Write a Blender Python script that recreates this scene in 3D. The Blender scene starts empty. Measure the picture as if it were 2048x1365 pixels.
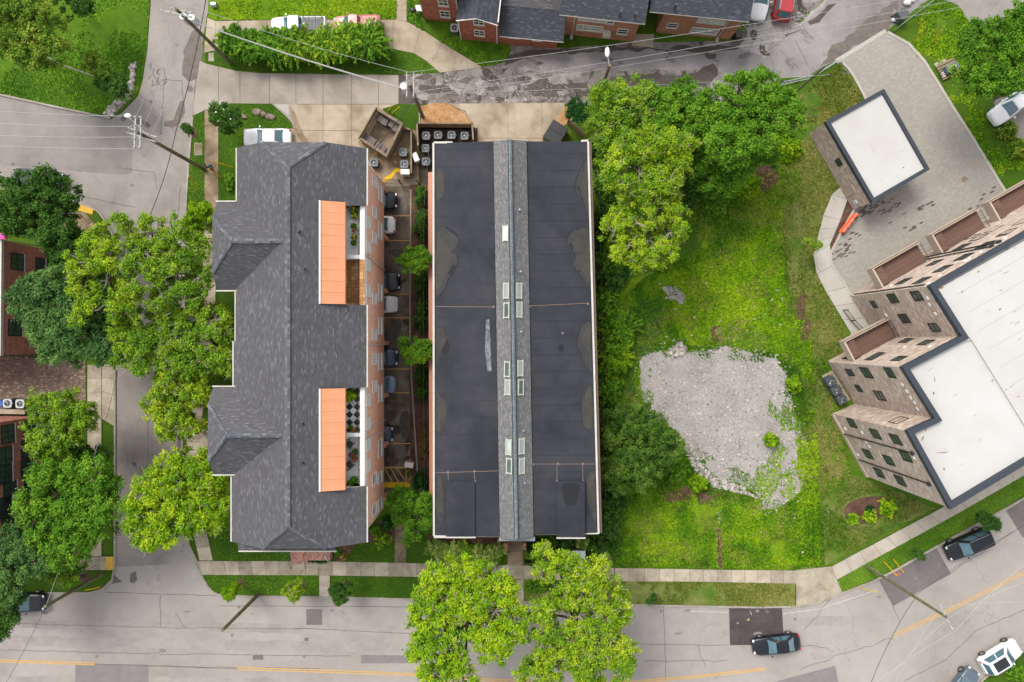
import bpy, math, random
import numpy as np
from mathutils import Vector, Matrix, noise
C = bpy.context.scene.collection
R = math.radians
CH = 68.25          # drone height above the street, metres
F = 1365.0
# ---------------------------------------------------------------- camera
cam = bpy.data.cameras.new('camera'); camo = bpy.data.objects.new('camera', cam); C.objects.link(camo)
camo.location = (0, 0, CH); camo.rotation_euler = (0, 0, 0)
cam.sensor_width = 36; cam.lens = 36 * F / 2048; cam.clip_end = 2000; cam.clip_start = 0.5
bpy.context.scene.camera = camo
# ---------------------------------------------------------------- light: bright overcast
SUN_EL, SUN_AZ = 52, 38       # azimuth west of the picture's top
w = bpy.data.worlds.new("World"); bpy.context.scene.world = w; w.use_nodes = True
nt = w.node_tree; bg = nt.nodes['Background']
sky = nt.nodes.new('ShaderNodeTexSky'); sky.sky_type = 'NISHITA'; sky.sun_disc = False
sky.sun_elevation = R(SUN_EL); sky.sun_rotation = R(-SUN_AZ); sky.air_density = 1.0; sky.dust_density = 2.0; sky.ozone_density = 1.0
hs = nt.nodes.new('ShaderNodeHueSaturation'); hs.inputs['Saturation'].default_value = 0.2
nt.links.new(sky.outputs[0], hs.inputs['Color']); nt.links.new(hs.outputs[0], bg.inputs[0]); bg.inputs[1].default_value = 0.15
sl = bpy.data.lights.new('sun', 'SUN'); sl.energy = 1.3; sl.angle = R(24); sl.color = (1, .92, .81)
so = bpy.data.objects.new('sun', sl); C.objects.link(so)
sd = Vector((-math.sin(R(SUN_AZ)) * math.cos(R(SUN_EL)), math.cos(R(SUN_AZ)) * math.cos(R(SUN_EL)), math.sin(R(SUN_EL))))
so.rotation_euler = sd.to_track_quat('Z', 'Y').to_euler(); so.location = (0, 0, 90)
vs = bpy.context.scene.view_settings
vs.view_transform = 'Standard'; vs.look = 'None'; vs.exposure = 1.22; vs.gamma = 1; vs.use_curve_mapping = False
bpy.context.scene.cycles.max_bounces = 5
bpy.context.scene.cycles.diffuse_bounces = 3
bpy.context.scene.cycles.transparent_max_bounces = 4

def P(px, py, z=0.0):
    """ground survey: photo pixel -> world point at height z"""
    k = (CH - z) / F
    return Vector(((px - 1024) * k, (682.5 - py) * k, z))

# ---------------------------------------------------------------- materials
class N:
    def __init__(s, m): s.t = m.node_tree; s.n = s.t.nodes; s.l = s.t.links
    def __call__(s, typ, ins=None, **kw):
        nd = s.n.new('ShaderNode' + typ)
        for k, v in kw.items(): setattr(nd, k, v)
        for k, v in (ins or {}).items():
            if hasattr(v, 'is_linked') or isinstance(v, bpy.types.NodeSocket): s.l.new(v, nd.inputs[k])
            else: nd.inputs[k].default_value = v
        return nd
    def ramp(s, fac, stops):
        r = s('ValToRGB', {0: fac}); e = r.color_ramp.elements
        while len(e) < len(stops): e.new(0.5)
        for i, (p, c) in enumerate(stops): e[i].position = p; e[i].color = (*c, 1)
        return r.outputs[0]
    def mix(s, f, a, b, mode='MIX'):
        m = s('MixRGB', {0: f, 1: a, 2: b}, blend_type=mode); return m.outputs[0]
    def math(s, op, a, b=0.0):
        return s('Math', {0: a, 1: b}, operation=op).outputs[0]
def newmat(name):
    m = bpy.data.materials.new(name); m.use_nodes = True
    n = N(m); b = n.n['Principled BSDF']
    return m, n, b
def c4(c): return (*c, 1)
def noisemat(name, cols, s1=0.4, s2=6, s3=30, rough=0.9, fine=0.25, med=0.3, bump=0.3, bd=0.02, tint=0.0, spec=0.1, dist=0.3, cracks=None, blot=None):
    """cols: 2-4 colours along a large noise; medium and fine noises vary the brightness"""
    m, n, b = newmat(name)
    tc = n('TexCoord').outputs['Object']
    n1 = n('TexNoise', {'Vector': tc, 'Scale': s1, 'Detail': 7, 'Roughness': .62, 'Distortion': dist}).outputs[0]
    k = len(cols); lo, hi = .33, .67
    col = n.ramp(n1, [(lo + (hi - lo) * i / (k - 1), cols[i]) for i in range(k)])
    n2 = n('TexNoise', {'Vector': tc, 'Scale': s2, 'Detail': 5, 'Roughness': .6}).outputs[0]
    n3 = n('TexNoise', {'Vector': tc, 'Scale': s3, 'Detail': 3, 'Roughness': .7}).outputs[0]
    v = n.math('ADD', n.math('MULTIPLY', n.math('SUBTRACT', n2, .5), med * 2.6), n.math('MULTIPLY', n.math('SUBTRACT', n3, .5), fine * 2.6))
    v = n.math('ADD', v, 1.0)
    if tint:
        a = n('Attribute', attribute_name='tint').outputs['Fac']
        v = n.math('ADD', v, n.math('MULTIPLY', n.math('SUBTRACT', a, .5), tint))
    col = n.mix(1, col, n('CombineXYZ', {0: v, 1: v, 2: v}).outputs[0], 'MULTIPLY')
    if blot:     # (colour, scale, threshold, amount)
        bc, bs, bt, ba = blot
        nb = n('TexNoise', {'Vector': tc, 'Scale': bs, 'Detail': 9, 'Roughness': .65, 'Distortion': .8, }).outputs[0]
        f = n('MapRange', {0: nb, 1: bt, 2: bt + .06, 3: 0.0, 4: ba}).outputs[0]
        col = n.mix(f, col, c4(bc))
    if cracks:   # (scale, width, amount)
        cs, cw, ca = cracks
        wv = n('TexNoise', {'Vector': tc, 'Scale': .9, 'Detail': 5}).outputs['Color']
        vv = n.mix(.16, tc, wv, 'LINEAR_LIGHT') if False else n('VectorMath', {0: tc, 1: n('VectorMath', {0: wv, 3: 1.6}, operation='SCALE').outputs[0]}, operation='ADD').outputs[0]
        vo = n('TexVoronoi', {'Vector': vv, 'Scale': cs}, feature='DISTANCE_TO_EDGE').outputs[0]
        msk = n('TexNoise', {'Vector': tc, 'Scale': .12, 'Detail': 4}).outputs[0]
        f = n.math('MULTIPLY', n('MapRange', {0: vo, 1: 0.0, 2: cw, 3: ca, 4: 0.0}).outputs[0], n('MapRange', {0: msk, 1: .46, 2: .56, 3: 0.0, 4: 1.0}).outputs[0])
        col = n.mix(f, col, c4((.045, .04, .038)))
    n.l.new(col, b.inputs['Base Color']); b.inputs['Roughness'].default_value = rough
    b.inputs['Specular IOR Level'].default_value = spec
    if bump:
        bp = n('Bump', {'Strength': bump, 'Distance': bd, 'Height': n3}); n.l.new(bp.outputs[0], b.inputs['Normal'])
    return m
def plain(name, c, rough=.5, metal=0, spec=.5, var=.12, s=4, coat=0):
    m, n, b = newmat(name)
    tc = n('TexCoord').outputs['Object']
    n1 = n('TexNoise', {'Vector': tc, 'Scale': s, 'Detail': 5, 'Roughness': .6}).outputs[0]
    v = n.math('ADD', n.math('MULTIPLY', n.math('SUBTRACT', n1, .5), var * 2.5), 1.0)
    col = n.mix(1, c4(c), n('CombineXYZ', {0: v, 1: v, 2: v}).outputs[0], 'MULTIPLY')
    n.l.new(col, b.inputs['Base Color']); b.inputs['Roughness'].default_value = rough
    b.inputs['Metallic'].default_value = metal; b.inputs['Specular IOR Level'].default_value = spec
    if coat: b.inputs['Coat Weight'].default_value = coat; b.inputs['Coat Roughness'].default_value = .05
    return m
def brickmat(name, c1, c2, mortar, bw, bh, ms=.012, c3=None, c3t=.68, rough=.85, bias=0.0, var=.25, bump=.3, s1=.35, offset=.5, wear=None, spec=.2):
    m, n, b = newmat(name)
    uv = n('UVMap').outputs[0]
    def br(a, c, sd):
        vec = n('VectorMath', {0: uv, 1: (sd * bw * 37, sd * bh * 52, 0)}, operation='ADD').outputs[0]
        t = n('TexBrick', {'Vector': vec, 'Color1': c4(a), 'Color2': c4(c), 'Mortar': c4(mortar), 'Scale': 1.0, 'Mortar Size': ms, 'Mortar Smooth': .1, 'Bias': bias, 'Brick Width': bw, 'Row Height': bh})
        t.offset = offset; return t
    t = br(c1, c2, 0); col = t.outputs[0]
    if c3:
        t2 = br((0, 0, 0), (1, 1, 1), 2)
        f = n('MapRange', {0: n('RGBToBW', {0: t2.outputs[0]}).outputs[0], 1: c3t, 2: c3t + .2, 3: 0.0, 4: 1.0}).outputs[0]
        f = n.math('MULTIPLY', f, n.math('SUBTRACT', 1.0, t.outputs[1]))
        col = n.mix(f, col, c4(c3))
    tc = n('TexCoord').outputs['Object']
    n1 = n('TexNoise', {'Vector': tc, 'Scale': s1, 'Detail': 8, 'Roughness': .65}).outputs[0]
    n2 = n('TexNoise', {'Vector': tc, 'Scale': 9, 'Detail': 4, 'Roughness': .7}).outputs[0]
    v = n.math('ADD', n.math('ADD', n.math('MULTIPLY', n.math('SUBTRACT', n1, .5), var * 2.6), n.math('MULTIPLY', n.math('SUBTRACT', n2, .5), var * 1.6)), 1.0)
    col = n.mix(1, col, n('CombineXYZ', {0: v, 1: v, 2: v}).outputs[0], 'MULTIPLY')
    if wear:
        nw = n('TexNoise', {'Vector': tc, 'Scale': wear[1], 'Detail': 8, 'Roughness': .7}).outputs[0]
        col = n.mix(n('MapRange', {0: nw, 1: wear[2], 2: wear[2] + .05, 3: 0.0, 4: wear[3]}).outputs[0], col, c4(wear[0]))
    n.l.new(col, b.inputs['Base Color']); b.inputs['Roughness'].default_value = rough
    b.inputs['Specular IOR Level'].default_value = spec
    if bump:
        bp = n('Bump', {'Strength': bump, 'Distance': .02, 'Height': n.math('SUBTRACT', 1.0, t.outputs[1])}); n.l.new(bp.outputs[0], b.inputs['Normal'])
    return m
def leafmat(name, cols, trans=.14, var=.32, ns=.6):
    """cols 3 colours over the clump tint"""
    m, n, b = newmat(name)
    a = n('Attribute', attribute_name='tint').outputs['Fac']
    tc = n('TexCoord').outputs['Object']
    n1 = n('TexNoise', {'Vector': tc, 'Scale': ns, 'Detail': 3}).outputs[0]
    f = n.math('ADD', a, n.math('MULTIPLY', n.math('SUBTRACT', n1, .5), 1.2))
    col = n.ramp(f, [(.1 + .8 * i / (len(cols) - 1), c) for i, c in enumerate(cols)])
    n2 = n('TexNoise', {'Vector': tc, 'Scale': 14, 'Detail': 2}).outputs[0]
    v = n.math('ADD', n.math('MULTIPLY', n.math('SUBTRACT', n2, .5), var * 3), 1.0)
    col = n.mix(1, col, n('CombineXYZ', {0: v, 1: v, 2: v}).outputs[0], 'MULTIPLY')
    n.l.new(col, b.inputs['Base Color']); b.inputs['Roughness'].default_value = .7; b.inputs['Specular IOR Level'].default_value = .08
    tr = n('BsdfTranslucent', {0: n.mix(1, col, (1.25, 1.15, .5, 1), 'MULTIPLY')})
    mx = n('MixShader', {0: trans, 1: b.outputs[0], 2: tr.outputs[0]})
    n.l.new(mx.outputs[0], n.n['Material Output'].inputs[0])
    return m
def checkmat(name, a, c, size):
    m, n, b = newmat(name)
    mp = n('Mapping', {'Vector': n('TexCoord').outputs['Object'], 'Rotation': (0, 0, R(45))})
    t = n('TexChecker', {'Vector': mp.outputs[0], 'Color1': c4(a), 'Color2': c4(c), 'Scale': 1 / size})
    n.l.new(t.outputs[0], b.inputs['Base Color']); b.inputs['Roughness'].default_value = .5; return m

M = {}
M['asphalt'] = noisemat('asphalt', [(.222, .2, .182), (.258, .235, .216), (.285, .262, .243)], s1=.11, s2=1.1, s3=28, med=.10, fine=.13, bump=.25, bd=.01, cracks=(.16, .004, .45))
M['asphalt_worn'] = noisemat('asphalt_worn', [(.212, .192, .176), (.248, .226, .208), (.272, .25, .232)], s1=.3, s2=1.6, s3=28, med=.14, fine=.15, bump=.25, bd=.01)
M['asphalt_side'] = noisemat('asphalt_side', [(.185, .167, .152), (.24, .218, .2), (.27, .248, .228)], s1=.16, s2=1.2, s3=28, med=.13, fine=.14, bump=.25, bd=.01, cracks=(.3, .007, .55))
M['asphalt_lot'] = noisemat('asphalt_lot', [(.16, .146, .134), (.205, .189, .175), (.235, .217, .203)], s1=.13, s2=1.2, s3=26, med=.13, fine=.14, bump=.25, bd=.01, cracks=(.12, .004, .4))
M['alley'] = noisemat('alley', [(.1, .085, .077), (.185, .165, .155), (.26, .24, .228)], s1=.45, s2=2.2, s3=22, med=.3, fine=.18, bump=.5, bd=.02, cracks=(.6, .03, .9), blot=((.045, .037, .032), .5, .55, .9))
M['alley_new'] = noisemat('alley_new', [(.15, .137, .135), (.205, .19, .188), (.25, .233, .232)], s1=.18, s2=1, s3=26, med=.14, fine=.13, bump=.25, bd=.01, blot=((.07, .06, .055), .3, .57, .6))
M['patch'] = noisemat('patch', [(.115, .1, .1), (.14, .125, .124)], s1=.5, s2=2, s3=26, med=.13, fine=.14)
M['patch_dark'] = noisemat('patch_dark', [(.05, .04, .04), (.072, .06, .06)], s1=.5, s2=2, s3=26, med=.2, fine=.2)
M['patch_mid'] = noisemat('patch_mid', [(.15, .138, .136), (.178, .165, .163)], s1=.5, s2=2, s3=26, med=.1, fine=.12)
M['wet'] = noisemat('wet', [(.055, .047, .04), (.085, .073, .063)], s1=1.2, s2=3, s3=20, med=.2, fine=.15, rough=.5)
M['stain'] = noisemat('stain', [(.1, .085, .075), (.14, .12, .105)], s1=1.2, s2=3, s3=20, med=.2, fine=.15, rough=.6)
M['tar'] = noisemat('tar', [(.05, .044, .042), (.13, .12, .115)], s1=1.2, s2=5, s3=20, med=.3, fine=.3)
M['tar_dark'] = plain('tar_dark', (.05, .042, .04), .7)
M['lotfloor'] = noisemat('lotfloor', [(.06, .046, .032), (.125, .1, .074), (.2, .17, .13)], s1=.28, s2=1.5, s3=20, med=.3, fine=.2, rough=.75, blot=((.022, .017, .013), .25, .56, .8))
M['conc'] = noisemat('conc', [(.27, .235, .19), (.33, .295, .245), (.37, .335, .285)], s1=.3, s2=2, s3=24, med=.1, fine=.1, bump=.15, tint=.3)
M['conc_old'] = noisemat('conc_old', [(.2, .17, .125), (.28, .243, .185), (.34, .3, .235)], s1=.7, s2=3, s3=24, med=.18, fine=.14, bump=.15, tint=.5)
M['conc_alley'] = noisemat('conc_alley', [(.21, .185, .155), (.27, .24, .205), (.31, .28, .245)], s1=.22, s2=1.2, s3=24, med=.13, fine=.1, tint=.14)
M['conc_pad'] = noisemat('conc_pad', [(.2, .16, .11), (.3, .25, .185), (.36, .31, .24)], s1=.35, s2=1.4, s3=24, med=.14, fine=.1, tint=.16, blot=((.13, .1, .065), .22, .6, .6))
M['conc_new'] = noisemat('conc_new', [(.32, .3, .265), (.36, .34, .305)], s1=.5, s2=2, s3=24, med=.05, fine=.06, tint=.1)
M['conc_brown'] = noisemat('conc_brown', [(.11, .08, .05), (.2, .15, .1), (.27, .21, .145)], s1=.5, s2=2, s3=24, med=.2, fine=.12)
M['kerb'] = noisemat('kerb', [(.2, .18, .15), (.3, .275, .235)], s1=.6, s2=3, s3=20, med=.16, fine=.12)
M['joint'] = plain('joint', (.07, .058, .045), .9)
M['ground'] = noisemat('ground', [(.034, .08, .006), (.055, .112, .008), (.09, .145, .014)], s1=.16, s2=1.6, s3=13, med=.32, fine=.45, bump=.9, bd=.06)
M['lawn'] = noisemat('lawn', [(.025, .06, .005), (.037, .082, .006), (.052, .1, .007)], s1=.25, s2=2.2, s3=15, med=.22, fine=.38, bump=.8, bd=.05)
M['lawn_bright'] = noisemat('lawn_bright', [(.055, .115, .006), (.085, .16, .006), (.115, .185, .008)], s1=.22, s2=1.8, s3=14, med=.25, fine=.38, bump=.8, bd=.05)
M['lawn_top'] = noisemat('lawn_top', [(.034, .075, .006), (.055, .115, .006), (.09, .155, .008)], s1=.13, s2=1.6, s3=14, med=.3, fine=.4, bump=.8, bd=.05)
M['field'] = noisemat('field', [(.05, .11, .005), (.085, .165, .005), (.13, .21, .007), (.11, .17, .012)], s1=.2, s2=2.4, s3=14, med=.28, fine=.6, bump=1, bd=.08, blot=((.14, .1, .055), .35, .6, .8))
M['dry'] = noisemat('dry', [(.05, .105, .012), (.085, .13, .02), (.14, .15, .045), (.075, .12, .015)], s1=.28, s2=1.8, s3=13, med=.3, fine=.42, bump=.9, bd=.06, blot=((.2, .16, .085), .55, .64, .55))
M['gravel'] = noisemat('gravel', [(.235, .222, .208), (.285, .27, .255), (.325, .31, .295)], s1=.4, s2=7, s3=26, med=.35, fine=.7, bump=1, bd=.05)
M['stone'] = noisemat('stone', [(.25, .22, .2), (.37, .34, .315)], s1=3, s2=6, s3=20, med=.25, fine=.1, tint=.9)
M['rock'] = noisemat('rock', [(.16, .12, .1), (.28, .22, .18)], s1=2, s2=6, s3=20, med=.3, fine=.2, bump=.6)
M['mulch'] = noisemat('mulch', [(.065, .032, .022), (.1, .055, .04), (.14, .08, .06)], s1=1, s2=9, s3=30, med=.4, fine=.5, bump=1, bd=.05)
M['mulch_orange'] = noisemat('mulch_orange', [(.24, .12, .05), (.36, .2, .09), (.44, .28, .15)], s1=1, s2=8, s3=26, med=.4, fine=.5, bump=1, bd=.05)
M['soil'] = noisemat('soil', [(.03, .024, .018), (.07, .055, .04)], s1=1, s2=6, s3=20, med=.4, fine=.4, bump=1, bd=.05)
M['paver'] = brickmat('paver', (.235, .22, .197), (.265, .248, .222), (.19, .178, .16), .3, .16, .009, c3=(.285, .268, .225), var=.09, s1=.25, wear=((.18, .168, .15), .2, .6, .35))
M['herring'] = brickmat('herring', (.18, .1, .075), (.13, .095, .075), (.07, .052, .04), .3, .12, .01, c3=(.33, .27, .2), var=.35, s1=.5)
M['yellow'] = noisemat('yellow', [(.4, .24, .07), (.5, .31, .1)], s1=2, s2=6, s3=20, med=.12, fine=.15, rough=.7)
M['yellow_bright'] = noisemat('yellow_bright', [(.5, .3, .01), (.56, .36, .012)], s1=2, s2=6, s3=20, med=.1, fine=.1, rough=.6)
M['tactile'] = noisemat('tactile', [(.47, .27, .04), (.54, .34, .06)], s1=2, s2=8, s3=20, med=.12, fine=.15, rough=.7)
M['white_mark'] = noisemat('white_mark', [(.3, .28, .27), (.5, .48, .46)], s1=3, s2=6, s3=20, med=.2, fine=.3)
M['shingle'] = brickmat('shingle', (.064, .063, .068), (.085, .083, .089), (.048, .047, .05), .34, .13, .008, c3=(.125, .122, .132), c3t=.8, var=.13, s1=.2, spec=.1)
M['shingle_w'] = M['shingle']
M['shingle_mid'] = brickmat('shingle_mid', (.105, .105, .107), (.14, .138, .14), (.08, .08, .08), .24, .11, .008, c3=(.18, .178, .176), var=.12, s1=.3, spec=.1)
M['shingle_n'] = brickmat('shingle_n', (.038, .043, .053), (.052, .056, .069), (.026, .029, .036), .34, .14, .009, c3=(.08, .084, .098), c3t=.78, var=.15, s1=.3, spec=.15)
M['cap'] = brickmat('cap', (.062, .066, .074), (.09, .096, .106), (.045, .048, .054), .3, 2, .012, var=.2, c3=(.12, .128, .14))
M['cap_mid'] = brickmat('cap_mid', (.09, .11, .125), (.14, .165, .18), (.05, .06, .07), .3, 2, .012, var=.15)
M['membrane'] = noisemat('membrane', [(.0195, .021, .027), (.028, .03, .037), (.038, .039, .045)], s1=.22, s2=1.1, s3=25, med=.16, fine=.14, rough=.8, spec=.15)
M['membrane_dirt'] = noisemat('membrane_dirt', [(.03, .03, .031), (.042, .041, .039)], s1=.5, s2=1.4, s3=20, med=.16, fine=.12, rough=.7, spec=.15)
M['membrane_dirt2'] = noisemat('membrane_dirt2', [(.033, .032, .03), (.052, .047, .04)], s1=.6, s2=1.6, s3=20, med=.2, fine=.12, rough=.7, spec=.15)
M['membrane_dark'] = plain('membrane_dark', (.013, .014, .017), .7, var=.3, spec=.2)
M['copper'] = plain('copper', (.15, .1, .08), .6)
M['chalk'] = noisemat('chalk', [(.06, .067, .078), (.2, .215, .235)], s1=3, s2=8, s3=20, med=.4, fine=.3)
M['salmon'] = brickmat('salmon', (.56, .28, .18), (.66, .36, .24), (.68, .54, .43), .25, .085, .009, c3=(.4, .18, .12), var=.1, s1=.3)
M['redbrick'] = brickmat('redbrick', (.3, .085, .06), (.38, .125, .09), (.42, .28, .23), .25, .085, .009, c3=(.13, .045, .035), var=.15, s1=.4)
M['nbrick'] = brickmat('nbrick', (.26, .075, .042), (.34, .115, .068), (.3, .17, .12), .25, .085, .009, c3=(.14, .04, .03), var=.15, s1=.4)
M['nbrick2'] = brickmat('nbrick2', (.33, .14, .075), (.42, .19, .11), (.36, .23, .16), .25, .085, .009, c3=(.2, .08, .05), var=.15, s1=.4)
M['brownbrick'] = brickmat('brownbrick', (.3, .225, .185), (.4, .31, .26), (.44, .37, .315), .42, .1, .009, c3=(.58, .5, .44), var=.12, s1=.3)
M['brownbrick'].name = 'brown_brick'
M['stepbrick'] = brickmat('stepbrick', (.26, .1, .075), (.34, .15, .11), (.38, .3, .26), .25, .2, .014, c3=(.18, .08, .06), var=.2)
M['terra'] = plain('terra', (.36, .16, .1), .6, var=.1)
M['tiles'] = brickmat('tiles', (.4, .2, .075), (.3, .13, .045), (.12, .06, .03), .3, .3, .012, c3=(.5, .28, .12), var=.15, offset=0)
M['check'] = checkmat('check', (.62, .62, .62), (.02, .02, .022), .46)
M['whitetile'] = brickmat('whitetile', (.72, .73, .73), (.8, .8, .8), (.5, .5, .5), .6, .6, .012, var=.05, offset=0)
M['awning'] = noisemat('awning', [(.49, .215, .115), (.53, .24, .13)], s1=.5, s2=2, s3=20, med=.04, fine=.03, rough=.8, bump=0)
M['whiteseam'] = plain('whiteseam', (.32, .31, .29), .7)
M['awning_seam'] = plain('awning_seam', (.38, .15, .075), .8)
M['white'] = plain('white', (.62, .6, .56), .5, var=.1)
M['trim'] = plain('trim', (.4, .38, .34), .6, var=.25, s=1.5)
M['coping'] = plain('coping', (.032, .039, .05), .6, var=.1, spec=.25)
M['whiteroof'] = noisemat('whiteroof', [(.37, .358, .34), (.398, .392, .38), (.415, .41, .4)], s1=.16, s2=.9, s3=20, med=.035, fine=.03, rough=.7, bump=0, blot=((.31, .29, .25), .28, .6, .4))
M['whiteroof2'] = noisemat('whiteroof2', [(.345, .33, .305), (.378, .368, .35), (.4, .393, .38)], s1=.12, s2=.8, s3=20, med=.05, fine=.03, rough=.7, bump=0, blot=((.28, .25, .215), .25, .6, .5))
M['rust'] = noisemat('rust', [(.15, .085, .05), (.28, .2, .14)], s1=3, s2=6, s3=20, med=.3, fine=.3)
M['rustlight'] = noisemat('rustlight', [(.27, .225, .18), (.34, .3, .255)], s1=3, s2=6, s3=20, med=.2, fine=.2)
M['brown_gutter'] = plain('brown_gutter', (.09, .05, .04), .6)
M['deck'] = brickmat('deck', (.105, .06, .047), (.135, .08, .062), (.05, .03, .025), 6, .14, .012, var=.15)
M['beige'] = plain('beige', (.36, .29, .23), .7, var=.1)
M['glass'] = plain('glass', (.03, .05, .05), .08, spec=.8, var=.3, s=2)
M['glass_green'] = plain('glass_green', (.045, .07, .058), .1, spec=.6, var=.9, s=1.5)
M['glass_light'] = plain('glass_light', (.28, .33, .3), .15, spec=.8, var=.5, s=1.5)
M['curtain'] = plain('curtain', (.36, .36, .34), .3, spec=.6, var=.25, s=3)
M['skyglass'] = plain('skyglass', (.22, .22, .225), .2, spec=.7, var=.15)
M['skyframe'] = plain('skyframe', (.36, .385, .32), .4, var=.1)
M['armgrey'] = plain('armgrey', (.27, .27, .26), .6)
M['black'] = plain('black', (.012, .012, .014), .45)
M['blackmetal'] = plain('blackmetal', (.02, .02, .022), .4)
M['darkgrey'] = plain('darkgrey', (.06, .065, .07), .5)
M['grey'] = plain('grey', (.2, .21, .22), .5)
M['lightgrey'] = plain('lightgrey', (.42, .45, .46), .4)
M['acgrey'] = plain('acgrey', (.1, .115, .127), .6)
M['acdark'] = plain('acdark', (.05, .06, .065), .5)
M['steel'] = plain('steel', (.35, .36, .38), .35, metal=.6)
M['wood'] = noisemat('wood', [(.13, .1, .07), (.2, .16, .12)], s1=2, s2=6, s3=20, med=.25, fine=.2)
M['woodgrey'] = noisemat('woodgrey', [(.15, .115, .075), (.24, .19, .13)], s1=1.5, s2=6, s3=20, med=.25, fine=.2)
M['pole'] = noisemat('pole', [(.085, .09, .045), (.15, .145, .085)], s1=1.5, s2=6, s3=20, med=.25, fine=.2)
M['polebrown'] = noisemat('polebrown', [(.13, .095, .06), (.22, .165, .11)], s1=1.5, s2=6, s3=20, med=.25, fine=.2)
M['binbrown'] = plain('binbrown', (.1, .08, .075), .7, var=.3)
M['green'] = plain('green', (.01, .06, .04), .5)
M['orange'] = plain('orange', (.65, .1, .03), .5)
M['redclay'] = noisemat('redclay', [(.3, .1, .06), (.42, .17, .1)], s1=2, s2=6, s3=20, med=.25, fine=.2)
M['blue'] = plain('blue', (.02, .1, .4), .5)
M['pink'] = plain('pink', (.7, .03, .3), .5)
M['bark'] = noisemat('bark', [(.07, .055, .045), (.13, .11, .09)], s1=3, s2=8, s3=20, med=.3, fine=.3)
M['twig'] = noisemat('twig', [(.22, .19, .15), (.34, .3, .25)], s1=3, s2=8, s3=20, med=.2, fine=.2)
M['wire'] = plain('wire', (.33, .33, .33), .6)
M['wiredark'] = plain('wiredark', (.03, .03, .035), .5)
M['tyre'] = plain('tyre', (.015, .015, .016), .8)
M['rim'] = plain('rim', (.3, .31, .32), .3, metal=.8)
M['carglass'] = plain('carglass', (.05, .11, .14), .08, spec=.9, var=.5, s=2)
M['headlight'] = plain('headlight', (.5, .52, .54), .15)
M['taillight'] = plain('taillight', (.4, .015, .02), .25)
M['roofblack'] = plain('roofblack', (.008, .008, .01), .25, coat=.5)
for k, c in dict(c_slate=(.07, .095, .12), c_black=(.005, .007, .01), c_white=(.62, .63, .63), c_silver=(.5, .51, .52), c_blue=(.1, .16, .24), c_navy=(.02, .035, .055), c_red=(.3, .018, .025), c_pink=(.42, .15, .14)).items():
    M[k] = plain(k, c, .35, spec=.4, var=.08, coat=.12 if k in ('c_black', 'c_navy') else .35)
M['skin'] = plain('skin', (.35, .2, .14), .6); M['cyan'] = plain('cyan', (.02, .3, .42), .8); M['navy'] = plain('navy', (.015, .02, .035), .8); M['hair'] = plain('hair', (.02, .013, .01), .8)
M['flower'] = plain('flower', (.45, .06, .05), .7); M['flowery'] = plain('flowery', (.6, .4, .02), .7); M['flowerw'] = plain('flowerw', (.7, .66, .6), .7)
LF = {
 'Y': leafmat('leaf_yellow', [(.065, .145, .008), (.155, .275, .01), (.3, .375, .016)]),
 'Y2': leafmat('leaf_lime', [(.07, .165, .006), (.165, .305, .008), (.31, .4, .012)]),
 'YG': leafmat('leaf_fresh', [(.06, .145, .008), (.12, .23, .012), (.23, .33, .02)]),
 'G': leafmat('leaf_green', [(.038, .11, .007), (.075, .185, .011), (.14, .27, .018)]),
 'D': leafmat('leaf_dark', [(.022, .065, .01), (.04, .1, .014), (.07, .15, .02)]),
 'B': leafmat('leaf_blue', [(.03, .08, .02), (.06, .135, .032), (.11, .2, .045)]),
 'L': leafmat('leaf_pale', [(.1, .18, .03), (.19, .28, .06), (.3, .36, .08)]),
 'K': leafmat('leaf_deep', [(.008, .04, .01), (.014, .065, .012), (.03, .1, .018)]),
 'O': leafmat('leaf_olive', [(.05, .12, .01), (.1, .19, .016), (.2, .25, .03)]),
 'W': leafmat('leaf_weed', [(.06, .15, .004), (.125, .25, .005), (.22, .33, .008)]),
 'M': leafmat('leaf_mid', [(.028, .09, .004), (.065, .17, .005), (.14, .24, .01)]),
 'Q': leafmat('leaf_glossy', [(.022, .06, .008), (.055, .12, .014), (.12, .19, .03)]),
 'DR': leafmat('leaf_drying', [(.06, .1, .01), (.12, .145, .02), (.22, .2, .06)]),
 'R': leafmat('leaf_russet', [(.1, .1, .02), (.16, .1, .03), (.22, .1, .04)]),
}

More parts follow.
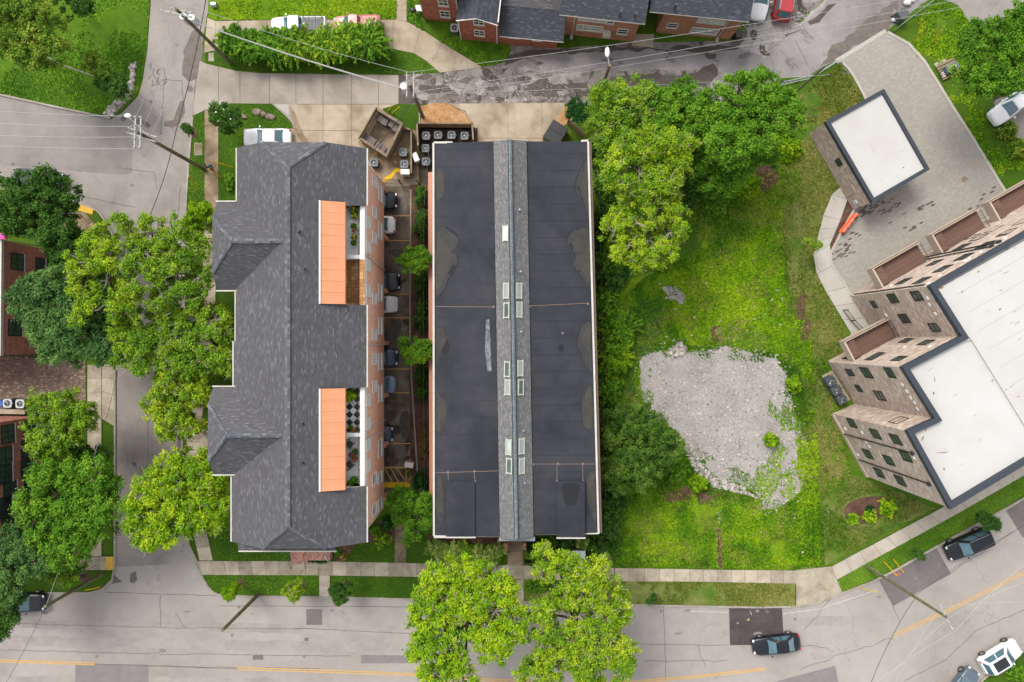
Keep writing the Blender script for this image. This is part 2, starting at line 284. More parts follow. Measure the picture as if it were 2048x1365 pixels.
# ---------------------------------------------------------------- mesh builder
class MB:
    def __init__(s): s.v = []; s.f = []; s.t = []
    def poly(s, pts, tint=.5):
        b = len(s.v); s.v += [tuple(p) for p in pts]; s.f.append(tuple(range(b, b + len(pts)))); s.t.append(tint); return s
    def prism(s, pts, z0, z1, bottom=False, tint=.5, top=True):
        """outline pts (x, y, ...) counter-clockwise or not, extruded z0..z1"""
        a = sum(pts[i][0] * pts[(i + 1) % len(pts)][1] - pts[(i + 1) % len(pts)][0] * pts[i][1] for i in range(len(pts)))
        if a < 0: pts = list(reversed(pts))
        n = len(pts)
        if top: s.poly([(p[0], p[1], z1) for p in pts], tint)
        if bottom: s.poly([(p[0], p[1], z0) for p in reversed(pts)], tint)
        for i in range(n):
            p, q = pts[i], pts[(i + 1) % n]
            s.poly([(p[0], p[1], z0), (q[0], q[1], z0), (q[0], q[1], z1), (p[0], p[1], z1)], tint)
        return s
    def box(s, c, size, rz=0.0, M4=None):
        x, y, z = [q / 2 for q in size]
        cs = [Vector((sx * x, sy * y, sz * z)) for sx in (-1, 1) for sy in (-1, 1) for sz in (-1, 1)]
        m = Matrix.Rotation(rz, 3, 'Z') if M4 is None else M4
        cs = [m @ q + Vector(c) for q in cs]
        for f in ((0, 1, 3, 2), (4, 6, 7, 5), (0, 4, 5, 1), (2, 3, 7, 6), (0, 2, 6, 4), (1, 5, 7, 3)):
            s.poly([cs[i] for i in f])
        return s
    def tube(s, a, b, r0, r1=None, n=6, cap=True):
        a, b = Vector(a), Vector(b); r1 = r0 if r1 is None else r1
        d = b - a
        if d.length < 1e-6: return s
        q = d.to_track_quat('Z', 'Y').to_matrix()
        A = [a + q @ Vector((math.cos(2 * math.pi * i / n) * r0, math.sin(2 * math.pi * i / n) * r0, 0)) for i in range(n)]
        B = [b + q @ Vector((math.cos(2 * math.pi * i / n) * r1, math.sin(2 * math.pi * i / n) * r1, 0)) for i in range(n)]
        for i in range(n): s.poly([A[i], A[(i + 1) % n], B[(i + 1) % n], B[i]])
        if cap: s.poly(list(reversed(A))); s.poly(B)
        return s
    def path(s, pts, r, n=5):
        for i in range(len(pts) - 1): s.tube(pts[i], pts[i + 1], r, n=n, cap=False)
        return s
    def ball(s, c, r, nz=6, na=10):
        r = r if isinstance(r, (tuple, list)) else (r, r, r)
        g = [[Vector((c[0] + r[0] * math.sin(math.pi * i / nz) * math.cos(2 * math.pi * j / na), c[1] + r[1] * math.sin(math.pi * i / nz) * math.sin(2 * math.pi * j / na), c[2] + r[2] * math.cos(math.pi * i / nz))) for j in range(na)] for i in range(nz + 1)]
        for i in range(nz):
            for j in range(na):
                s.poly([g[i][j], g[i + 1][j], g[i + 1][(j + 1) % na], g[i][(j + 1) % na]])
        return s
    def parts(s):
        key = lambda p: (round(p[0], 3), round(p[1], 3), round(p[2], 3)); par = list(range(len(s.f))); own = {}
        def find(i):
            while par[i] != i: par[i] = par[par[i]]; i = par[i]
            return i
        for i, f in enumerate(s.f):
            for q in f:
                k = key(s.v[q])
                if k in own: par[find(i)] = find(own[k])
                else: own[k] = i
        gr = {}
        for i in range(len(s.f)): gr.setdefault(find(i), []).append(i)
        return list(gr.values())
    def build(s, name, mat, parent=None, uvrot=0.0, smooth=False, solid=0, bevel=0, each=False):
        if each:
            for g_ in s.parts():
                m_ = MB()
                for i in g_: m_.poly([s.v[q] for q in s.f[i]], s.t[i])
                o = m_.build(name, mat, parent, uvrot, smooth, solid, bevel)
            return o
        me = bpy.data.meshes.new(name); me.from_pydata(s.v, [], s.f); me.validate()
        nf = len(me.polygons)
        if nf == len(s.t):
            at = me.attributes.new('tint', 'FLOAT', 'FACE'); at.data.foreach_set('value', s.t)
        uv = me.uv_layers.new(name='UVMap'); cr, sr = math.cos(uvrot), math.sin(uvrot)
        Z = Vector((0, 0, 1))
        for p in me.polygons:
            n = p.normal
            if abs(n.z) > .995: t = Vector((cr, sr, 0)); b = Vector((-sr, cr, 0))
            else: t = Z.cross(n).normalized(); b = n.cross(t)
            for li in p.loop_indices:
                co = me.vertices[me.loops[li].vertex_index].co
                uv.data[li].uv = (co.dot(t), co.dot(b))
        o = bpy.data.objects.new(name, me); C.objects.link(o)
        me.materials.append(M[mat] if isinstance(mat, str) else mat)
        if smooth:
            for p in me.polygons: p.use_smooth = True
        if parent is not None: o.parent = parent
        if solid: md = o.modifiers.new('solid', 'SOLIDIFY'); md.thickness = solid; md.offset = -1
        if bevel:
            wl = o.modifiers.new('weld', 'WELD'); md = o.modifiers.new('bevel', 'BEVEL'); md.width = bevel; md.segments = 2; md.limit_method = 'ANGLE'
        return o
def tag(o, label, cat, group=None, kind=None):
    if label: o['label'] = label
    if cat: o['category'] = cat
    if group: o['group'] = group
    if kind: o['kind'] = kind
    return o
def empty(name, loc, label, cat, group=None, rz=0):
    o = bpy.data.objects.new(name, None); C.objects.link(o); o.location = loc; o.rotation_euler = (0, 0, rz); o.empty_display_size = .3
    return tag(o, label, cat, group)
def struct(o): o['kind'] = 'structure'; return o
def rel(root, p): # world -> root local (root only translated)
    return Vector(p) - root.location

rng = random.Random(7)
def jag(pts, amp, step=.5, seed=1, closed=True):
    out = []; n = len(pts)
    for i in range(n if closed else n - 1):
        a, b = Vector(pts[i]), Vector(pts[(i + 1) % n]); d = (b - a); k = max(1, int(d.length / step))
        for j in range(k):
            p = a + d * (j / k)
            q = Vector((p.x * .9 + seed * 7.3, p.y * .9, 0)); q2 = Vector((p.x * 3 + seed * 3.1, p.y * 3, 5))
            out.append(Vector((p.x + amp * (noise.noise(q) + .5 * noise.noise(q2)), p.y + amp * (noise.noise(q + Vector((31, 0, 0))) + .5 * noise.noise(q2 + Vector((17, 0, 0)))), p.z)))
    return out
def smooth_poly(pts, it=2, closed=True):
    for _ in range(it):
        o = []; n = len(pts)
        for i in range(n if closed else n - 1):
            a, b = pts[i], pts[(i + 1) % n]
            o.append((a[0] * .75 + b[0] * .25, a[1] * .75 + b[1] * .25)); o.append((a[0] * .25 + b[0] * .75, a[1] * .25 + b[1] * .75))
        if not closed: o = [pts[0]] + o + [pts[-1]]
        pts = o
    return pts
def sheet(name, px, mat, z, jagamp=0, seed=1, smooth=0, uvrot=0, kind='structure', step=.4):
    if smooth: px = smooth_poly(px, smooth)
    pts = [P(x, y, z) for x, y in px]
    for p in pts: p.z = z
    if jagamp: pts = jag(pts, jagamp, step, seed)
    a = sum(pts[i][0] * pts[(i + 1) % len(pts)][1] - pts[(i + 1) % len(pts)][0] * pts[i][1] for i in range(len(pts)))
    if a < 0: pts.reverse()
    o = MB().poly(pts).build(name, mat, uvrot=uvrot)
    if kind: o['kind'] = kind
    return o
def slab(name, px, mat, z1, smooth=0, uvrot=0, jagamp=0, seed=1):
    if smooth: px = smooth_poly(px, smooth)
    pts = [P(x, y, 0) for x, y in px]
    if jagamp: pts = jag(pts, jagamp, .5, seed)
    o = MB().prism(pts, -.04, z1).build(name, mat, uvrot=uvrot); o['kind'] = 'structure'; return o
def ribbon(px, width, z, smooth=0):
    """flat strip along a pixel polyline, returns list of (left,right)"""
    if smooth: px = smooth_poly(px, smooth, closed=False)
    pts = [P(x, y, 0) for x, y in px]; out = []
    for i, p in enumerate(pts):
        d = (pts[min(i + 1, len(pts) - 1)] - pts[max(i - 1, 0)]).normalized(); n = Vector((-d.y, d.x, 0)) * (width / 2)
        out.append((p + n, p - n))
    return [(Vector((a.x, a.y, z)), Vector((b.x, b.y, z))) for a, b in out]
def strip(name, lines, mat, z, width, smooth=1, kind='structure', jit=0):
    mb = MB()
    for px in lines:
        r = ribbon(px, width, z, smooth)
        if jit:
            pass
        for i in range(len(r) - 1): mb.poly([r[i][1], r[i + 1][1], r[i + 1][0], r[i][0]])
    o = mb.build(name, mat)
    if kind: o['kind'] = kind
    return o
def kerb(name, px, width=.16, h=.13, smooth=1, mat='kerb'):
    r = ribbon(px, width, 0, smooth); mb = MB()
    for i in range(len(r) - 1):
        a, b, c, d = r[i][1], r[i + 1][1], r[i + 1][0], r[i][0]
        up = lambda p: (p.x, p.y, h)
        mb.poly([up(a), up(b), up(c), up(d)]); mb.poly([a, b, up(b), up(a)]); mb.poly([c, d, up(d), up(c)])
    o = mb.build(name, mat); o['kind'] = 'structure'; return o
def slabs(name, A, B, mat, z, spacing=1.35, gap=.03, seed=3, bright=None):
    """walk between two pixel edges A and B (polylines with equal point counts) cut into slabs; joint bed below"""
    rg = random.Random(seed); mb = MB(); bed = MB(); k = 0
    for i in range(len(A) - 1):
        a0, a1, b0, b1 = P(*A[i]), P(*A[i + 1]), P(*B[i]), P(*B[i + 1])
        n = max(1, round((a1 - a0).length / spacing))
        for j in range(n):
            t0, t1 = j / n, (j + 1) / n; g = gap / 2 / max(.1, (a1 - a0).length)
            q = [a0.lerp(a1, t0 + g), a0.lerp(a1, t1 - g), b0.lerp(b1, t1 - g), b0.lerp(b1, t0 + g)]
            ti = rg.choice([.2, .4, .5, .6, .95]) if bright is None else bright(k, rg); k += 1
            pts = [Vector((p.x, p.y, 0)) for p in q]
            mb.prism(pts, -.02, z, tint=ti)
    bp = [P(*p) for p in A] + [P(*p) for p in reversed(B)]
    o = mb.build(name, mat); o['kind'] = 'structure'
    b = bed.prism(bp, -.04, z - .018).build(name + '_bed', 'joint'); b['kind'] = 'structure'
    return o

# ---------------------------------------------------------------- foliage
nr = np.random.default_rng(5)
def leaf_mesh(name, pos, nrm, size, tint, mat, parent, elong=1.5, axis=None):
    """one mesh of leaf-shaped faces; pos, nrm (n,3), size (n,), tint (n,)"""
    n = len(pos)
    r = nr.normal(size=(n, 3)) if axis is None else axis
    t = r - (r * nrm).sum(1, keepdims=True) * nrm; t /= np.linalg.norm(t, axis=1, keepdims=True) + 1e-9
    b = np.cross(nrm, t); s = size[:, None]
    L = t * s * elong * .5; W = b * s * .5
    v = np.stack([pos - L, pos + W * .9 - L * .1 - nrm * s * .12, pos + L, pos - W * .9 - L * .1 - nrm * s * .12], 1).reshape(-1, 3)
    me = bpy.data.meshes.new(name)
    me.vertices.add(4 * n); me.vertices.foreach_set('co', v.astype(np.float32).ravel())
    me.loops.add(4 * n); me.loops.foreach_set('vertex_index', np.arange(4 * n, dtype=np.int32))
    me.polygons.add(n); me.polygons.foreach_set('loop_start', np.arange(0, 4 * n, 4, dtype=np.int32))
    me.update(calc_edges=True)
    at = me.attributes.new('tint', 'FLOAT', 'FACE'); at.data.foreach_set('value', tint.astype(np.float32))
    me.materials.append(mat)
    o = bpy.data.objects.new(name, me); C.objects.link(o)
    if parent is not None: o.parent = parent
    return o
def unit(a): return a / (np.linalg.norm(a, axis=1, keepdims=True) + 1e-9)
def tree(px, base_px, h, blobs, style, label, cat='tree', group=None, name='tree', leaf=.24, dens=1.0, clump=.62, gaps=.0, twigs=1, elong=1.5, flat=.62, nleaf=62, flowers=None, spread=0):
    """px unused centre; blobs = (px, py, radius px) of the crown seen from above; h = top height"""
    base = P(*base_px, 0)
    root = empty(name, base, label, cat, group)
    leaf *= .66; clump *= .74; gaps = max(gaps, .2)
    tm = MB(); tw = MB()
    allp = []; alln = []; alls = []; allt = []; alla = []
    zc = h * .66
    bl = []
    for (x, y, r) in blobs:
        rr = 1.1 * r * (CH - h * .75) / F; rz = min(rr * flat, h * .36)
        z = h - rz * 1.0 - nr.uniform(0, .08) * h
        c = P(x, y, z); bl.append((np.array(c), rr, rz))
    fork = Vector((0, 0, h * .32))
    mean = Vector(np.mean([b[0] for b in bl], 0)) - base
    tr = max(.06, h * .022)
    k1 = Vector((mean.x * .15, mean.y * .15, h * .2)); f2 = Vector((mean.x * .35, mean.y * .35, h * .36))
    tm.tube((0, 0, -.1), k1, tr * 1.25, tr, 8); tm.tube(k1, f2, tr, tr * .85, 8)
    for c, rr, rz in bl:
        cc = Vector(c) - base
        m1 = f2.lerp(cc, .5) + Vector((nr.normal() * .25, nr.normal() * .25, .25)); tm.tube(f2, m1, tr * .6, tr * .42, 6); e = cc + Vector((0, 0, -rz * .3)); tm.tube(m1, e, tr * .42, tr * .22, 6)
        area = 2 * math.pi * rr * rr * .95
        nc = int(area / (clump * clump * 1.5) * dens) + 3
        d = unit(nr.normal(size=(nc, 3))); d[:, 2] = np.abs(d[:, 2]) * .95 - .12; d = unit(d)
        rad = 1.04 - .5 * nr.random(nc) ** 1.3
        # irregular outline
        ang = np.arctan2(d[:, 1], d[:, 0]); ph = nr.random(4) * 6.28
        wob = 1.03 + .13 * np.sin(2 * ang + ph[0]) + .12 * np.sin(3 * ang + ph[1]) + .12 * np.sin(5 * ang + ph[2]) + .07 * np.sin(9 * ang + ph[3])
        pc = np.array(cc) + d * np.array([rr - clump * .5, rr - clump * .5, rz])[None] * (rad * wob)[:, None]
        if gaps:
            keep = np.array([noise.noise(Vector(p * .8) + Vector((base.x, base.y, 0)) * .37) > gaps - .46 for p in pc]); 
            if keep.sum() > 3: pc = pc[keep]; d = d[keep]
        # sparse lower storey of the crown
        nl = max(2, int(nc * .3)); dl = unit(nr.normal(size=(nl, 3))); pl_ = np.array(cc) + dl * np.array([rr * .95, rr * .95, rz * .3]) * nr.random((nl, 1)) ** .4 - np.array([0, 0, rz * 1.15])
        pc = np.concatenate([pc, pl_]); d = np.concatenate([d, dl]); nc = len(pc)
        # limbs and twigs
        sub = [Vector(pc[i]) for i in range(0, nc, 7)]
        for q in sub:
            mid = e.lerp(q, .5) + Vector((nr.normal() * .15, nr.normal() * .15, .1)); tw.tube(e, mid, tr * .2 + .012, tr * .12 + .01, 4, False); tw.tube(mid, q, tr * .12 + .01, .012, 4, False)
        if twigs:
            for i in range(nc):
                if nr.random() < .55 * twigs and sub:
                    q = min(sub, key=lambda s_: (s_ - Vector(pc[i])).length); p = Vector(pc[i]) + Vector(d[i]) * clump * .55 * nr.random()
                    tw.tube(q, p, .022, .009, 3, False)
        ct = np.clip(nr.random(nc) * .75 + nr.random() * .35 - .05, 0, 1)
        if twigs and style[0] == 'Y':
            for i in range(nc):
                if nr.random() < .3:
                    a0 = Vector(pc[i]); dv = Vector(d[i]); a0 = a0 + Vector((0, 0, clump * .3))
                    for _ in range(3):
                        dv = (dv + Vector(nr.normal(size=3)) * .45 + Vector((0, 0, .12))).normalized(); b0 = a0 + dv * clump * .5; tw.tube(a0, b0, .024, .014, 3, False); a0 = b0
        cr = clump * nr.uniform(.7, 1.25, nc)
        ids = np.repeat(np.arange(nc), nleaf)
        dd = unit(nr.normal(size=(len(ids), 3)) + np.array([0, 0, .55]))
        q = nr.random(len(ids)) ** .6 * nr.uniform(.8, 1.25, len(ids))
        off = dd * (q * cr[ids])[:, None] * np.array([1, 1, .62])
        pos = pc[ids] + off
        nn = unit(dd * .8 + nr.normal(size=(len(ids), 3)) * .55 + np.array([0, 0, .55]))
        allp.append(pos); alln.append(nn); alls.append(leaf * nr.uniform(.6, 1.3, len(ids))); allt.append(np.clip(ct[ids] * .6 + .4 * nr.random(len(ids)), 0, 1)); alla.append(unit(off + nr.normal(size=off.shape) * .15))
    pos = np.concatenate(allp); nn = np.concatenate(alln); ss = np.concatenate(alls); tt = np.concatenate(allt)
    if len(pos) > 26000 and False: pass
    tm.build('trunk', 'bark', root, smooth=True)
    if tw.f: tw.build('branches', 'twig' if style[0] == 'Y' else 'bark', root)
    leaf_mesh('crown', pos, nn, ss, tt, LF[style], root, elong, np.concatenate(alla) if elong > 2 else None)
    if flowers:
        idx = nr.choice(len(pos), flowers[1], replace=False); fm = MB()
        for i in idx: fm.ball(pos[i] + np.array([0, 0, .08]), flowers[2], 3, 6)
        fm.build('blossom', flowers[0], root)
    return root
def shrub(px, py, r, h, style, label, name='shrub', group=None, leaf=.16, dens=1.0, elong=1.5, cat='shrub', stretch=(1, 1), rz=0, flowers=None, z0=.05, strand=0):
    """low leafy mound; r in photo pixels"""
    base = P(px, py, z0); root = empty(name, base, label, cat, group, rz)
    rr = r / 20.0; n = int(900 * dens * rr * rr * (stretch[0] * stretch[1])) + 60
    if strand:
        # arching canes with leaves along them
        P_, N_, S_, T_, A_ = [], [], [], [], []; st = MB()
        for i in range(int(strand * rr * rr)):
            a = nr.random() * 6.28; L = rr * nr.uniform(.5, 1.1); s0 = np.array([nr.normal() * rr * .25 * stretch[0], nr.normal() * rr * .2 * stretch[1], h * .1]); tt = nr.random()
            dr = np.array([math.cos(a), math.sin(a), 0]); pk = h * nr.uniform(.75, 1.1)
            k = 24
            u = np.linspace(.25, 1, k); pts = s0 + dr * (u * L)[:, None] * np.array([stretch[0], stretch[1], 1]) + np.array([0, 0, 1]) * (pk * np.sin(np.pi * (u * .62 + .08)))[:, None]
            pts = pts + nr.normal(size=pts.shape) * .05
            P_.append(pts); N_.append(unit(nr.normal(size=pts.shape) * .5 + np.array([0, 0, 1]))); S_.append(leaf * nr.uniform(.7, 1.2, k)); T_.append(np.clip(np.full(k, tt) + nr.normal(size=k) * .1, 0, 1))
            A_.append(unit(np.tile(dr, (k, 1)) + nr.normal(size=(k, 3)) * .5))
            if i % 3 == 0: st.tube((s0[0], s0[1], 0), pts[6], .02, .012, 3, False)
        st.build('stem', 'bark', root)
        leaf_mesh('foliage', np.concatenate(P_), np.concatenate(N_), np.concatenate(S_), np.concatenate(T_), LF[style], root, elong, np.concatenate(A_))
        return root
    d = unit(nr.normal(size=(n, 3))); d[:, 2] = np.abs(d[:, 2])
    ang = np.arctan2(d[:, 1], d[:, 0]); ph = nr.random(3) * 6.28
    wob = 1 + .1 * np.sin(3 * ang + ph[0]) + .08 * np.sin(5 * ang + ph[1]) + .07 * np.sin(9 * ang + ph[2])
    q = (1 - .35 * nr.random(n) ** 2) * wob
    bump = np.array([noise.noise(Vector((a * 3.2 * rr ** .3, b * 3.2 * rr ** .3, c_ * 3 + px))) for a, b, c_ in d * rr])
    q = q * (1 + .28 * bump)
    pos = d * np.array([rr * stretch[0], rr * stretch[1], h]) * q[:, None]
    nn = unit(d * .7 + nr.normal(size=(n, 3)) * .6 + np.array([0, 0, .5]))
    st = MB()
    for i in range(5):
        a = i * 1.256; st.tube((0, 0, 0), (math.cos(a) * rr * .5, math.sin(a) * rr * .5, h * .55), .035, .015, 4, False)
    st.build('stem', 'bark', root)
    leaf_mesh('foliage', pos, nn, leaf * nr.uniform(.6, 1.3, n), np.clip(bump * .9 + .5 + nr.normal(size=n) * .15, 0, 1), LF[style], root, elong)  # tint follows the bump: lighter on bulges, darker in hollows
    if flowers:
        idx = nr.choice(n, flowers[1], replace=False); fm = MB()
        for i in idx: fm.ball(pos[i] * 1.03, flowers[2], 3, 6)
        fm.build('blossom', flowers[0], root)
    return root
def inpoly(x, y, poly):
    c = False; n = len(poly); j = n - 1
    for i in range(n):
        xi, yi = poly[i]; xj, yj = poly[j]
        if (yi > y) != (yj > y) and x < (xj - xi) * (y - yi) / (yj - yi) + xi: c = not c
        j = i
    return c
def tufts(name, poly_px, n, size, style, label, z=.0, thr=None, sc=.25, hgt=.12, seed=0, avoid=()):
    xs = [p[0] for p in poly_px]; ys = [p[1] for p in poly_px]; pts = []
    rg = random.Random(seed + 11)
    tries = 0
    while len(pts) < n and tries < n * 12:
        tries += 1
        x, y = rg.uniform(min(xs), max(xs)), rg.uniform(min(ys), max(ys))
        if not inpoly(x, y, poly_px) or any(inpoly(x, y, a) for a in avoid): continue
        p = P(x, y, z)
        if thr is not None and noise.noise(Vector((p.x * sc, p.y * sc, seed * 3.7))) + .35 * noise.noise(Vector((p.x * sc * 4, p.y * sc * 4, seed))) < thr + rg.uniform(-.08, .08): continue
        pts.append((p.x, p.y, z + rg.random() * hgt, noise.noise(Vector((p.x * .13, p.y * .13, 4))) * 1.3 + .5 * noise.noise(Vector((p.x * .5, p.y * .5, 9)))))
    a = np.array(pts); k = len(a)
    nn = unit(nr.normal(size=(k, 3)) * .55 + np.array([0, 0, 1]))
    o = leaf_mesh(name, a[:, :3], nn, size * nr.uniform(.5, 1.4, k), np.clip(.5 + a[:, 3] * .55 + nr.normal(size=k) * .22, 0, 1), LF[style], None, 2.2)
    o['kind'] = 'stuff'; o['label'] = label; o['category'] = 'grass'
    return o
def wig(a, b, k=10, amp=3, seed=0):
    out = []
    for i in range(k + 1):
        t = i / k; x, y = a[0] + (b[0] - a[0]) * t, a[1] + (b[1] - a[1]) * t
        out.append((x + amp * noise.noise(Vector((x * .05, y * .05, seed))), y + amp * noise.noise(Vector((x * .05, y * .05, seed + 9)))))
    return out
# ================================================================ GROUND
g = MB().poly([(-260, -220, 0), (260, -220, 0), (260, 220, 0), (-260, 220, 0)]).build('ground', 'ground'); struct(g)
# main street with its bend
KT = [(-300, 1186), (170, 1186)]
main_top = [(-900, 1186), (180, 1185), (205, 1178), (225, 1160), (232, 1130), (390, 1124), (400, 1150), (418, 1178), (440, 1191), (640, 1193), (830, 1198), (1060, 1203), (1276, 1210), (1592, 1216), (1640, 1204), (1682, 1186), (1760, 1158), (1870, 1095), (1988, 1030), (2048, 997), (2300, 850), (2900, 500)]
main_bot = [(2900, 830), (2300, 1130), (2048, 1299), (1998, 1329), (1961, 1360), (1900, 1420), (1780, 1478), (1500, 1500), (1000, 1496), (-900, 1470)]
sheet('road', main_top + main_bot, 'asphalt', .004)
side = [(231, 1135), (231, 740), (228, 470), (190, 418), (120, 398), (0, 378), (-400, 330), (-400, 160), (0, 191), (128, 219), (223, 238), (245, 225), (277, 192), (285, 164), (295, 97), (302, 0), (310, -200), (425, -200), (420, 0), (408, 64), (400, 120), (385, 231), (374, 350), (369, 443), (366, 700), (362, 880), (362, 1000), (373, 1080), (391, 1126)]
sheet('side_street', side, 'asphalt_side', .006)
sheet('side_street_lane', [(-400, 160), (0, 192), (128, 220), (222, 239), (268, 285), (264, 345), (240, 350), (0, 330), (-400, 300)], 'asphalt_lot', .010, .12)
# alley with broken asphalt, then the smooth lane climbing to the upper right
sheet('alley', [(797, 146), (880, 146), (964, 135), (1013, 123), (1023, 100), (1010, 86), (1128, 96), (1265, 86), (1480, 82), (1500, 40), (1510, -200), (1760, -200), (1740, -80), (1600, 40), (1553, 159), (1540, 200), (1300, 215), (1130, 209), (797, 208)], 'alley', .006, .12, 4)
sheet('lane', [(1541, 159), (1560, 156), (1615, 154), (1650, 131), (1674, 123), (1770, 64), (1856, 0), (2000, -120), (1740, -120), (1640, 10), (1590, 60), (1540, 96)], 'alley_new', .010, .05, 2)
sheet('alley_band', [(1015, 125), (1128, 106), (1270, 100), (1470, 92), (1545, 100), (1548, 150), (1380, 140), (1200, 140), (1020, 146)], 'alley_new', .009, .25, 3)
sheet('gravel_verge', [(1480, 95), (1500, 50), (1560, 40), (1600, 45), (1660, -10), (1640, 20), (1590, 62), (1540, 90), (1530, 118)], 'gravel', .012, .35, 8)
sheet('parking_yard', [(1780, -200), (1870, -6), (1917, 10), (1935, 40), (1955, 58), (1985, 50), (2048, 20), (2300, -60), (2300, -200)], 'asphalt_lot', .008, .1)
sheet('parking_yard', [(1978, 214), (1992, 200), (2048, 180), (2300, 120), (2300, 330), (2048, 280), (2040, 290), (2022, 256), (1990, 245)], 'asphalt_lot', .008, .12)
sheet('soil_patch', [(1972, 215), (1990, 195), (2020, 190), (2010, 255), (1985, 250), (1978, 235)], 'soil', .006, .15, 5)
# concrete alley and drives
def cells(name, poly, mat, z, cols, rows, joints):
    slab(name, poly, mat, z)
strip_j = []
slab('driveway', [(400, 122), (412, 128), (436, 134), (470, 142), (520, 147), (650, 149), (797, 151), (797, 208), (764, 218), (790, 255), (834, 262), (838, 372), (760, 372), (730, 320), (590, 320), (560, 300), (588, 262), (583, 240), (546, 208), (461, 207), (415, 219), (400, 224), (386, 231), (392, 170)], 'conc_alley', .02)
sheet('drive_apron', [(578, 209), (797, 209), (764, 218), (745, 235), (720, 280), (716, 310), (600, 310), (586, 262), (588, 240)], 'conc_pad', .024, .03)
sheet('drive_stain', [(578, 210), (590, 225), (600, 255), (618, 285), (606, 292), (592, 262), (584, 235)], 'conc_brown', .029, .12, 3)
sheet('service_yard', [(716, 285), (745, 240), (834, 255), (838, 366), (766, 368), (735, 318)], 'conc_brown', .03, .03, 6)
JT = [[(539, 148), (539, 209)], [(592, 149), (592, 209)], [(646, 149), (646, 312)], [(703, 150), (703, 312)], [(757, 150), (757, 216)], [(480, 143), (480, 207)], [(437, 135), (437, 213)], [(592, 209), (797, 209)], [(590, 261), (716, 262)]]
strip('driveway_joint', JT, 'joint', .034, .035, 0)
sheet('drive_patch', [(546, 209), (578, 209), (577, 232), (562, 220)], 'conc_new', .033)
slab('driveway', [(415, 36), (431, 43), (590, 40), (793, 40), (792, -200), (814, -200), (813, 44), (841, 58), (882, 85), (931, 115), (964, 135), (880, 146), (854, 123), (828, 107), (785, 98), (600, 98), (436, 100), (408, 106)], 'conc_pad', .03, smooth=0)
strip('driveway_joint', [[(431, 44), (431, 100)], [(482, 42), (482, 100)], [(534, 42), (534, 98)], [(787, 41), (785, 97)], [(841, 58), (828, 106)], [(884, 86), (864, 122)], [(932, 116), (937, 138)], [(793, 21), (813, 21)], [(793, 40), (813, 44)]], 'joint', .034, .03, 0)
slab('driveway', [(900, 208), (1128, 206), (1132, 240), (1120, 300), (950, 300), (947, 250), (930, 222)], 'conc_pad', .02)
strip('driveway_joint', [[(1016, 208), (1016, 290)], [(1084, 207), (1084, 290)], [(948, 277), (1084, 277)]], 'joint', .026, .03, 0)
slab('driveway', [(1265, 69), (1308, 69), (1306, 96), (1264, 92)], 'conc_pad', .04)
sheet('wood_chip_bed', [(841, 213), (868, 206), (900, 207), (925, 222), (941, 243), (948, 260), (841, 258)], 'mulch_orange', .05, .06, 3)
sheet('wood_chip_bed', [(1128, 215), (1140, 212), (1146, 250), (1120, 250), (1113, 240)], 'mulch_orange', .05, .1, 4)
sheet('soil_patch', [(838, 255), (955, 256), (955, 300), (868, 300), (868, 372), (838, 372)], 'soil', .05, .05, 5)
# lawns
slab('lawn', [(425, -200), (795, -200), (793, 39), (590, 39), (431, 42), (416, 35)], 'lawn_bright', .05)
slab('lawn', [(815, -200), (930, -200), (1000, 80), (1020, 90), (1013, 123), (985, 132), (964, 134), (931, 113), (882, 83), (841, 56), (814, 43)], 'lawn_top', .05, jagamp=.03)
slab('lawn', [(410, 106), (436, 101), (785, 99), (828, 108), (854, 124), (878, 146), (800, 149), (650, 147), (520, 145), (470, 140), (436, 131), (412, 125)], 'lawn', .05)
slab('lawn', [(302, -200), (300, 0), (294, 97), (284, 160), (270, 195), (240, 228), (222, 236), (128, 217), (0, 189), (-400, 157), (-400, -200)], 'lawn_top', .06, jagamp=.03)
slab('lawn', [(388, 228), (410, 222), (410, 445), (374, 450), (378, 350)], 'lawn', .07)
slab('lawn', [(437, 216), (461, 209), (546, 209), (566, 226), (584, 243), (588, 258), (490, 258), (490, 300), (478, 300), (478, 405), (437, 405)], 'lawn', .07)
slab('driveway', [(488, 258), (590, 258), (605, 305), (488, 305)], 'conc_pad', .075)
slab('lawn', [(766, 218), (796, 209), (836, 210), (839, 262), (790, 252)], 'lawn', .07)
slab('lawn', [(376, 445), (478, 405), (478, 1122), (393, 1122), (376, 1080), (366, 1000), (366, 870)], 'lawn', .05)
slab('lawn', [(426, 1060), (455, 1040), (840, 1040), (862, 1128), (426, 1121)], 'lawn', .075)
slab('lawn', [(405, 1150), (638, 1151), (638, 1191), (442, 1190), (420, 1178)], 'lawn', .08)
slab('lawn', [(661, 1152), (860, 1155), (1040, 1158), (1040, 1201), (830, 1197), (661, 1192)], 'lawn', .08)
slab('lawn', [(838, 1075), (1014, 1080), (1014, 1130), (862, 1128), (840, 1127)], 'lawn', .074)
slab('lawn', [(1047, 1158), (1230, 1162), (1590, 1167), (1590, 1214), (1276, 1208), (1047, 1202)], 'dry', .08)
slab('lawn', [(1672, 1160), (1911, 1028), (2048, 950), (2300, 800), (2300, 845), (2048, 990), (1988, 1024), (1870, 1089), (1760, 1153), (1686, 1184)], 'ground', .08)
slab('lawn', [(1998, 1336), (2048, 1305), (2300, 1140), (2300, 1600), (1900, 1600), (1905, 1425), (1963, 1366)], 'lawn', .08)
sheet('lawn', [(1560, 290), (1640, 270), (1700, 400), (1620, 520), (1660, 640), (1700, 680), (1640, 740), (1700, 950), (1870, 1015), (1660, 1130), (1600, 1140), (1610, 1000), (1600, 800), (1570, 560), (1545, 400)], 'dry', .014, .5, 5)
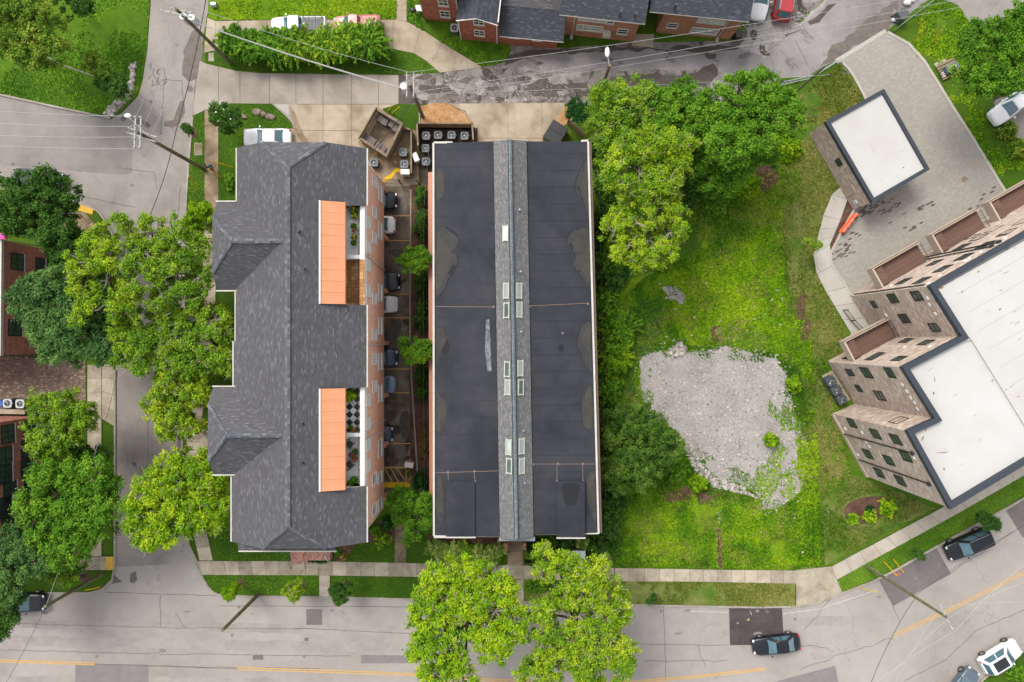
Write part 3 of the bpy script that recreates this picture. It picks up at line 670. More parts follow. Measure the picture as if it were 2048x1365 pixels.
sheet('lawn', [(1600, 190), (1680, 128), (1700, 145), (1730, 200), (1650, 245), (1615, 270), (1590, 250)], 'dry', .018, .2, 6)
sheet('lawn', [(1800, 70), (1875, 5), (1920, 20), (1950, 60), (1990, 210), (2048, 300), (2048, 395), (2014, 390), (1950, 280), (1905, 205), (1850, 115)], 'ground', .022, .15, 7)
sheet('field', [(1200, 640), (1260, 560), (1300, 545), (1400, 500), (1480, 330), (1560, 320), (1560, 560), (1600, 740), (1640, 1000), (1650, 1132), (1560, 1140), (1230, 1136), (1200, 1060), (1360, 930), (1240, 760)], 'field', .010, .45, 4)
sheet('lawn', [(1195, 1060), (1235, 1020), (1225, 1136), (1190, 1136)], 'dry', .018, .2, 4)
# gravel in the vacant lot
GR = [(1277, 706), (1300, 701), (1345, 699), (1362, 688), (1378, 705), (1420, 697), (1450, 690), (1478, 697), (1520, 710), (1557, 718), (1572, 745), (1580, 790), (1592, 830), (1603, 880), (1615, 930), (1602, 985), (1562, 1015), (1530, 1022), (1508, 985), (1480, 968), (1440, 962), (1405, 935), (1385, 900), (1362, 872), (1330, 850), (1300, 838), (1282, 790)]
sheet('gravel', GR, 'gravel', .03, .6, 11, 1, step=.25)
sheet('bare_soil', [(1325, 575), (1350, 570), (1372, 590), (1362, 612), (1340, 600)], 'gravel', .022, .25, 12)
sheet('bare_soil', [(1374, 860), (1392, 870), (1400, 895), (1420, 930), (1400, 935), (1384, 905)], 'mulch', .024, .3, 12)
sheet('bare_soil', [(1560, 700), (1590, 712), (1600, 760), (1585, 765), (1575, 730)], 'mulch', .024, .25, 13)
sheet('bare_soil', [(1433, 1060), (1442, 1060), (1446, 1136), (1434, 1136)], 'mulch', .024, .15, 14)
sheet('bare_soil', [(1436, 1025), (1442, 1022), (1444, 1045), (1438, 1052)], 'gravel', .026, .1, 15)
# mulch beds
sheet('mulch_bed', [(1690, 1010), (1715, 998), (1760, 990), (1785, 1005), (1765, 1035), (1735, 1050), (1700, 1050), (1688, 1035)], 'mulch', .03, .08, 3, 1)
slab('mulch_bed', [(735, 1060), (775, 1030), (793, 1050), (790, 1085), (770, 1092), (745, 1085), (715, 1086), (700, 1105), (690, 1122), (668, 1124), (668, 1095)], 'mulch', .085, smooth=1)
slab('mulch_bed', [(1690, 418), (1696, 400), (1709, 417), (1682, 464), (1662, 504), (1660, 480)], 'mulch', .06)
slab('mulch_bed', [(857, 1068), (1010, 1070), (1010, 1088), (857, 1084)], 'mulch', .08)
slab('mulch_bed', [(820, 370), (862, 370), (862, 1000), (838, 985), (822, 960), (818, 700)], 'mulch', .09)
for (x, y, r) in ((482, 1168, 10), (600, 1170, 11), (692, 1168, 10), (167, 1155, 11), (385, 268, 10), (1470, 0, 1)):
    if r > 2: sheet('mulch_ring', [(x + r * math.cos(a), y + r * math.sin(a)) for a in [i * .63 for i in range(10)]], 'mulch', .095, .07, x)
# parking court beside the apartment block
sheet('parking_lot', [(640, 366), (836, 366), (826, 700), (824, 985), (640, 985)], 'lotfloor', .010)
strip('parking_line', [[(700, y), (827, y)] for y in (432, 481.5, 588.5, 636, 738.5, 786, 887.5, 935)], 'yellow', .016, .09, 0)
strip('parking_line', [[(766, 936), (815, 936)], [(766, 965), (815, 965)], [(812, 936), (812, 965)], [(770, 938), (785, 964)], [(782, 938), (797, 964)], [(794, 938), (808, 958)]], 'yellow', .018, .1, 0)
# old stains and patches on the asphalt
sheet('wet_patch', [(385, 60), (402, 62), (406, 110), (400, 150), (396, 190), (388, 200), (390, 160), (378, 165), (364, 150), (366, 105), (374, 90)], 'stain', .014, .18, 2)
sheet('wet_patch', [(330, 245), (345, 240), (360, 205), (366, 200), (370, 225), (358, 250), (345, 256), (328, 252)], 'stain', .014, .14, 3)
sheet('wet_patch', [(262, 238), (285, 240), (302, 250), (296, 256), (264, 250)], 'stain', .014, .14, 4)
sheet('wet_patch', [(1150, 190), (1200, 160), (1290, 148), (1360, 152), (1400, 140), (1425, 128), (1437, 145), (1425, 160), (1400, 175), (1300, 185), (1200, 200)], 'wet', .016, .35, 5, step=.3)
sheet('wet_patch', [(1058, 168), (1090, 158), (1110, 168), (1170, 166), (1175, 178), (1110, 182), (1120, 196), (1060, 192)], 'wet', .016, .3, 6)
sheet('wet_patch', [(1016, 112), (1060, 100), (1126, 100), (1124, 106), (1060, 112), (1030, 124), (1010, 132)], 'wet', .018, .1, 7)
for i_, (x, y, a_, b_) in enumerate(((850, 155, 18, 4), (930, 160, 22, 5), (985, 178, 14, 6), (900, 196, 22, 4), (1000, 198, 12, 4), (1090, 150, 16, 4), (1080, 128, 8, 5), (1215, 122, 12, 5), (1240, 200, 40, 6), (1340, 120, 10, 4), (1420, 112, 12, 6), (1490, 112, 14, 5), (1360, 96, 24, 3), (1180, 100, 30, 3), (1505, 70, 8, 10))): sheet('wet_patch', [(x + a_ * math.cos(t), y + b_ * math.sin(t)) for t in [k * .42 for k in range(15)]], ('wet', 'stain')[i_ % 2], .0182 + .0002 * i_, .3, 70 + i_, step=.25)
sheet('wet_patch', [(838, 170), (900, 172), (905, 184), (850, 186), (838, 180)], 'wet', .016, .25, 8)
sheet('wet_patch', [(797, 172), (822, 172), (838, 208), (797, 208)], 'wet', .017, .08, 9)
sheet('wet_patch', [(1672, 8), (1650, 30), (1640, 45), (1618, 52), (1616, 45), (1638, 30), (1655, 12)], 'wet', .016, .2, 10)
sheet('wet_patch', [(1520, 90), (1528, 92), (1530, 102), (1540, 106), (1538, 113), (1525, 112), (1519, 100)], 'wet', .016, .12, 11)
sheet('wet_patch', [(1600, 60), (1612, 55), (1572, 75), (1570, 72)], 'wet', .016, .12, 12)
sheet('wet_patch', [(1128, 98), (1265, 95), (1310, 98), (1470, 92), (1480, 100), (1400, 106), (1345, 100), (1340, 110), (1330, 100), (1200, 104), (1140, 108)], 'wet', .017, .3, 14)
sheet('asphalt_patch', [(1770, 64), (1690, 108), (1658, 126), (1640, 134), (1668, 92), (1720, 50), (1770, 15), (1785, 10), (1785, 30), (1778, 58)], 'stain', .015, .5, 13)
sheet('asphalt_patch', [(1458, 1215), (1564, 1216), (1567, 1270), (1570, 1290), (1460, 1291)], 'patch_dark', .012)
sheet('asphalt_patch', [(1758, 1161), (1873, 1096), (1902, 1148), (1786, 1213)], 'patch', .012)
sheet('asphalt_patch', [(2012, 1022), (2080, 980), (2110, 1040), (2046, 1076)], 'patch', .012)
sheet('asphalt_patch', [(612, 1219), (644, 1219), (644, 1250), (613, 1250)], 'patch', .012, .03)
sheet('asphalt_patch', [(151, 1328), (297, 1330), (297, 1400), (150, 1400)], 'patch_mid', .012)
sheet('asphalt_patch', [(722, 1310), (850, 1312), (850, 1327), (722, 1327)], 'patch_mid', .012)
sheet('asphalt_patch', [(1520, 1372), (1670, 1332), (1680, 1378), (1530, 1420)], 'patch_mid', .012)
sheet('asphalt_patch', [(226, 238), (262, 240), (262, 262), (224, 254)], 'asphalt_side', .016)
sheet('wet_patch', [(260, 1147), (270, 1143), (275, 1158), (268, 1168), (260, 1164)], 'stain', .014, .14, 12)
sheet('wet_patch', [(228, 1150), (238, 1158), (245, 1163), (225, 1168)], 'stain', .014, .1, 13)
sheet('asphalt_patch', [(262, 925), (272, 924), (273, 932), (268, 933)], 'stain', .014, .03)
rg = random.Random(77)
for i in range(26):
    x = rg.uniform(40, 1980); t_ = 1212 if x < 1600 else 1212 - (x - 1600) * .5
    y = t_ + rg.choice((8, 12, 30, 60, 95)) + rg.uniform(-6, 6); a, b = rg.uniform(2, 9), rg.uniform(1.5, 4)
    sheet('oil_stain', [(x + a * math.cos(t), y + b * math.sin(t)) for t in [k * .7 for k in range(9)]], 'patch_mid', .0125 + .0001 * i, .1, i + 90, step=.2)
for i, (a, b, w_) in enumerate((((-100, 1245), (800, 1262), .9), ((-100, 1280), (800, 1296), 1.0), ((1290, 1262), (1700, 1240), .9), ((-100, 1360), (560, 1366), .9))):
    m_ = MB(); r_ = ribbon(wig(a, b, 60, 5, i), w_, .0085 + i * .0004); [m_.poly([r_[j][1], r_[j + 1][1], r_[j + 1][0], r_[j][0]]) for j in range(len(r_) - 1)]; struct(m_.build('worn_lane', 'asphalt_worn'))
# oil marks in the parking court
for i, (x, y, a, b) in enumerate(((790, 505, 16, 8), (800, 520, 10, 14), (790, 655, 13, 22), (775, 540, 8, 10), (783, 832, 10, 12), (772, 800, 6, 10), (812, 850, 14, 30), (778, 672, 8, 15))):
    sheet('oil_stain', [(x + a * math.cos(t), y + b * math.sin(t)) for t in [k * .52 for k in range(12)]], 'wet', .0125 + .0004 * i, .15, i)
for i, (x, y, a, b) in enumerate(((802, 415, 14, 22), (800, 900, 12, 20), (806, 740, 10, 14), (800, 690, 10, 12))):
    sheet('dust_stain', [(x + a * math.cos(t), y + b * math.sin(t)) for t in [k * .52 for k in range(12)]], 'stain', .0115 + .0003 * i, .3, i + 20)
# tar seams and cracks, drawn along the joints in the asphalt
cr = [wig((24, 1247), (340, 1256), 20, 2), wig((340, 1256), (640, 1258), 20, 2), wig((590, 1256), (820, 1268), 14, 2), wig((1245, 1288), (1455, 1291), 14, 2), wig((210, 1185), (440, 1192), 14, 1.5), wig((440, 1212), (830, 1214), 20, 1),
      wig((320, 1190), (322, 1256), 6, 2), wig((1327, 1212), (1332, 1360), 8, 2), wig((1290, 1322), (1455, 1322), 12, 4), wig((1395, 1290), (1412, 1336), 8, 6, 3), wig((1600, 1340), (1786, 1275), 16, 6, 4), wig((1608, 1260), (1680, 1175), 10, 6, 5),
      wig((1810, 1362), (1890, 1320), 8, 2), wig((1890, 1320), (1955, 1260), 9, 3), wig((1955, 1260), (2060, 1215), 10, 3), wig((1785, 1212), (1800, 1245), 5, 3), wig((1895, 1150), (2048, 1050), 14, 3), wig((1600, 1290), (1660, 1300), 6, 5, 6),
      wig((0, 1300), (320, 1308), 24, 3, 7), wig((320, 1308), (700, 1312), 24, 3, 8), wig((190, 1328), (475, 1338), 16, 1), wig((297, 1332), (640, 1338), 16, 2), wig((350, 1226), (370, 1256), 5, 1),
      wig((300, 175), (328, 160), 8, 5, 1), wig((328, 160), (322, 270), 16, 4, 2), wig((328, 160), (364, 162), 8, 4, 3), wig((364, 160), (366, 205), 8, 2, 4), wig((278, 190), (300, 205), 5, 4), wig((160, 392), (270, 415), 12, 1), wig((310, 346), (313, 378), 4, 1), wig((232, 335), (310, 346), 8, 1),
      wig((362, 370), (355, 440), 8, 2), wig((1000, 150), (1150, 148), 16, 5, 4), wig((1020, 150), (1100, 180), 14, 9, 5), wig((900, 165), (1000, 180), 12, 9, 6), wig((870, 150), (960, 200), 16, 10, 7), wig((940, 150), (920, 205), 9, 8, 8), wig((985, 152), (1000, 205), 9, 8, 9), wig((1540, 110), (1552, 155), 6, 1), wig((1560, 100), (1600, 140), 8, 1), wig((1590, 80), (1625, 148), 8, 1), wig((296, 790), (296, 990), 12, 1), wig((296, 910), (345, 912), 6, 1)]
strip('road_crack', cr, 'tar', .0185, .04, 0)
rg = random.Random(3); cr2 = []
for i in range(60):
    x = rg.uniform(800, 1130); y = rg.uniform(152, 204); a = rg.uniform(0, 6.28); L = rg.uniform(10, 34)
    cr2.append(wig((x, y), (x + L * math.cos(a), y + L * .7 * math.sin(a)), 6, 9, i))
for i in range(16):
    x = rg.uniform(300, 335); y = rg.uniform(120, 170); cr2.append(wig((x, y), (x + rg.uniform(-9, 9), y + rg.uniform(6, 14)), 4, 6, i))
strip('alley_crack', cr2, 'tar_dark', .0175, .06, 0)
for i in range(26):
    x = rg.uniform(805, 1130); y = rg.uniform(152, 204); a, b = rg.uniform(4, 16), rg.uniform(3, 8)
    sheet('broken_asphalt', [(x + a * math.cos(t), y + b * math.sin(t)) for t in [k * .7 for k in range(9)]], ('asphalt_side', 'wet', 'gravel')[i % 3], .0095 + .0002 * i, .3, i + 40)
# painted lines
strip('centre_line', [[(-600, 1313), (0, 1320), (190, 1326)], [(475, 1335), (640, 1340), (815, 1347), (1060, 1363), (1160, 1368), (1270, 1362), (1400, 1351), (1531, 1336)], [(1787, 1269), (1900, 1217), (2048, 1143), (2300, 1015)]], 'yellow', .020, .1, 0)
strip('centre_line', [[(-600, 1317), (0, 1324), (190, 1330)], [(475, 1339.5), (640, 1344.5), (815, 1351), (1060, 1367), (1160, 1372), (1270, 1366), (1400, 1355), (1531, 1340)], [(1789, 1273.5), (1902, 1221), (2048, 1148), (2300, 1020)]], 'yellow', .020, .1, 0)
strip('edge_line', [[(1380, 1223), (1455, 1225)], [(1566, 1228), (1640, 1218)], [(1640, 1218), (1755, 1180)]], 'white_mark', .020, .06, 0)
strip('survey_mark', [[(1500, 1222), (1503, 1230)], [(1493, 1240), (1499, 1241)]], 'white_mark', .021, .05, 0)
for (x, y) in ((1497, 1239),): sheet('survey_mark', [(x - 2, y - 2), (x + 2, y - 1), (x + 1, y + 2)], 'yellow_bright', .022)
strip('survey_mark', [[(1795, 1143), (1800, 1152)], [(1788, 1150), (1803, 1148)]], 'orange', .022, .05, 0)
# kerbs
kerb('kerb', [(-600, 1187), (180, 1186), (205, 1179), (225, 1160), (230, 1135), (230.5, 1110), (230.5, 740)], smooth=0, width=.2)
kerb('kerb', [(227, 735), (227, 480), (225, 466), (205, 432), (190, 418), (165, 409), (120, 398), (40, 386)], width=.18)
kerb('kerb', [(394, 1122), (403, 1150), (420, 1179), (440, 1192), (640, 1193.5), (830, 1198.5), (1060, 1203.5), (1276, 1210.5), (1592, 1216), (1640, 1204), (1684, 1186), (1760, 1157.5), (1870, 1094.5), (1988, 1029.5), (2048, 996.5), (2300, 850)], width=.18)
kerb('kerb', [(394, 1122), (374, 1080), (365, 1010), (365, 880), (368, 700), (371, 443), (376, 350), (386, 235)], width=.18)
kerb('kerb', [(2300, 1132), (2048, 1301), (1998, 1331), (1961, 1362), (1900, 1422)], width=.18)
kerb('kerb', [(-400, 158), (0, 190), (128, 218), (222, 237)], width=.18, smooth=0)
kerb('kerb', [(388, 231), (410, 221)], width=.12, smooth=0)
kerb('kerb', [(546, 209), (566, 226), (584, 243), (589, 258)], width=.12)
kerb('kerb', [(838, 208), (840, 258)], width=.12, smooth=0); kerb('kerb', [(900, 208), (930, 224), (946, 250), (947, 285)], width=.12)
kerb('kerb', [(1685, 127), (1698, 139), (1711, 160), (1731, 198), (1738, 215)], width=.22, h=.1, mat='conc_new'); kerb('kerb', [(1774, 65), (1816, 88), (1848, 123), (1875, 166), (1901, 209), (1944, 276), (1998, 365), (2014, 390)], width=.28, h=.1, mat='conc_new', smooth=0)
kerb('kerb', [(1672, 124), (1772, 63)], width=.5, h=.05, mat='conc_new', smooth=0)
kerb('kerb', [(1709, 417), (1682, 464), (1661, 505), (1662, 528), (1701, 589)], width=.2, h=.13, mat='conc_new', smooth=0)
kerb('kerb', [(822, 380), (820, 700), (836, 960)], width=.14, h=.14, smooth=0)
# walks
old = lambda k, rg: (.2, .35, .45, .5, .55, .3, .4, .95, .9)[rg.randrange(9)]
slabs('pavement', [(394, 1122), (638, 1122.5), (862, 1127), (1046, 1131), (1228, 1136)], [(402, 1149.5), (638, 1150.5), (862, 1154), (1046, 1158), (1228, 1162.5)], 'conc_old', .10, seed=5, bright=old)
slabs('pavement', [(1229, 1136), (1378, 1138.5), (1463, 1140), (1592, 1141)], [(1229, 1162.5), (1378, 1163), (1463, 1164.5), (1592, 1167)], 'conc_old', .10, spacing=1.4, bright=lambda k, rg: (.35, .3, .4, .9, .95, .38, .42, .36, .9, .95, .92, .3, .35, .9, .88)[k % 15])
slabs('pavement', [(1663, 1133), (1884, 1015), (2048, 921), (2300, 776)], [(1673, 1159), (1911, 1029), (2048, 950), (2300, 805)], 'conc', .10, spacing=1.5, bright=lambda k, rg: .5 + rg.random() * .2)
slab('driveway_apron', [(1592, 1140.5), (1663, 1133), (1673, 1160), (1684, 1184), (1640, 1202), (1592, 1214)], 'conc_old', .09)
slabs('path', [(639, 1150.5), (639, 1193)], [(660, 1151), (660, 1193)], 'conc', .101, spacing=1.1)
slabs('path', [(790, 1040), (790, 1126)], [(812, 1040), (812, 1126)], 'conc_brown', .10, spacing=1.2)
slabs('path', [(1015, 1075), (1015, 1131)], [(1046, 1075), (1046, 1131)], 'conc_brown', .102, spacing=1.15)
slabs('path', [(1023, 1158.5), (1023, 1202)], [(1047, 1158.5), (1047, 1202)], 'conc_old', .101, spacing=1.3)
slabs('path', [(410, 222), (410, 445)], [(437, 216), (437, 410)], 'conc_brown', .09, spacing=1.5)
slabs('path', [(410, 445), (402, 700), (374, 860), (374, 908), (388, 1070), (400, 1121)], [(437, 410), (428, 700), (400, 860), (400, 908), (414, 1065), (426, 1121)], 'conc_old', .09, spacing=1.4)
slabs('path', [(400, 862), (440, 862)], [(400, 908), (440, 908)], 'conc_old', .092, spacing=1.2)
slabs('path', [(176, 730), (176, 1112)], [(204, 730), (204, 1112)], 'conc_old', .10, spacing=1.35)
slabs('path', [(205, 728), (205, 838)], [(228, 728), (228, 852)], 'conc_old', .085, spacing=1.5)
slabs('pavement', [(60, 1113), (228, 1113)], [(60, 1140), (228, 1140)], 'conc_old', .10, spacing=1.35)
slabs('pavement', [(118, 428), (170, 424), (200, 460), (214, 500)], [(118, 468), (160, 462), (178, 480), (190, 520)], 'conc_brown', .09, spacing=1.3)
slab('tactile_paving', [(213, 1113.5), (227.5, 1113.5), (227.5, 1139.5), (213, 1139.5)], 'tactile', .112)
slab('tactile_paving', [(162, 410), (189, 417), (186, 430), (158, 422)], 'tactile', .112)
slab('lawn', [(-300, 1142), (226, 1142), (222, 1160), (204, 1177), (180, 1184), (-300, 1185)], 'lawn', .08)
slab('lawn', [(206, 838), (227, 852), (227, 1111), (206, 1111)], 'lawn', .07)
slab('lawn', [(-300, 720), (0, 800), (80, 820), (175, 820), (175, 1112), (-300, 1112)], 'lawn', .05)
slab('lawn', [(0, 390), (118, 402), (170, 412), (190, 422), (222, 468), (226, 735), (100, 700), (95, 480), (0, 470)], 'lawn', .05)
slab('plaza', [(-300, 695), (172, 722), (172, 822), (-300, 815)], 'herring', .07)
slab('gutter_pan', [(355, 862), (361, 862), (361, 910), (355, 910)], 'patch', .02)
# paver court and its walk
slab('court', [(1676, 125), (1771, 66), (1814, 90), (1846, 125), (1873, 168), (1899, 211), (1942, 278), (1996, 367), (2040, 440), (2300, 300), (2300, 520), (1860, 560), (1702, 590), (1663, 528), (1662, 505), (1683, 464), (1709, 417), (1640, 260), (1735, 215), (1711, 160), (1698, 139), (1686, 127)], 'paver', .06, uvrot=R(27))
slabs('path', [(1679, 376), (1663, 390), (1646, 432), (1626, 510), (1633, 548), (1652, 585), (1702, 668)], [(1702, 376), (1694, 400), (1680, 440), (1659, 490), (1663, 532), (1690, 575), (1750, 668)], 'conc_new', .09, spacing=1.6)
sheet('gravel_verge', [(1712, 690), (1700, 668), (1745, 640), (1780, 668), (1760, 700)], 'conc_new', .05)
# stains on the pavers
rg = random.Random(9)
for i in range(34):
    if i < 14: x, y = 1705 + rg.random() ** 1.5 * 90, 420 + rg.uniform(-8, 14) - i * .6
    elif i < 26: x, y = 1668 + rg.uniform(0, 55), 500 + rg.uniform(-30, 40)
    else: x, y = rg.uniform(1730, 1990), rg.uniform(380, 480)
    if x > 1702 + (y - 520) * .5 or y < 560:
        q = P(x, y, .0); mb = MB()
        for k in range(rg.randint(2, 6)):
            u = (rg.randint(-2, 2)) * .42; v = rg.randint(-1, 2) * .16; c_, s_ = math.cos(R(27)), math.sin(R(27))
            cx, cy = q.x + u * c_ - v * s_, q.y + u * s_ + v * c_; L, W = .2, .075
            mb.poly([(cx + a * L * c_ - b * W * s_, cy + a * L * s_ + b * W * c_, .0625 + .0003 * k + .002 * (i % 5)) for a, b in ((-1, -1), (1, -1), (1, 1), (-1, 1))])
        struct(mb.build('paver_stain', 'stain' if i % 2 else 'wet'))
# scattered stones and rubble
def stones(name, px, n, smin, smax, mat, label, z=.0, seed=1, thr=None):
    rg = random.Random(seed); mb = MB(); xs = [p[0] for p in px]; ys = [p[1] for p in px]; k = 0
    while k < n:
        x, y = rg.uniform(min(xs), max(xs)), rg.uniform(min(ys), max(ys))
        if not inpoly(x, y, px): continue
        k += 1
        s = rg.uniform(smin, smax); c = P(x, y, z); m = 5; ph = rg.random() * 6; ti = rg.random()
        top = [(c.x + s * .55 * math.cos(ph + j * 1.256) * rg.uniform(.7, 1.1), c.y + s * .5 * math.sin(ph + j * 1.256) * rg.uniform(.6, 1.1), z + s * rg.uniform(.25, .5)) for j in range(m)]
        bot = [(c.x + s * .8 * math.cos(ph + j * 1.256), c.y + s * .7 * math.sin(ph + j * 1.256), z - .02) for j in range(m)]
        mb.poly(top, ti)
        for j in range(m): mb.poly([bot[j], bot[(j + 1) % m], top[(j + 1) % m], top[j]], ti)
    o = mb.build(name, mat); o['kind'] = 'stuff'; o['label'] = label; o['category'] = 'stones'; return o
stones('gravel_stones', GR, 6500, .03, .1, 'stone', 'loose pale gravel stones covering the vacant lot', .03, 1)
stones('gravel_stones', [(1368, 870), (1385, 900), (1405, 935), (1440, 962), (1480, 970), (1520, 1000), (1500, 990), (1430, 975), (1392, 945), (1372, 905)], 700, .08, .3, 'stone', 'coarse white rubble along the lower left rim of the gravel', .02, 2)
stones('gravel_stones', [(1335, 700), (1360, 684), (1375, 700), (1366, 712), (1345, 712)], 60, .12, .45, 'stone', 'heap of white stones at the upper edge of the gravel', .03, 3)
stones('rubble', [(262, 130), (272, 120), (268, 160), (262, 190), (250, 205), (225, 232), (205, 232), (218, 214), (240, 195), (258, 165)], 190, .12, .42, 'stone', 'broken stone rubble between the lawn and the side street', .05, 4)
stones('field_stones', [(1300, 560), (1560, 560), (1640, 1120), (1480, 1060), (1600, 700), (1300, 690)], 150, .05, .22, 'stone', 'scattered small stones in the rough grass of the vacant lot', .02, 5)
stones('alley_gravel', [(800, 140), (1140, 128), (1140, 208), (840, 208)], 900, .03, .1, 'stone', 'loose grit on the broken asphalt of the alley', .01, 6)
stones('alley_gravel', [(1480, 40), (1560, 45), (1640, -5), (1640, 15), (1540, 110), (1485, 110)], 500, .04, .12, 'stone', 'loose gravel beside the two parked vehicles at the top', .01, 7)
stones('leaf_litter', [(0, 700), (170, 725), (170, 820), (0, 812)], 2200, .05, .13, 'rock', 'dry leaves and litter on the brick plaza', .068, 8)
# rough growth
stones('gravel_stones', [(1262, 700), (1300, 690), (1360, 678), (1450, 682), (1560, 708), (1590, 745), (1605, 830), (1630, 930), (1615, 1000), (1530, 1040), (1490, 985), (1400, 950), (1340, 870), (1262, 800)], 1500, .05, .2, 'stone', 'stray gravel stones spread around the rim of the gravel', .02, 9)
for i_, q_ in enumerate(([(1500, 335), (1550, 325), (1560, 360), (1530, 385), (1505, 370)], [(1430, 655), (1490, 640), (1545, 690), (1500, 705), (1440, 690)], [(1390, 985), (1440, 975), (1480, 1000), (1430, 1015), (1395, 1005)], [(1580, 420), (1600, 400), (1605, 500), (1590, 560), (1578, 500)], [(1590, 600), (1612, 590), (1618, 680), (1600, 700)])): sheet('bare_soil', q_, ('mulch', 'dry')[i_ % 2], .05, .5, 50 + i_)
FL = [(1200, 640), (1290, 555), (1400, 500), (1480, 330), (1565, 320), (1575, 560), (1640, 1000), (1650, 1132), (1560, 1138), (1230, 1134), (1200, 1060)]
tufts('weeds', [(1600, 700), (1660, 690), (1700, 950), (1690, 1100), (1640, 1132), (1560, 1136), (1640, 1000)], 2500, .13, 'M', 'sparse green weeds along the edge between the vacant lot and the drying lawn', .02, .02, .4, .06, 41)
tufts('weeds', FL, 9000, .13, 'DR', 'thin olive and straw coloured grass mixed through the vacant lot', .03, .1, .35, .08, 43, [GR])
LIME = [(1335, 545), (1480, 500), (1500, 400), (1560, 340), (1570, 560), (1605, 700), (1600, 740), (1540, 705), (1360, 690), (1345, 620)]
BARE = [[(1330, 985), (1350, 982), (1372, 970), (1385, 985), (1378, 1000), (1350, 1006), (1330, 1004)], [(1500, 335), (1550, 325), (1560, 360), (1530, 385), (1505, 370)], [(1325, 572), (1345, 575), (1372, 590), (1366, 615), (1350, 600), (1330, 600)], [(1420, 655), (1440, 650), (1450, 685), (1425, 688)], [(1434, 1055), (1445, 1055), (1448, 1134), (1434, 1134)]]
for i_, q_ in enumerate(BARE): tufts('weeds', q_, 60, .11, 'DR', 'few dry blades on the %s bare patch of the vacant lot' % ('red-brown', 'upper', 'grey', 'middle', 'narrow lower')[i_], .02, None, .3, .05, 50 + i_)
for i_, q_ in enumerate(BARE[:2] + BARE[3:4]): sheet('bare_soil', q_, 'mulch', .016, .3, 60 + i_)
tufts('weeds', LIME, 17000, .13, 'W', 'lime green weeds above the gravel in the vacant lot', .01, -.45, .3, .08, 1, [GR] + BARE)
tufts('weeds', FL, 60000, .14, 'M', 'mid green rough grass over the whole vacant lot', .01, -.3, .3, .07, 31, [GR, LIME] + BARE)
tufts('weeds', [(1200, 300), (1290, 300), (1330, 560), (1320, 700), (1262, 720), (1280, 830), (1240, 1130), (1200, 1060)], 14000, .15, 'D', 'dark weeds along the foot of the long building', .01, -.1, .3, .1, 32)
tufts('weeds', [(1240, 990), (1430, 990), (1560, 1040), (1640, 1020), (1645, 1130), (1400, 1136), (1240, 1130)], 9000, .13, 'W', 'brighter grass blades below the gravel', .02, -.02, .35, .07, 33, BARE)
tufts('weeds', [(1390, 345), (1500, 330), (1560, 330), (1600, 300), (1600, 400), (1560, 420), (1480, 500), (1400, 490), (1370, 400)], 8000, .14, 'O', 'olive grass at the top of the vacant lot', .02, -.1, .35, .07, 34, BARE)
tufts('weeds', [(1262, 698), (1300, 690), (1362, 678), (1450, 682), (1560, 708), (1590, 745), (1605, 830), (1635, 930), (1615, 1000), (1530, 1040), (1490, 990), (1400, 958), (1340, 878), (1266, 805)], 2600, .13, 'M', 'weeds creeping over the rim of the gravel', .03, .0, .7, .06, 35, [[(1300, 715), (1540, 725), (1570, 830), (1590, 930), (1520, 960), (1400, 900), (1310, 830)]])
tufts('weeds', [(1540, 790), (1575, 800), (1590, 880), (1615, 900), (1615, 960), (1560, 1020), (1505, 985), (1520, 900), (1530, 860)], 1500, .14, 'W', 'weeds growing through the lower right of the gravel', .03, .12, .55, .06, 2)
tufts('weeds', [(1560, 300), (1640, 270), (1680, 380), (1630, 520), (1700, 690), (1650, 740), (1700, 950), (1860, 1012), (1660, 1130), (1610, 1000), (1570, 560)], 17000, .12, 'DR', 'patchy drying grass beside the brown brick building', .012, -.4, .3, .05, 3, [[(1685, 1010), (1715, 994), (1762, 986), (1790, 1003), (1770, 1038), (1737, 1054), (1698, 1054), (1684, 1035)]])
tufts('weeds', [(1590, 640), (1622, 640), (1640, 1000), (1640, 1130), (1560, 1130), (1600, 980), (1580, 760)], 3500, .16, 'W', 'line of taller weeds along the right edge of the gravel', .012, -.05, .3, .14, 4)
tufts('weeds', [(1600, 190), (1680, 128), (1730, 200), (1650, 245), (1590, 255)], 3500, .12, 'DR', 'thin grass between the lane and the flat-roofed garage', .018, -.2, .4, .06, 5)
tufts('weeds', [(1800, 70), (1875, 5), (1920, 20), (1950, 60), (1990, 210), (2048, 300), (2048, 395), (2014, 390), (1905, 205)], 5000, .13, 'W', 'grass on the bank right of the paver court', .022, -.05, .4, .06, 6)
tufts('grass_tufts', [(0, 0), (300, 0), (284, 160), (222, 232), (0, 187)], 15000, .13, 'G', 'mown grass blades on the upper left lawn', .06, -.2, .3, .03, 7)
tufts('grass_tufts', [(425, 0), (793, 0), (793, 38), (431, 40)], 5000, .12, 'W', 'mown grass blades on the bright lawn at the top', .05, -.3, .3, .03, 8)
tufts('grass_tufts', [(1235, 1163), (1590, 1168), (1590, 1213), (1276, 1207)], 5000, .11, 'DR', 'dry grass blades on the verge below the vacant lot', .08, -.3, .3, .04, 9)
tufts('grass_tufts', [(815, 0), (920, 0), (1000, 80), (1013, 122), (966, 133), (814, 42)], 3000, .13, 'G', 'uneven grass beside the curved concrete drive', .05, -.2, .3, .05, 10)

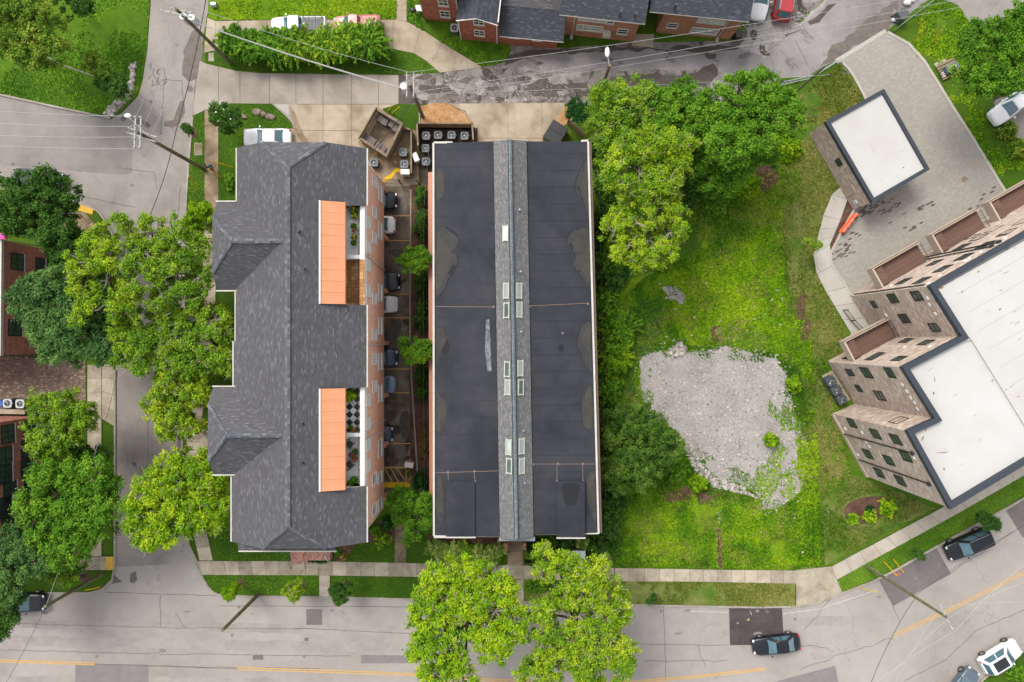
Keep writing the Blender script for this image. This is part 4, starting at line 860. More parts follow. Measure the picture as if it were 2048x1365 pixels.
for i, (pl, z) in enumerate((([(405, 1150), (638, 1151), (638, 1191), (442, 1190), (420, 1178)], .08), ([(661, 1152), (1040, 1158), (1040, 1201), (830, 1197), (661, 1192)], .08), ([(426, 1060), (455, 1040), (790, 1085), (862, 1128), (426, 1121)], .075), ([(410, 106), (785, 99), (828, 108), (854, 124), (878, 146), (520, 145), (436, 131)], .05), ([(437, 216), (546, 209), (584, 243), (588, 258), (490, 258), (478, 300), (478, 405), (437, 405)], .07), ([(388, 228), (410, 222), (410, 445), (374, 450), (378, 350)], .07), ([(1672, 1160), (1911, 1028), (2048, 950), (2048, 990), (1870, 1089), (1760, 1153), (1686, 1184)], .08))):
    tufts('grass_tufts', pl, (4500, 7000, 5200, 4200, 4200, 2600, 6500)[i], .065, 'G', ('short grass of the lawn strip with the two leftmost street trees', 'short grass of the lawn strip right of the short path', 'short grass before the apartment block', 'short grass around the arching bushes', 'short grass around the magnolia and boulders', 'short grass on the narrow verge left of the path', 'short grass on the verge along the curving pavement')[i], z, -.5, .3, .02, 20 + i)
# ================================================================ BUILDINGS
def wallray(px, py, a, n):
    """photo pixel -> point on the vertical plane through a with normal n"""
    d = Vector(((px - 1024) / F, (682.5 - py) / F, -1)); o = Vector((0, 0, CH))
    t = (Vector(a) - o).dot(n) / d.dot(n); return o + d * t
def window(parent, c, n, w, h, frame='white', pane='glass', bars=1, sill=True, trans=False, name='window'):
    """window standing on a wall: frame ring (window) with pane and sill below it"""
    n = Vector(n).normalized(); u = Vector((0, 0, 1)).cross(n).normalized(); z = Vector((0, 0, 1)); c = Vector(c)
    f = MB(); d = .06; th = .07
    def bar(cc, ww, hh, dd=d):
        m = Matrix((u, n, z)).transposed(); f.box(cc + n * (dd / 2 - .02), (ww, dd + .04, hh), M4=m)
    bar(c + u * (w / 2), th, h + th); bar(c - u * (w / 2), th, h + th); bar(c + z * (h / 2), w - th, th); bar(c - z * (h / 2), w - th, th)
    if bars: bar(c, w - th, .045, d - .015)
    if bars > 1:
        for k in range(1, bars): bar(c + u * (w * (k / bars - .5)), .045, h - th, d - .02)
    wo = f.build(name, frame, parent)
    p = MB(); q = c + n * .012
    p.poly([q - u * w / 2 - z * h / 2, q + u * w / 2 - z * h / 2, q + u * w / 2 + z * h / 2, q - u * w / 2 + z * h / 2]).build('pane', pane, wo)
    if sill:
        s = MB(); s.box(c - z * (h / 2 + .09) + n * .05, (w + .16, .14, .08), M4=Matrix((u, n, z)).transposed()); s.build('sill', 'trim', wo)
    return wo
def capline(mb, a, b, wd=.3, up=.03):
    a, b = Vector(a), Vector(b); d = (b - a).normalized(); s = d.cross(Vector((0, 0, 1))).normalized(); h = Vector((0, 0, up))
    mb.poly([a - s * wd / 2 + h * .4, b - s * wd / 2 + h * .4, b + h * 2, a + h * 2]); mb.poly([a + h * 2, b + h * 2, b + s * wd / 2 + h * .4, a + s * wd / 2 + h * .4])
def up(mb):   # make faces look upward
    for i, f in enumerate(mb.f):
        v = [Vector(mb.v[k]) for k in f]; n = Vector((0, 0, 0))
        for j in range(len(v)): n += v[j].cross(v[(j + 1) % len(v)])
        if n.z < 0: mb.f[i] = tuple(reversed(f))
    return mb

# ---------------------------------------------------------------- apartment block with dark shingle roof
AB = empty('apartment_building', (-17.4, 0, 0), 'pinkish brick apartment block under a dark hipped shingle roof with two orange awnings', 'building')
AB.location = (0, 0, 0)
XE, XW, XR, EZ, RZ = -12.2, -22.9, -17.45, 12.0, 15.2; SL = (RZ - EZ) / (XR + 22.9)
YN, YS = 15.89, -16.59
N1, N2 = (11.17, 2.97), (-3.80, -11.98)
wy0, wy1 = -15.9, 15.0
wm = MB()
def wbox(x0, x1, y0, y1, z0, z1): wm.prism([(x0, y0), (x1, y0), (x1, y1), (x0, y1)], z0, z1, bottom=True)
wm.prism([(-22.7, wy0), (XE, wy0), (XE, wy1), (-22.7, wy1)], 3.2, 10.9, bottom=True)
for a, b in ((wy0, N2[1]), (N2[0], N1[1]), (N1[0], wy1)):
    wm.prism([(-15.6, a), (XE, a), (XE, b), (-15.6, b)], 10.9, 11.98)
wm.prism([(-22.7, wy0), (-15.6, wy0), (-15.6, wy1), (-22.7, wy1)], 10.9, 11.98)
wm.prism([(-24.0, 4.5), (-22.7, 4.5), (-22.7, 11.1), (-24.0, 11.1)], 0, 11.9); wm.prism([(-24.3, -10.6), (-22.7, -10.6), (-22.7, -4.1), (-24.3, -4.1)], 0, 11.9)
wm.prism([(-22.7, wy0), (-16.6, wy0), (-16.6, wy1), (-22.7, wy1)], 0, 3.2)
wm.build('wall', 'salmon', AB)
for y in (15.0 - .4, 9.9, 4.7, -.4, -5.5, -10.3, -15.5):
    MB().prism([(-12.75, y), (-12.25, y), (-12.25, y + .4), (-12.75, y + .4)], 0, 3.2).build('column', 'salmon', AB)
zl = lambda x: RZ - SL * abs(x - XR)
xc1, xc2 = XR - 2.57, XR + 2.57; cz = 13.69
YaN, YaS = 13.5, -14.44
L = MB()   # west slope
XL0, XL1 = -22.62, -23.16
L.poly([(XR, YaN, RZ), (xc1, YN, cz), (XL0, YN, zl(XL0)), (XL0, 11.3, zl(XL0)), (XL0, 3.0, zl(XL0)), (XR, 3, RZ)])
L.poly([(XR, 3, RZ), (XL0, 3, zl(XL0)), (-22.75, 3, zl(-22.75)), (-22.75, 0, zl(-22.75)), (-22.95, 0, zl(-22.95)), (-22.95, -8, zl(-22.95)), (XR, -8, RZ)])
L.poly([(XR, -8, RZ), (-22.95, -8, zl(-22.95)), (XL1, -8.01, zl(XL1)), (XL1, YS, zl(XL1)), (xc1, YS, cz), (XR, YaS, RZ)])
for Yt, Yb, XEa, XCl, XA in ((11.44, 4.22, -24.31, -24.25, -21.9), (-3.81, -10.96, -24.64, -24.6, -22.3)):
    Ym = (Yt + Yb) / 2; zb = 14.9; xm = XR - (RZ - zb) / SL - .02
    L.poly([(XEa, Yt, EZ), (-22.85, Yt, EZ + .03), (xm, Ym, zb), (XA, Ym, zb), (XCl, Yt - 1.3, EZ + 1.04)])
up(L).build('roof', 'shingle_w', AB, solid=.1, each=True)
E = MB()   # east slope with the two terrace cut-outs, south-facing slopes of the bays, hips
xe = -11.99; xn = -15.25; ze = zl(xe)
E.poly([(XR, YaN, RZ), (XR, YaS, RZ), (xc2, YS, cz), (xn, YS, zl(xn) if False else zl(xn)), (xn, YN, zl(xn)), (xc2, YN, cz)] if False else [(XR, YaN, RZ), (XR, YaS, RZ), (xc2, YS, cz), (xc2, YN, cz)])
E.poly([(xc2, YN, cz), (xc2, YS, cz), (xn, YS, zl(xn)), (xn, YN, zl(xn))] if abs(xc2) > abs(xn) else [(xn, YN, zl(xn)), (xn, YS, zl(xn)), (xc2, YS, cz), (xc2, YN, cz)])
E = MB()
# strip 1: ridge to xn, strip 2: xn to eave except cut-outs
zx = zl(xn)
E.poly([(XR, YaN, RZ), (XR, YaS, RZ), (-15.6, -15.96, zl(-15.6)), (xn, -16.2, zx), (xn, 15.65, zx), (-15.6, 15.3, zl(-15.6))])
E = MB(); 
E.poly([(XR, YaN, RZ), (XR, YaS, RZ), (xc2, YS, cz), (xc2, N2[1], cz), (xn, N2[1], zx), (xn, N2[0], zx), (xc2, N2[0], cz), (xc2, N1[1], cz), (xn, N1[1], zx), (xn, N1[0], zx), (xc2, N1[0], cz), (xc2, YN, cz)])
for a, b in ((YN, N1[0]), (N1[1], N2[0]), (N2[1], YS)): E.poly([(xc2, a, cz), (xc2, b, cz), (xe, b, ze), (xe, a, ze)])
up(E).build('roof', 'shingle', AB, solid=.1)
H = MB()
H.poly([(xc1, YN, cz), (xc2, YN, cz), (XR, YaN, RZ)]); H.poly([(xc1, YS, cz), (xc2, YS, cz), (XR, YaS, RZ)])
for Yt, Yb, XEa, XCl, XA in ((11.44, 4.22, -24.31, -24.25, -21.9), (-3.81, -10.96, -24.64, -24.6, -22.3)):
    Ym = (Yt + Yb) / 2; zb = 14.9; xm = XR - (RZ - zb) / SL - .02
    H.poly([(XEa, Yb, EZ), (-22.85, Yb, EZ + .03), (xm, Ym, zb), (XA, Ym, zb), (XCl, Yb + 1.3, EZ + 1.04)])
    H.poly([(XCl, Yt - 1.3, EZ + 1.04), (XCl, Yb + 1.3, EZ + 1.04), (XA, Ym, zb)])
H.poly([(-22.6, YS + .25, 12.05), (-14.6, YS + .25, 12.05), (-14.6, -17.3, 11.85), (-22.6, -17.3, 11.85)])
up(H).build('roof', 'shingle', AB, solid=.1, each=True)
# gable infill under the clipped ends
G = MB()
for y, s in ((15.0, 1), (wy0, -1)):
    for yy in (y,): G.poly([(-22.7, yy, 11.9), (-12.2, yy, 11.9), (xc2, yy, cz - .15), (xc1, yy, cz - .15)])
G.build('gable', 'salmon', AB, solid=.15, each=True)
cp = MB()
capline(cp, (XR, YaN, RZ), (XR, YaS, RZ), .42)
for e in ((xc1, YN, cz), (xc2, YN, cz)): capline(cp, (XR, YaN, RZ), e)
for e in ((xc1, YS, cz), (xc2, YS, cz)): capline(cp, (XR, YaS, RZ), e)
for Yt, Yb, XEa, XCl, XA in ((11.44, 4.22, -24.31, -24.25, -21.9), (-3.81, -10.96, -24.64, -24.6, -22.3)):
    Ym = (Yt + Yb) / 2; capline(cp, (XA, Ym, 14.9), (-17.9, Ym, 14.9), .36)
    capline(cp, (XA, Ym, 14.9), (XCl, Yt - 1.3, EZ + 1.04)); capline(cp, (XA, Ym, 14.9), (XCl, Yb + 1.3, EZ + 1.04))
up(cp).build('ridge_cap', 'cap', AB)
gu = MB()
def gut(a, b, wd=.1, hh=.12):
    a, b = Vector(a), Vector(b); d = (b - a); m = (a + b) / 2; ang = math.atan2(d.y, d.x); gu.box(m + Vector((0, 0, -.02)), (d.length, wd, hh), ang)
gut((XL0 - .07, YN, 12.05), (XL0 - .07, 11.5, 12.05)); gut((-22.82, 3, 11.95), (-22.82, 0, 11.95)); gut((-22.82, 4.1, 11.95), (-22.82, 3, 11.95)); gut((-23.02, 0, 11.9), (-23.02, -3.7, 11.9)); gut((XL1 - .07, -11.05, 11.78), (XL1 - .07, YS, 11.78))
gut((xe + .06, YN, ze - .03), (xe + .06, N1[0], ze - .03)); gut((xe + .06, N1[1], ze - .03), (xe + .06, N2[0], ze - .03)); gut((xe + .06, N2[1], ze - .03), (xe + .06, YS, ze - .03))
gut((-24.4, 11.52, 12), (-22.3, 11.52, 12)); gut((-24.4, 4.14, 12), (-22.5, 4.14, 12)); gut((-24.7, -3.73, 12), (-22.4, -3.73, 12)); gut((-24.7, -11.04, 12), (-22.6, -11.04, 12)); gut((-22.6, -17.37, 11.84), (-14.5, -17.37, 11.84))
gu.build('gutter', 'trim', AB, each=True)
# terraces
for (a, b), mats, split, uw in ((N1, ('whitetile', 'tiles'), 6.95, 0), (N2, ('check', 'whitetile'), -7.75, 1)):
    for (y0, y1), mt in (((split, a), mats[0]), ((b, split), mats[1])):
        MB().prism([(xn - .1, y0), (XE - .36, y0), (XE - .36, y1), (xn - .1, y1)], 10.9, 10.93).build('terrace_floor', mt, AB)
    pm = MB(); pm.prism([(XE - .36, b), (XE + .01, b), (XE + .01, a), (XE - .36, a)], 10.9, 11.85)
    pm.prism([(xn + .05, split - .15), (XE - .36, split - .15), (XE - .36, split + .15), (xn + .05, split + .15)], 10.93, 11.9)
    pm.build('parapet', 'white' if True else 'trim', AB)
    if not uw:
        MB().prism([(XE - .4, b + .05), (XE + .02, b + .05), (XE + .02, split - .2), (XE - .4, split - .2)], 11.85, 11.87).build('parapet_cap', 'tiles', AB)
    dw = MB(); dw.prism([(xn - .15, b), (xn, b), (xn, a), (xn - .15, a)], 10.9, zx - .02)
    for yy in (a, b): dw.poly([(xn, yy, 10.9), (XE, yy, 10.9), (XE, yy, zl(XE) - .02), (xn, yy, zx - .02)])
    dw.build('dormer_wall', 'trim', AB, each=True)
    ra = MB(); 
    for t in np.linspace(b + .1, a - .1, 46): ra.tube((XE - .5, t, 10.95), (XE - .5, t, 11.9), .012, n=4, cap=False)
    ra.tube((XE - .5, b + .1, 11.9), (XE - .5, a - .1, 11.9), .022, n=4); ra.tube((XE - .5, b + .1, 11.1), (XE - .5, a - .1, 11.1), .018, n=4)
    ra.build('railing', 'blackmetal', AB)
    aw = MB(); k = 9
    for i in range(k):
        y0, y1 = b + (a - b) * i / k, b + (a - b) * (i + 1) / k; ym = (y0 + y1) / 2
        for (p, q, s0, s1) in ((y0, ym, 0, -.012), (ym, y1, -.012, 0)):
            aw.poly([(xn + .02, p, 14.0 + s0), (-13.42, p, 13.35 + s0), (-13.42, q, 13.35 + s1), (xn + .02, q, 14.0 + s1)])
    aw.poly([(-13.42, b, 13.35), (-13.42, a, 13.35), (-13.40, a, 13.1), (-13.40, b, 13.1)])
    ao = up(aw).build('awning', 'awning', AB)
    sm = MB()
    for i in range(1, k): y0 = b + (a - b) * i / k; sm.poly([(xn + .03, y0 - .015, 14.006), (-13.43, y0 - .015, 13.356), (-13.43, y0 + .015, 13.356), (xn + .03, y0 + .015, 14.006)])
    up(sm).build('seam', 'awning_seam', ao)
    fr = MB()
    for y in (a - .05, (a + b) / 2, b + .05): fr.tube((xn, y, 12.9), (-13.45, y, 13.3), .02, n=5); fr.tube((-13.45, y, 13.25), (-13.45, y, 10.95), .025, n=5)
    fr.tube((-13.45, b, 13.27), (-13.45, a, 13.27), .025, n=5); fr.build('awning_frame', 'white', AB)
    MB().box((xn - .02, (a + b) / 2, 14.03), (.12, a - b, .1)).build('awning_rail', 'white', AB)
# windows in the east wall
def awin(px, y, big, dark=False):
    z = {757.5: 5.3, 745.5: 7.95, 734: 10.45}[px]; Y = (682.5 - y) * (CH - z) / F
    window(AB, (XE, Y, z), (1, 0, 0), 1.55 if big else .95, 1.5 if z < 10 else 1.2, 'white', 'glass' if dark else 'curtain', 1)
for y, b, d in ((386.7, 1, 0), (462, 1, 0), (586, 1, 0), (652, 1, 0), (723.6, 1, 0), (787.7, 1, 0), (896.7, 1, 1), (956, 0, 1), (1009, 0, 1)): awin(757.5, y, b, d)
for y, b, d in ((363, 0, 0), (425, 0, 0), (476.4, 0, 0), (597.8, 0, 0), (670, 0, 0), (718.5, 0, 0), (773.6, 0, 0), (958.7, 0, 1), (1019.7, 0, 1)): awin(745.5, y, b, d)
for y, b in ((446, 0), (493.6, 0), (530.5, 0), (582, 0), (800.5, 0), (848, 0), (890, 0), (932.6, 0)): awin(734, y, b)
for x_ in (-21.3, -18.9, -16.4, -13.9):      # end walls
    for z_ in (1.7, 5.3, 7.95, 10.4):
        window(AB, (x_, wy0, z_), (0, -1, 0), 1.1, 1.5, 'white', 'glass', 1)
        if z_ > 4: window(AB, (x_, wy1, z_), (0, 1, 0), 1.1, 1.5, 'white', 'glass', 1)
dp = MB()
for (y0, y1) in ((509, 540), (866, 840), (880, 862), (690, 690)):
    z0, z1 = 11.6, 3.3; dp.tube((XE + .07, (682.5 - y0) * .0413, z0), (XE + .07, (682.5 - y1) * .0476, z1), .06, n=6)
dp.build('downpipe', 'trim', AB, each=True)
vt = MB()
for x, y in ((604.5, 467), (613.5, 539.5), (611, 846), (611, 923)): q = P(x, y, 14); z = zl(q.x); vt.tube((q.x, q.y, z - .1), (q.x, q.y, z + .35), .09, n=8)
vt.build('vent_pipe', 'black', AB, each=True)
# front porch: brick steps and rails
ps = MB()
for k in range(5): ps.prism([P(585 + 0, 1098 + k * 4), P(618, 1098 + k * 4), P(618, 1120 - 0), P(585, 1120)], 0, .75 - k * .15) if False else ps.prism([P(585, 1085), P(618, 1085), P(618, 1103 + k * 6), P(585, 1103 + k * 6)], 0, .9 - k * .16)
ps.prism([P(618, 1085), P(666, 1085), P(666, 1115), P(618, 1115)], 0, .95)
ps.build('porch_steps', 'stepbrick', AB)
pr = MB()
for x in (586, 617):
    a, b = P(x, 1100), P(x, 1132); pr.tube((a.x, a.y, 1.75), (b.x, b.y, .95), .025); pr.tube((a.x, a.y, .9), (a.x, a.y, 1.75), .025); pr.tube((b.x, b.y, .1), (b.x, b.y, .95), .025)
    for k in range(1, 8): q = a.lerp(b, k / 8); pr.tube((q.x, q.y, .9 - .1 * k), (q.x, q.y, 1.75 - .1 * k), .014, n=4, cap=False)
pr.build('handrail', 'blackmetal', AB, each=True)
a, b = P(661, 1100), P(657, 1122); MB().tube((a.x, a.y, 2.2), (b.x, b.y, .1), .05).build('downpipe', 'white', AB, each=True)

# ---------------------------------------------------------------- long building with the black membrane roof
MBd = empty('row_building', (0, 0, 0), 'long low building with a black membrane roof and a raised grey shingle spine', 'building')
ZM = 9.0
NW, NE, SE, SW = P(867, 287, ZM), P(1176, 284, ZM), P(1197, 1067, ZM), P(868, 1072, ZM)
r1N, r1S = P(987, 283, 9.5), P(1000, 1074, 9.5); r2N, r2S = P(1053, 283, 9.5), P(1067, 1070, 9.5)
rN, rS = P(1020, 280, 10.7), P(1033, 1078, 10.7)
ins = .35
MB().prism([(NW.x + ins, NW.y - ins), (NE.x - ins, NE.y - ins), (SE.x - ins, SE.y + ins), (SW.x + ins, SW.y + ins)], 0, 8.7).build('wall', 'nbrick2', MBd)
for x_ in (-5.6, -3.4, 2.6, 5.2):
    for z_ in (1.8, 4.6, 7.2): window(MBd, (x_, SW.y + ins + (x_ - SW.x) * (SE.y - SW.y) / (SE.x - SW.x), z_), (0, -1, 0), 1.3, 1.5, 'white', 'glass', 1)
m = MB(); m.poly([NW, r1N, r1S, SW]); m.poly([r2N, NE, SE, r2S]); up(m).build('roof', 'membrane', MBd, solid=.25)
def hz(x):   # membrane height west / east of the spine
    return ZM
def roofz(px, py):
    t = (py - 285) / 787; xw, xc = 867 + t, 987 + 13 * t; xr, xe_ = 1053 + 14 * t, 1176 + 21 * t
    if px < xc: f = (px - xw) / (xc - xw)
    else: f = (xe_ - px) / (xe_ - xr)
    return ZM + .5 * max(0, min(1, f))
def Q(px, py, lift=.012):
    z = roofz(px, py); p = P(px, py, z); return Vector((p.x, p.y, z + lift))
k = MB(); e1, e2 = Vector((0, 0, .12)), Vector((0, 0, -.3))
up_ = Vector((0, 0, .16))
k.poly([r1N + up_, rN, rS, r1S + up_]); k.poly([rN, r2N + up_, r2S + up_, rS]); up(k).build('spine_roof', 'shingle_mid', MBd, solid=.12)
k = MB(); k.poly([r1N + up_, r1S + up_, r1S + e2, r1N + e2]); k.poly([r2N + up_, r2S + up_, r2S + e2, r2N + e2]); k.build('flashing', 'membrane_dark', MBd, solid=.04, each=True)
k = MB(); k.poly([r1N + e2, r1N + up_, rN - Vector((0, 0, .05)), r2N + up_, r2N + e2]); k.build('gable', 'trim', MBd, solid=.1, each=True)
k = MB(); k.poly([r1S + e2, r1S + up_, rS - Vector((0, 0, .05)), r2S + up_, r2S + e2]); k.build('gable', 'acgrey', MBd, solid=.1, each=True)
k = MB(); a, b = P(998, 1074, 9.4), P(1070, 1073, 9.4)
k.box(((a.x + b.x) / 2, a.y - .18, 9.4), ((b - a).length, .36, .1)); k.build('porch_canopy', 'grey', MBd)
k = MB(); capline(k, rN + Vector((0, 0, .04)), rS + Vector((0, 0, .04)), .27, .05); up(k).build('ridge_vent', 'cap_mid', MBd)
k = MB()
for s in (-.17, .17): k.box((rN + rS) / 2 + Vector((s, 0, .0)), ((rN - rS).length, .05, .12), math.atan2((rN - rS).y, (rN - rS).x))
k.build('ridge_edge', 'membrane_dark', MBd, each=True)
k = MB()
def edge(a, b, w_=.16, h_=.16, lift=.03): d = b - a; k.box((a + b) / 2 + Vector((0, 0, lift)), (d.length, w_, h_), math.atan2(d.y, d.x))
edge(NW, SW); edge(NE, SE); edge(P(868, 1074, ZM), P(895, 1074, ZM)); k.build('roof_edge', 'trim', MBd, each=True)
k = MB(); edge(P(1162, 283, 9), P(1176, 282, 9)); edge(P(868, 286, 9), P(905, 286, 9)); edge(SW, r1S - Vector((0, .1, .5)), .1, .12); edge(SE, r2S - Vector((0, .1, .5)), .1, .12); k.build('fascia', 'trim', MBd, each=True)
k = MB(); edge(NE + Vector((.2, 0, -.15)), SE + Vector((.22, 0, -.15)), .2, .14); k.build('gutter', 'brown_gutter', MBd, each=True)
# low brick coloured lean-to roof along the west side
k = MB(); a, b = P(856, 345, 4.2), P(859, 1004, 4.2); k.poly([a, b, (b.x + 1.1, b.y, 4.5), (a.x + 1.1, a.y, 4.5)]); up(k).build('side_roof', 'terra', MBd, solid=.1)
k = MB(); k.prism([(a.x + .25, a.y - .3), (a.x + .9, a.y - .3), (b.x + .9, b.y + .3), (b.x + .25, b.y + .3)], 0, 4.2); k.build('side_wall', 'nbrick2', MBd)
# raised bay roofs at the street end
for X0, X1, y0 in ((894, 950, 962), (1114, 1169, 962)):
    pts = [Q(X0, y0, .0), Q(X1, y0, .0), Q(X1, 1073, .0), Q(X0, 1073, .0)]; z = max(p.z for p in pts) + .14
    MB().prism([(p.x, p.y) for p in pts], 8.75, z).build('bay_roof', 'membrane', MBd)
    MB().box(((pts[2].x + pts[3].x) / 2, pts[2].y - .06, z - .06), (pts[2].x - pts[3].x + .1, .12, .14)).build('bay_trim', 'trim', MBd)
# membrane seams, strips, dirt and paint: thin sheets lying on the roof
k = MB(); c_ = MB()
def onroof(pts, lift=.012): return [Q(x, y, lift) for x, y in pts]
for i in range(23):
    y = 300 + i * 33.5
    for (xa, xb) in ((872, 984 + 13 * (y - 285) / 787), (1058 + 14 * (y - 285) / 787, 1178 + 20 * (y - 285) / 787)):
        yy = y + (8 if xa > 1000 else 0); k.poly(onroof([(xa, yy), (xb, yy - 1), (xb, yy - .4), (xa, yy + .6)], .008))
up(k).build('roof_seam', 'membrane_dark', MBd)
for a, b in (((871, 613.5), (988, 614.5)), ((1062, 612), (1178, 607)), ((870, 946), (998, 942)), ((1066, 928.5), (1190, 928.5)), ((896, 945), (897, 962)), ((948, 943), (950, 962)), ((1114, 930), (1114, 962)), ((1165, 930), (1166, 962))):
    dx, dy = b[0] - a[0], b[1] - a[1]; L_ = math.hypot(dx, dy); nx, ny = -dy / L_ * .5, dx / L_ * .5
    c_.poly(onroof([(a[0] + nx, a[1] + ny), (b[0] + nx, b[1] + ny), (b[0] - nx, b[1] - ny), (a[0] - nx, a[1] - ny)], .02))
for x, y in ((987, 614), (1060, 613), (1176, 608), (896, 945), (949, 943), (1066, 929), (1116, 928), (1166, 928), (1114, 962), (1166, 962), (896, 964), (950, 963), (1125, 667)):
    c_.poly(onroof([(x - 2, y - 2), (x + 2, y - 2), (x + 2, y + 2), (x - 2, y + 2)], .024))
up(c_).build('lightning_strip', 'copper', MBd, each=True)
dirt = [[(872, 332), (884, 336), (892, 355), (890, 375), (886, 395), (876, 405), (872, 400)],
 [(872, 448), (895, 455), (915, 470), (921, 482), (915, 495), (900, 503), (915, 508), (920, 520), (912, 540), (900, 556), (890, 580), (875, 600), (872, 590)],
 [(872, 655), (884, 652), (896, 670), (905, 690), (900, 706), (880, 720), (872, 735)], [(873, 768), (880, 790), (896, 808), (899, 830), (890, 848), (886, 865), (876, 872), (873, 850)],
 [(873, 946), (886, 950), (890, 970), (889, 1040), (885, 1050), (876, 1045), (873, 1010)],
 [(1172, 316), (1160, 335), (1150, 365), (1153, 385), (1166, 400), (1170, 430), (1176, 430), (1174, 330)],
 [(1176, 452), (1150, 460), (1134, 470), (1131, 485), (1148, 500), (1150, 520), (1140, 528), (1152, 545), (1165, 556), (1177, 575), (1180, 560), (1178, 480)],
 [(1181, 640), (1165, 650), (1153, 668), (1152, 685), (1160, 710), (1172, 730), (1181, 756), (1184, 740), (1182, 660)],
 [(1184, 762), (1170, 775), (1160, 800), (1166, 830), (1162, 845), (1170, 860), (1186, 862), (1187, 800)],
 [(1190, 938), (1175, 945), (1170, 965), (1176, 1000), (1182, 1030), (1192, 1055), (1194, 1020), (1191, 950)]]
for i, pl in enumerate(dirt):
    for amt, mt, lf in ((1.0, 'membrane_dark', .010), (.95, 'membrane_dirt', .013), (.72, 'membrane_dirt2', .016)):
        cx = 872 if pl[0][0] < 1000 else 1182; cy = sum(p[1] for p in pl) / len(pl)
        pp = smooth_poly([(cx + (x - cx) * amt, cy + (y - cy) * (1 if amt == 1 else .975 if amt > .9 else .85)) for x, y in pl], 2)
        q = onroof(pp, lf); q2 = jag(q, .16, .25, i)
        up(MB().poly(q2)).build('puddle_stain', mt, MBd)
for pl in ([(1127, 966), (1150, 963), (1160, 972), (1157, 985), (1152, 1010), (1130, 1012), (1126, 990), (1121, 975)], [(905, 966), (912, 968), (918, 985), (914, 990), (906, 986)], [(907, 996), (914, 994), (915, 1002), (908, 1003)], [(1118, 690), (1126, 689), (1129, 697), (1122, 706), (1117, 700)], [(912, 1018), (920, 1020), (918, 1027), (912, 1026)]):
    q = [v + Vector((0, 0, .17 if pl[0][1] > 900 else 0)) for v in onroof(smooth_poly(pl, 1), .012)]; zt = max(v.z for v in q)
    if pl[0][1] > 900: 
        for v in q: v.z = zt
    up(MB().poly(q)).build('puddle_stain', 'membrane_dark', MBd)
up(MB().poly(jag(onroof([(972, 640), (979, 639), (983, 742), (975, 744), (970, 700), (971, 670)], .014), .04, .2, 3))).build('paint_streak', 'chalk', MBd)
# skylights and vents in the spine
def spine_z(x, y):
    t = (y - 283) / 790; xr = 1020 + 13 * t; f = min(1, abs(x - xr) / 33); return 10.7 - f * 1.04
def skylight(x, y, mt):
    z = spine_z(x, y); p = P(x, y, z + .1); p.z = z + .06; t = (y - 283) / 790; s = 1 if x < 1020 + 13 * t else -1
    tl = s * -math.atan(1.04 / 1.43); m4 = Matrix.Rotation(-.016, 3, 'Z') @ Matrix.Rotation(tl, 3, 'Y')
    w_, l_ = .52, 1.22; f = MB()
    for sx in (-1, 1): f.box(p + m4 @ Vector((sx * w_ / 2, 0, 0)), (.09, l_ + .2, .18), M4=m4)
    for sy in (-1, 1): f.box(p + m4 @ Vector((0, sy * l_ / 2, 0)), (w_, .09, .16), M4=m4)
    so_ = f.build('skylight', 'skyframe', MBd); g_ = MB(); g_.box(p + m4 @ Vector((0, 0, .02)), (w_ - .08, l_ - .08, .04), M4=m4); g_.build('pane', mt, so_)
for x, y, mt in ((1011.6, 467, 'white'), (1013, 582, 'skyglass'), (1037.5, 582, 'skyglass'), (1013.7, 621, 'glass_green'), (1038, 620, 'skyglass'), (1015, 739, 'glass_green'), (1040, 737, 'skyglass'), (1016, 775, 'skyglass'), (1041, 775, 'glass_green'), (1018, 895, 'glass_light'), (1042.6, 893, 'skyglass'), (1019, 932.6, 'glass_green'), (1043, 932.6, 'skyglass')): skylight(x, y, mt)
vt = MB()
for x, y in ((1039, 421), (1041, 544), (1042, 664), (1047, 861), (1049, 965)): z = spine_z(x, y); q = P(x, y, z); vt.tube((q.x, q.y, z - .1), (q.x, q.y, z + .35), .08, n=8)
vt.build('vent_pipe', 'steel', MBd, each=True)
sb = MB(); q = P(1016, 1078, 0)
for x in (1012, 1048): p = P(x, 1078, 0); sb.prism([(p.x - .15, p.y - .3), (p.x + .15, p.y - .3), (p.x + .15, p.y + .3), (p.x - .15, p.y + .3)], 0, 2.6)
sb.build('porch_pier', 'nbrick2', MBd, each=True)

# ---------------------------------------------------------------- brown brick apartment building, right
BB = empty('brick_building', (0, 0, 0), 'large angular brown brick building with a white flat roof and four balconies', 'building')
ZB = 13.2
rp = [(1862, 572), (1926, 673), (1807, 735), (1872, 838), (1817, 863), (1902.5, 1017.6), (2048, 930), (2500, 660), (2500, 200), (2048, 466)]
RP = [P(x, y, ZB) for x, y in rp]
MB().prism(RP, 0, ZB - .5).build('wall', 'brownbrick', BB)
def inset(poly, d):
    a = sum(poly[i].x * poly[(i + 1) % len(poly)].y - poly[(i + 1) % len(poly)].x * poly[i].y for i in range(len(poly)))
    s = 1 if a > 0 else -1; out = []
    n = len(poly)
    for i in range(n):
        p0, p1, p2 = poly[i - 1], poly[i], poly[(i + 1) % n]; d1 = (p1 - p0).normalized(); d2 = (p2 - p1).normalized()
        n1 = Vector((-d1.y, d1.x, 0)) * s; n2 = Vector((-d2.y, d2.x, 0)) * s; bi = (n1 + n2); bi = bi / max(.2, bi.dot(n1)); out.append(p1 + bi * d)
    return out
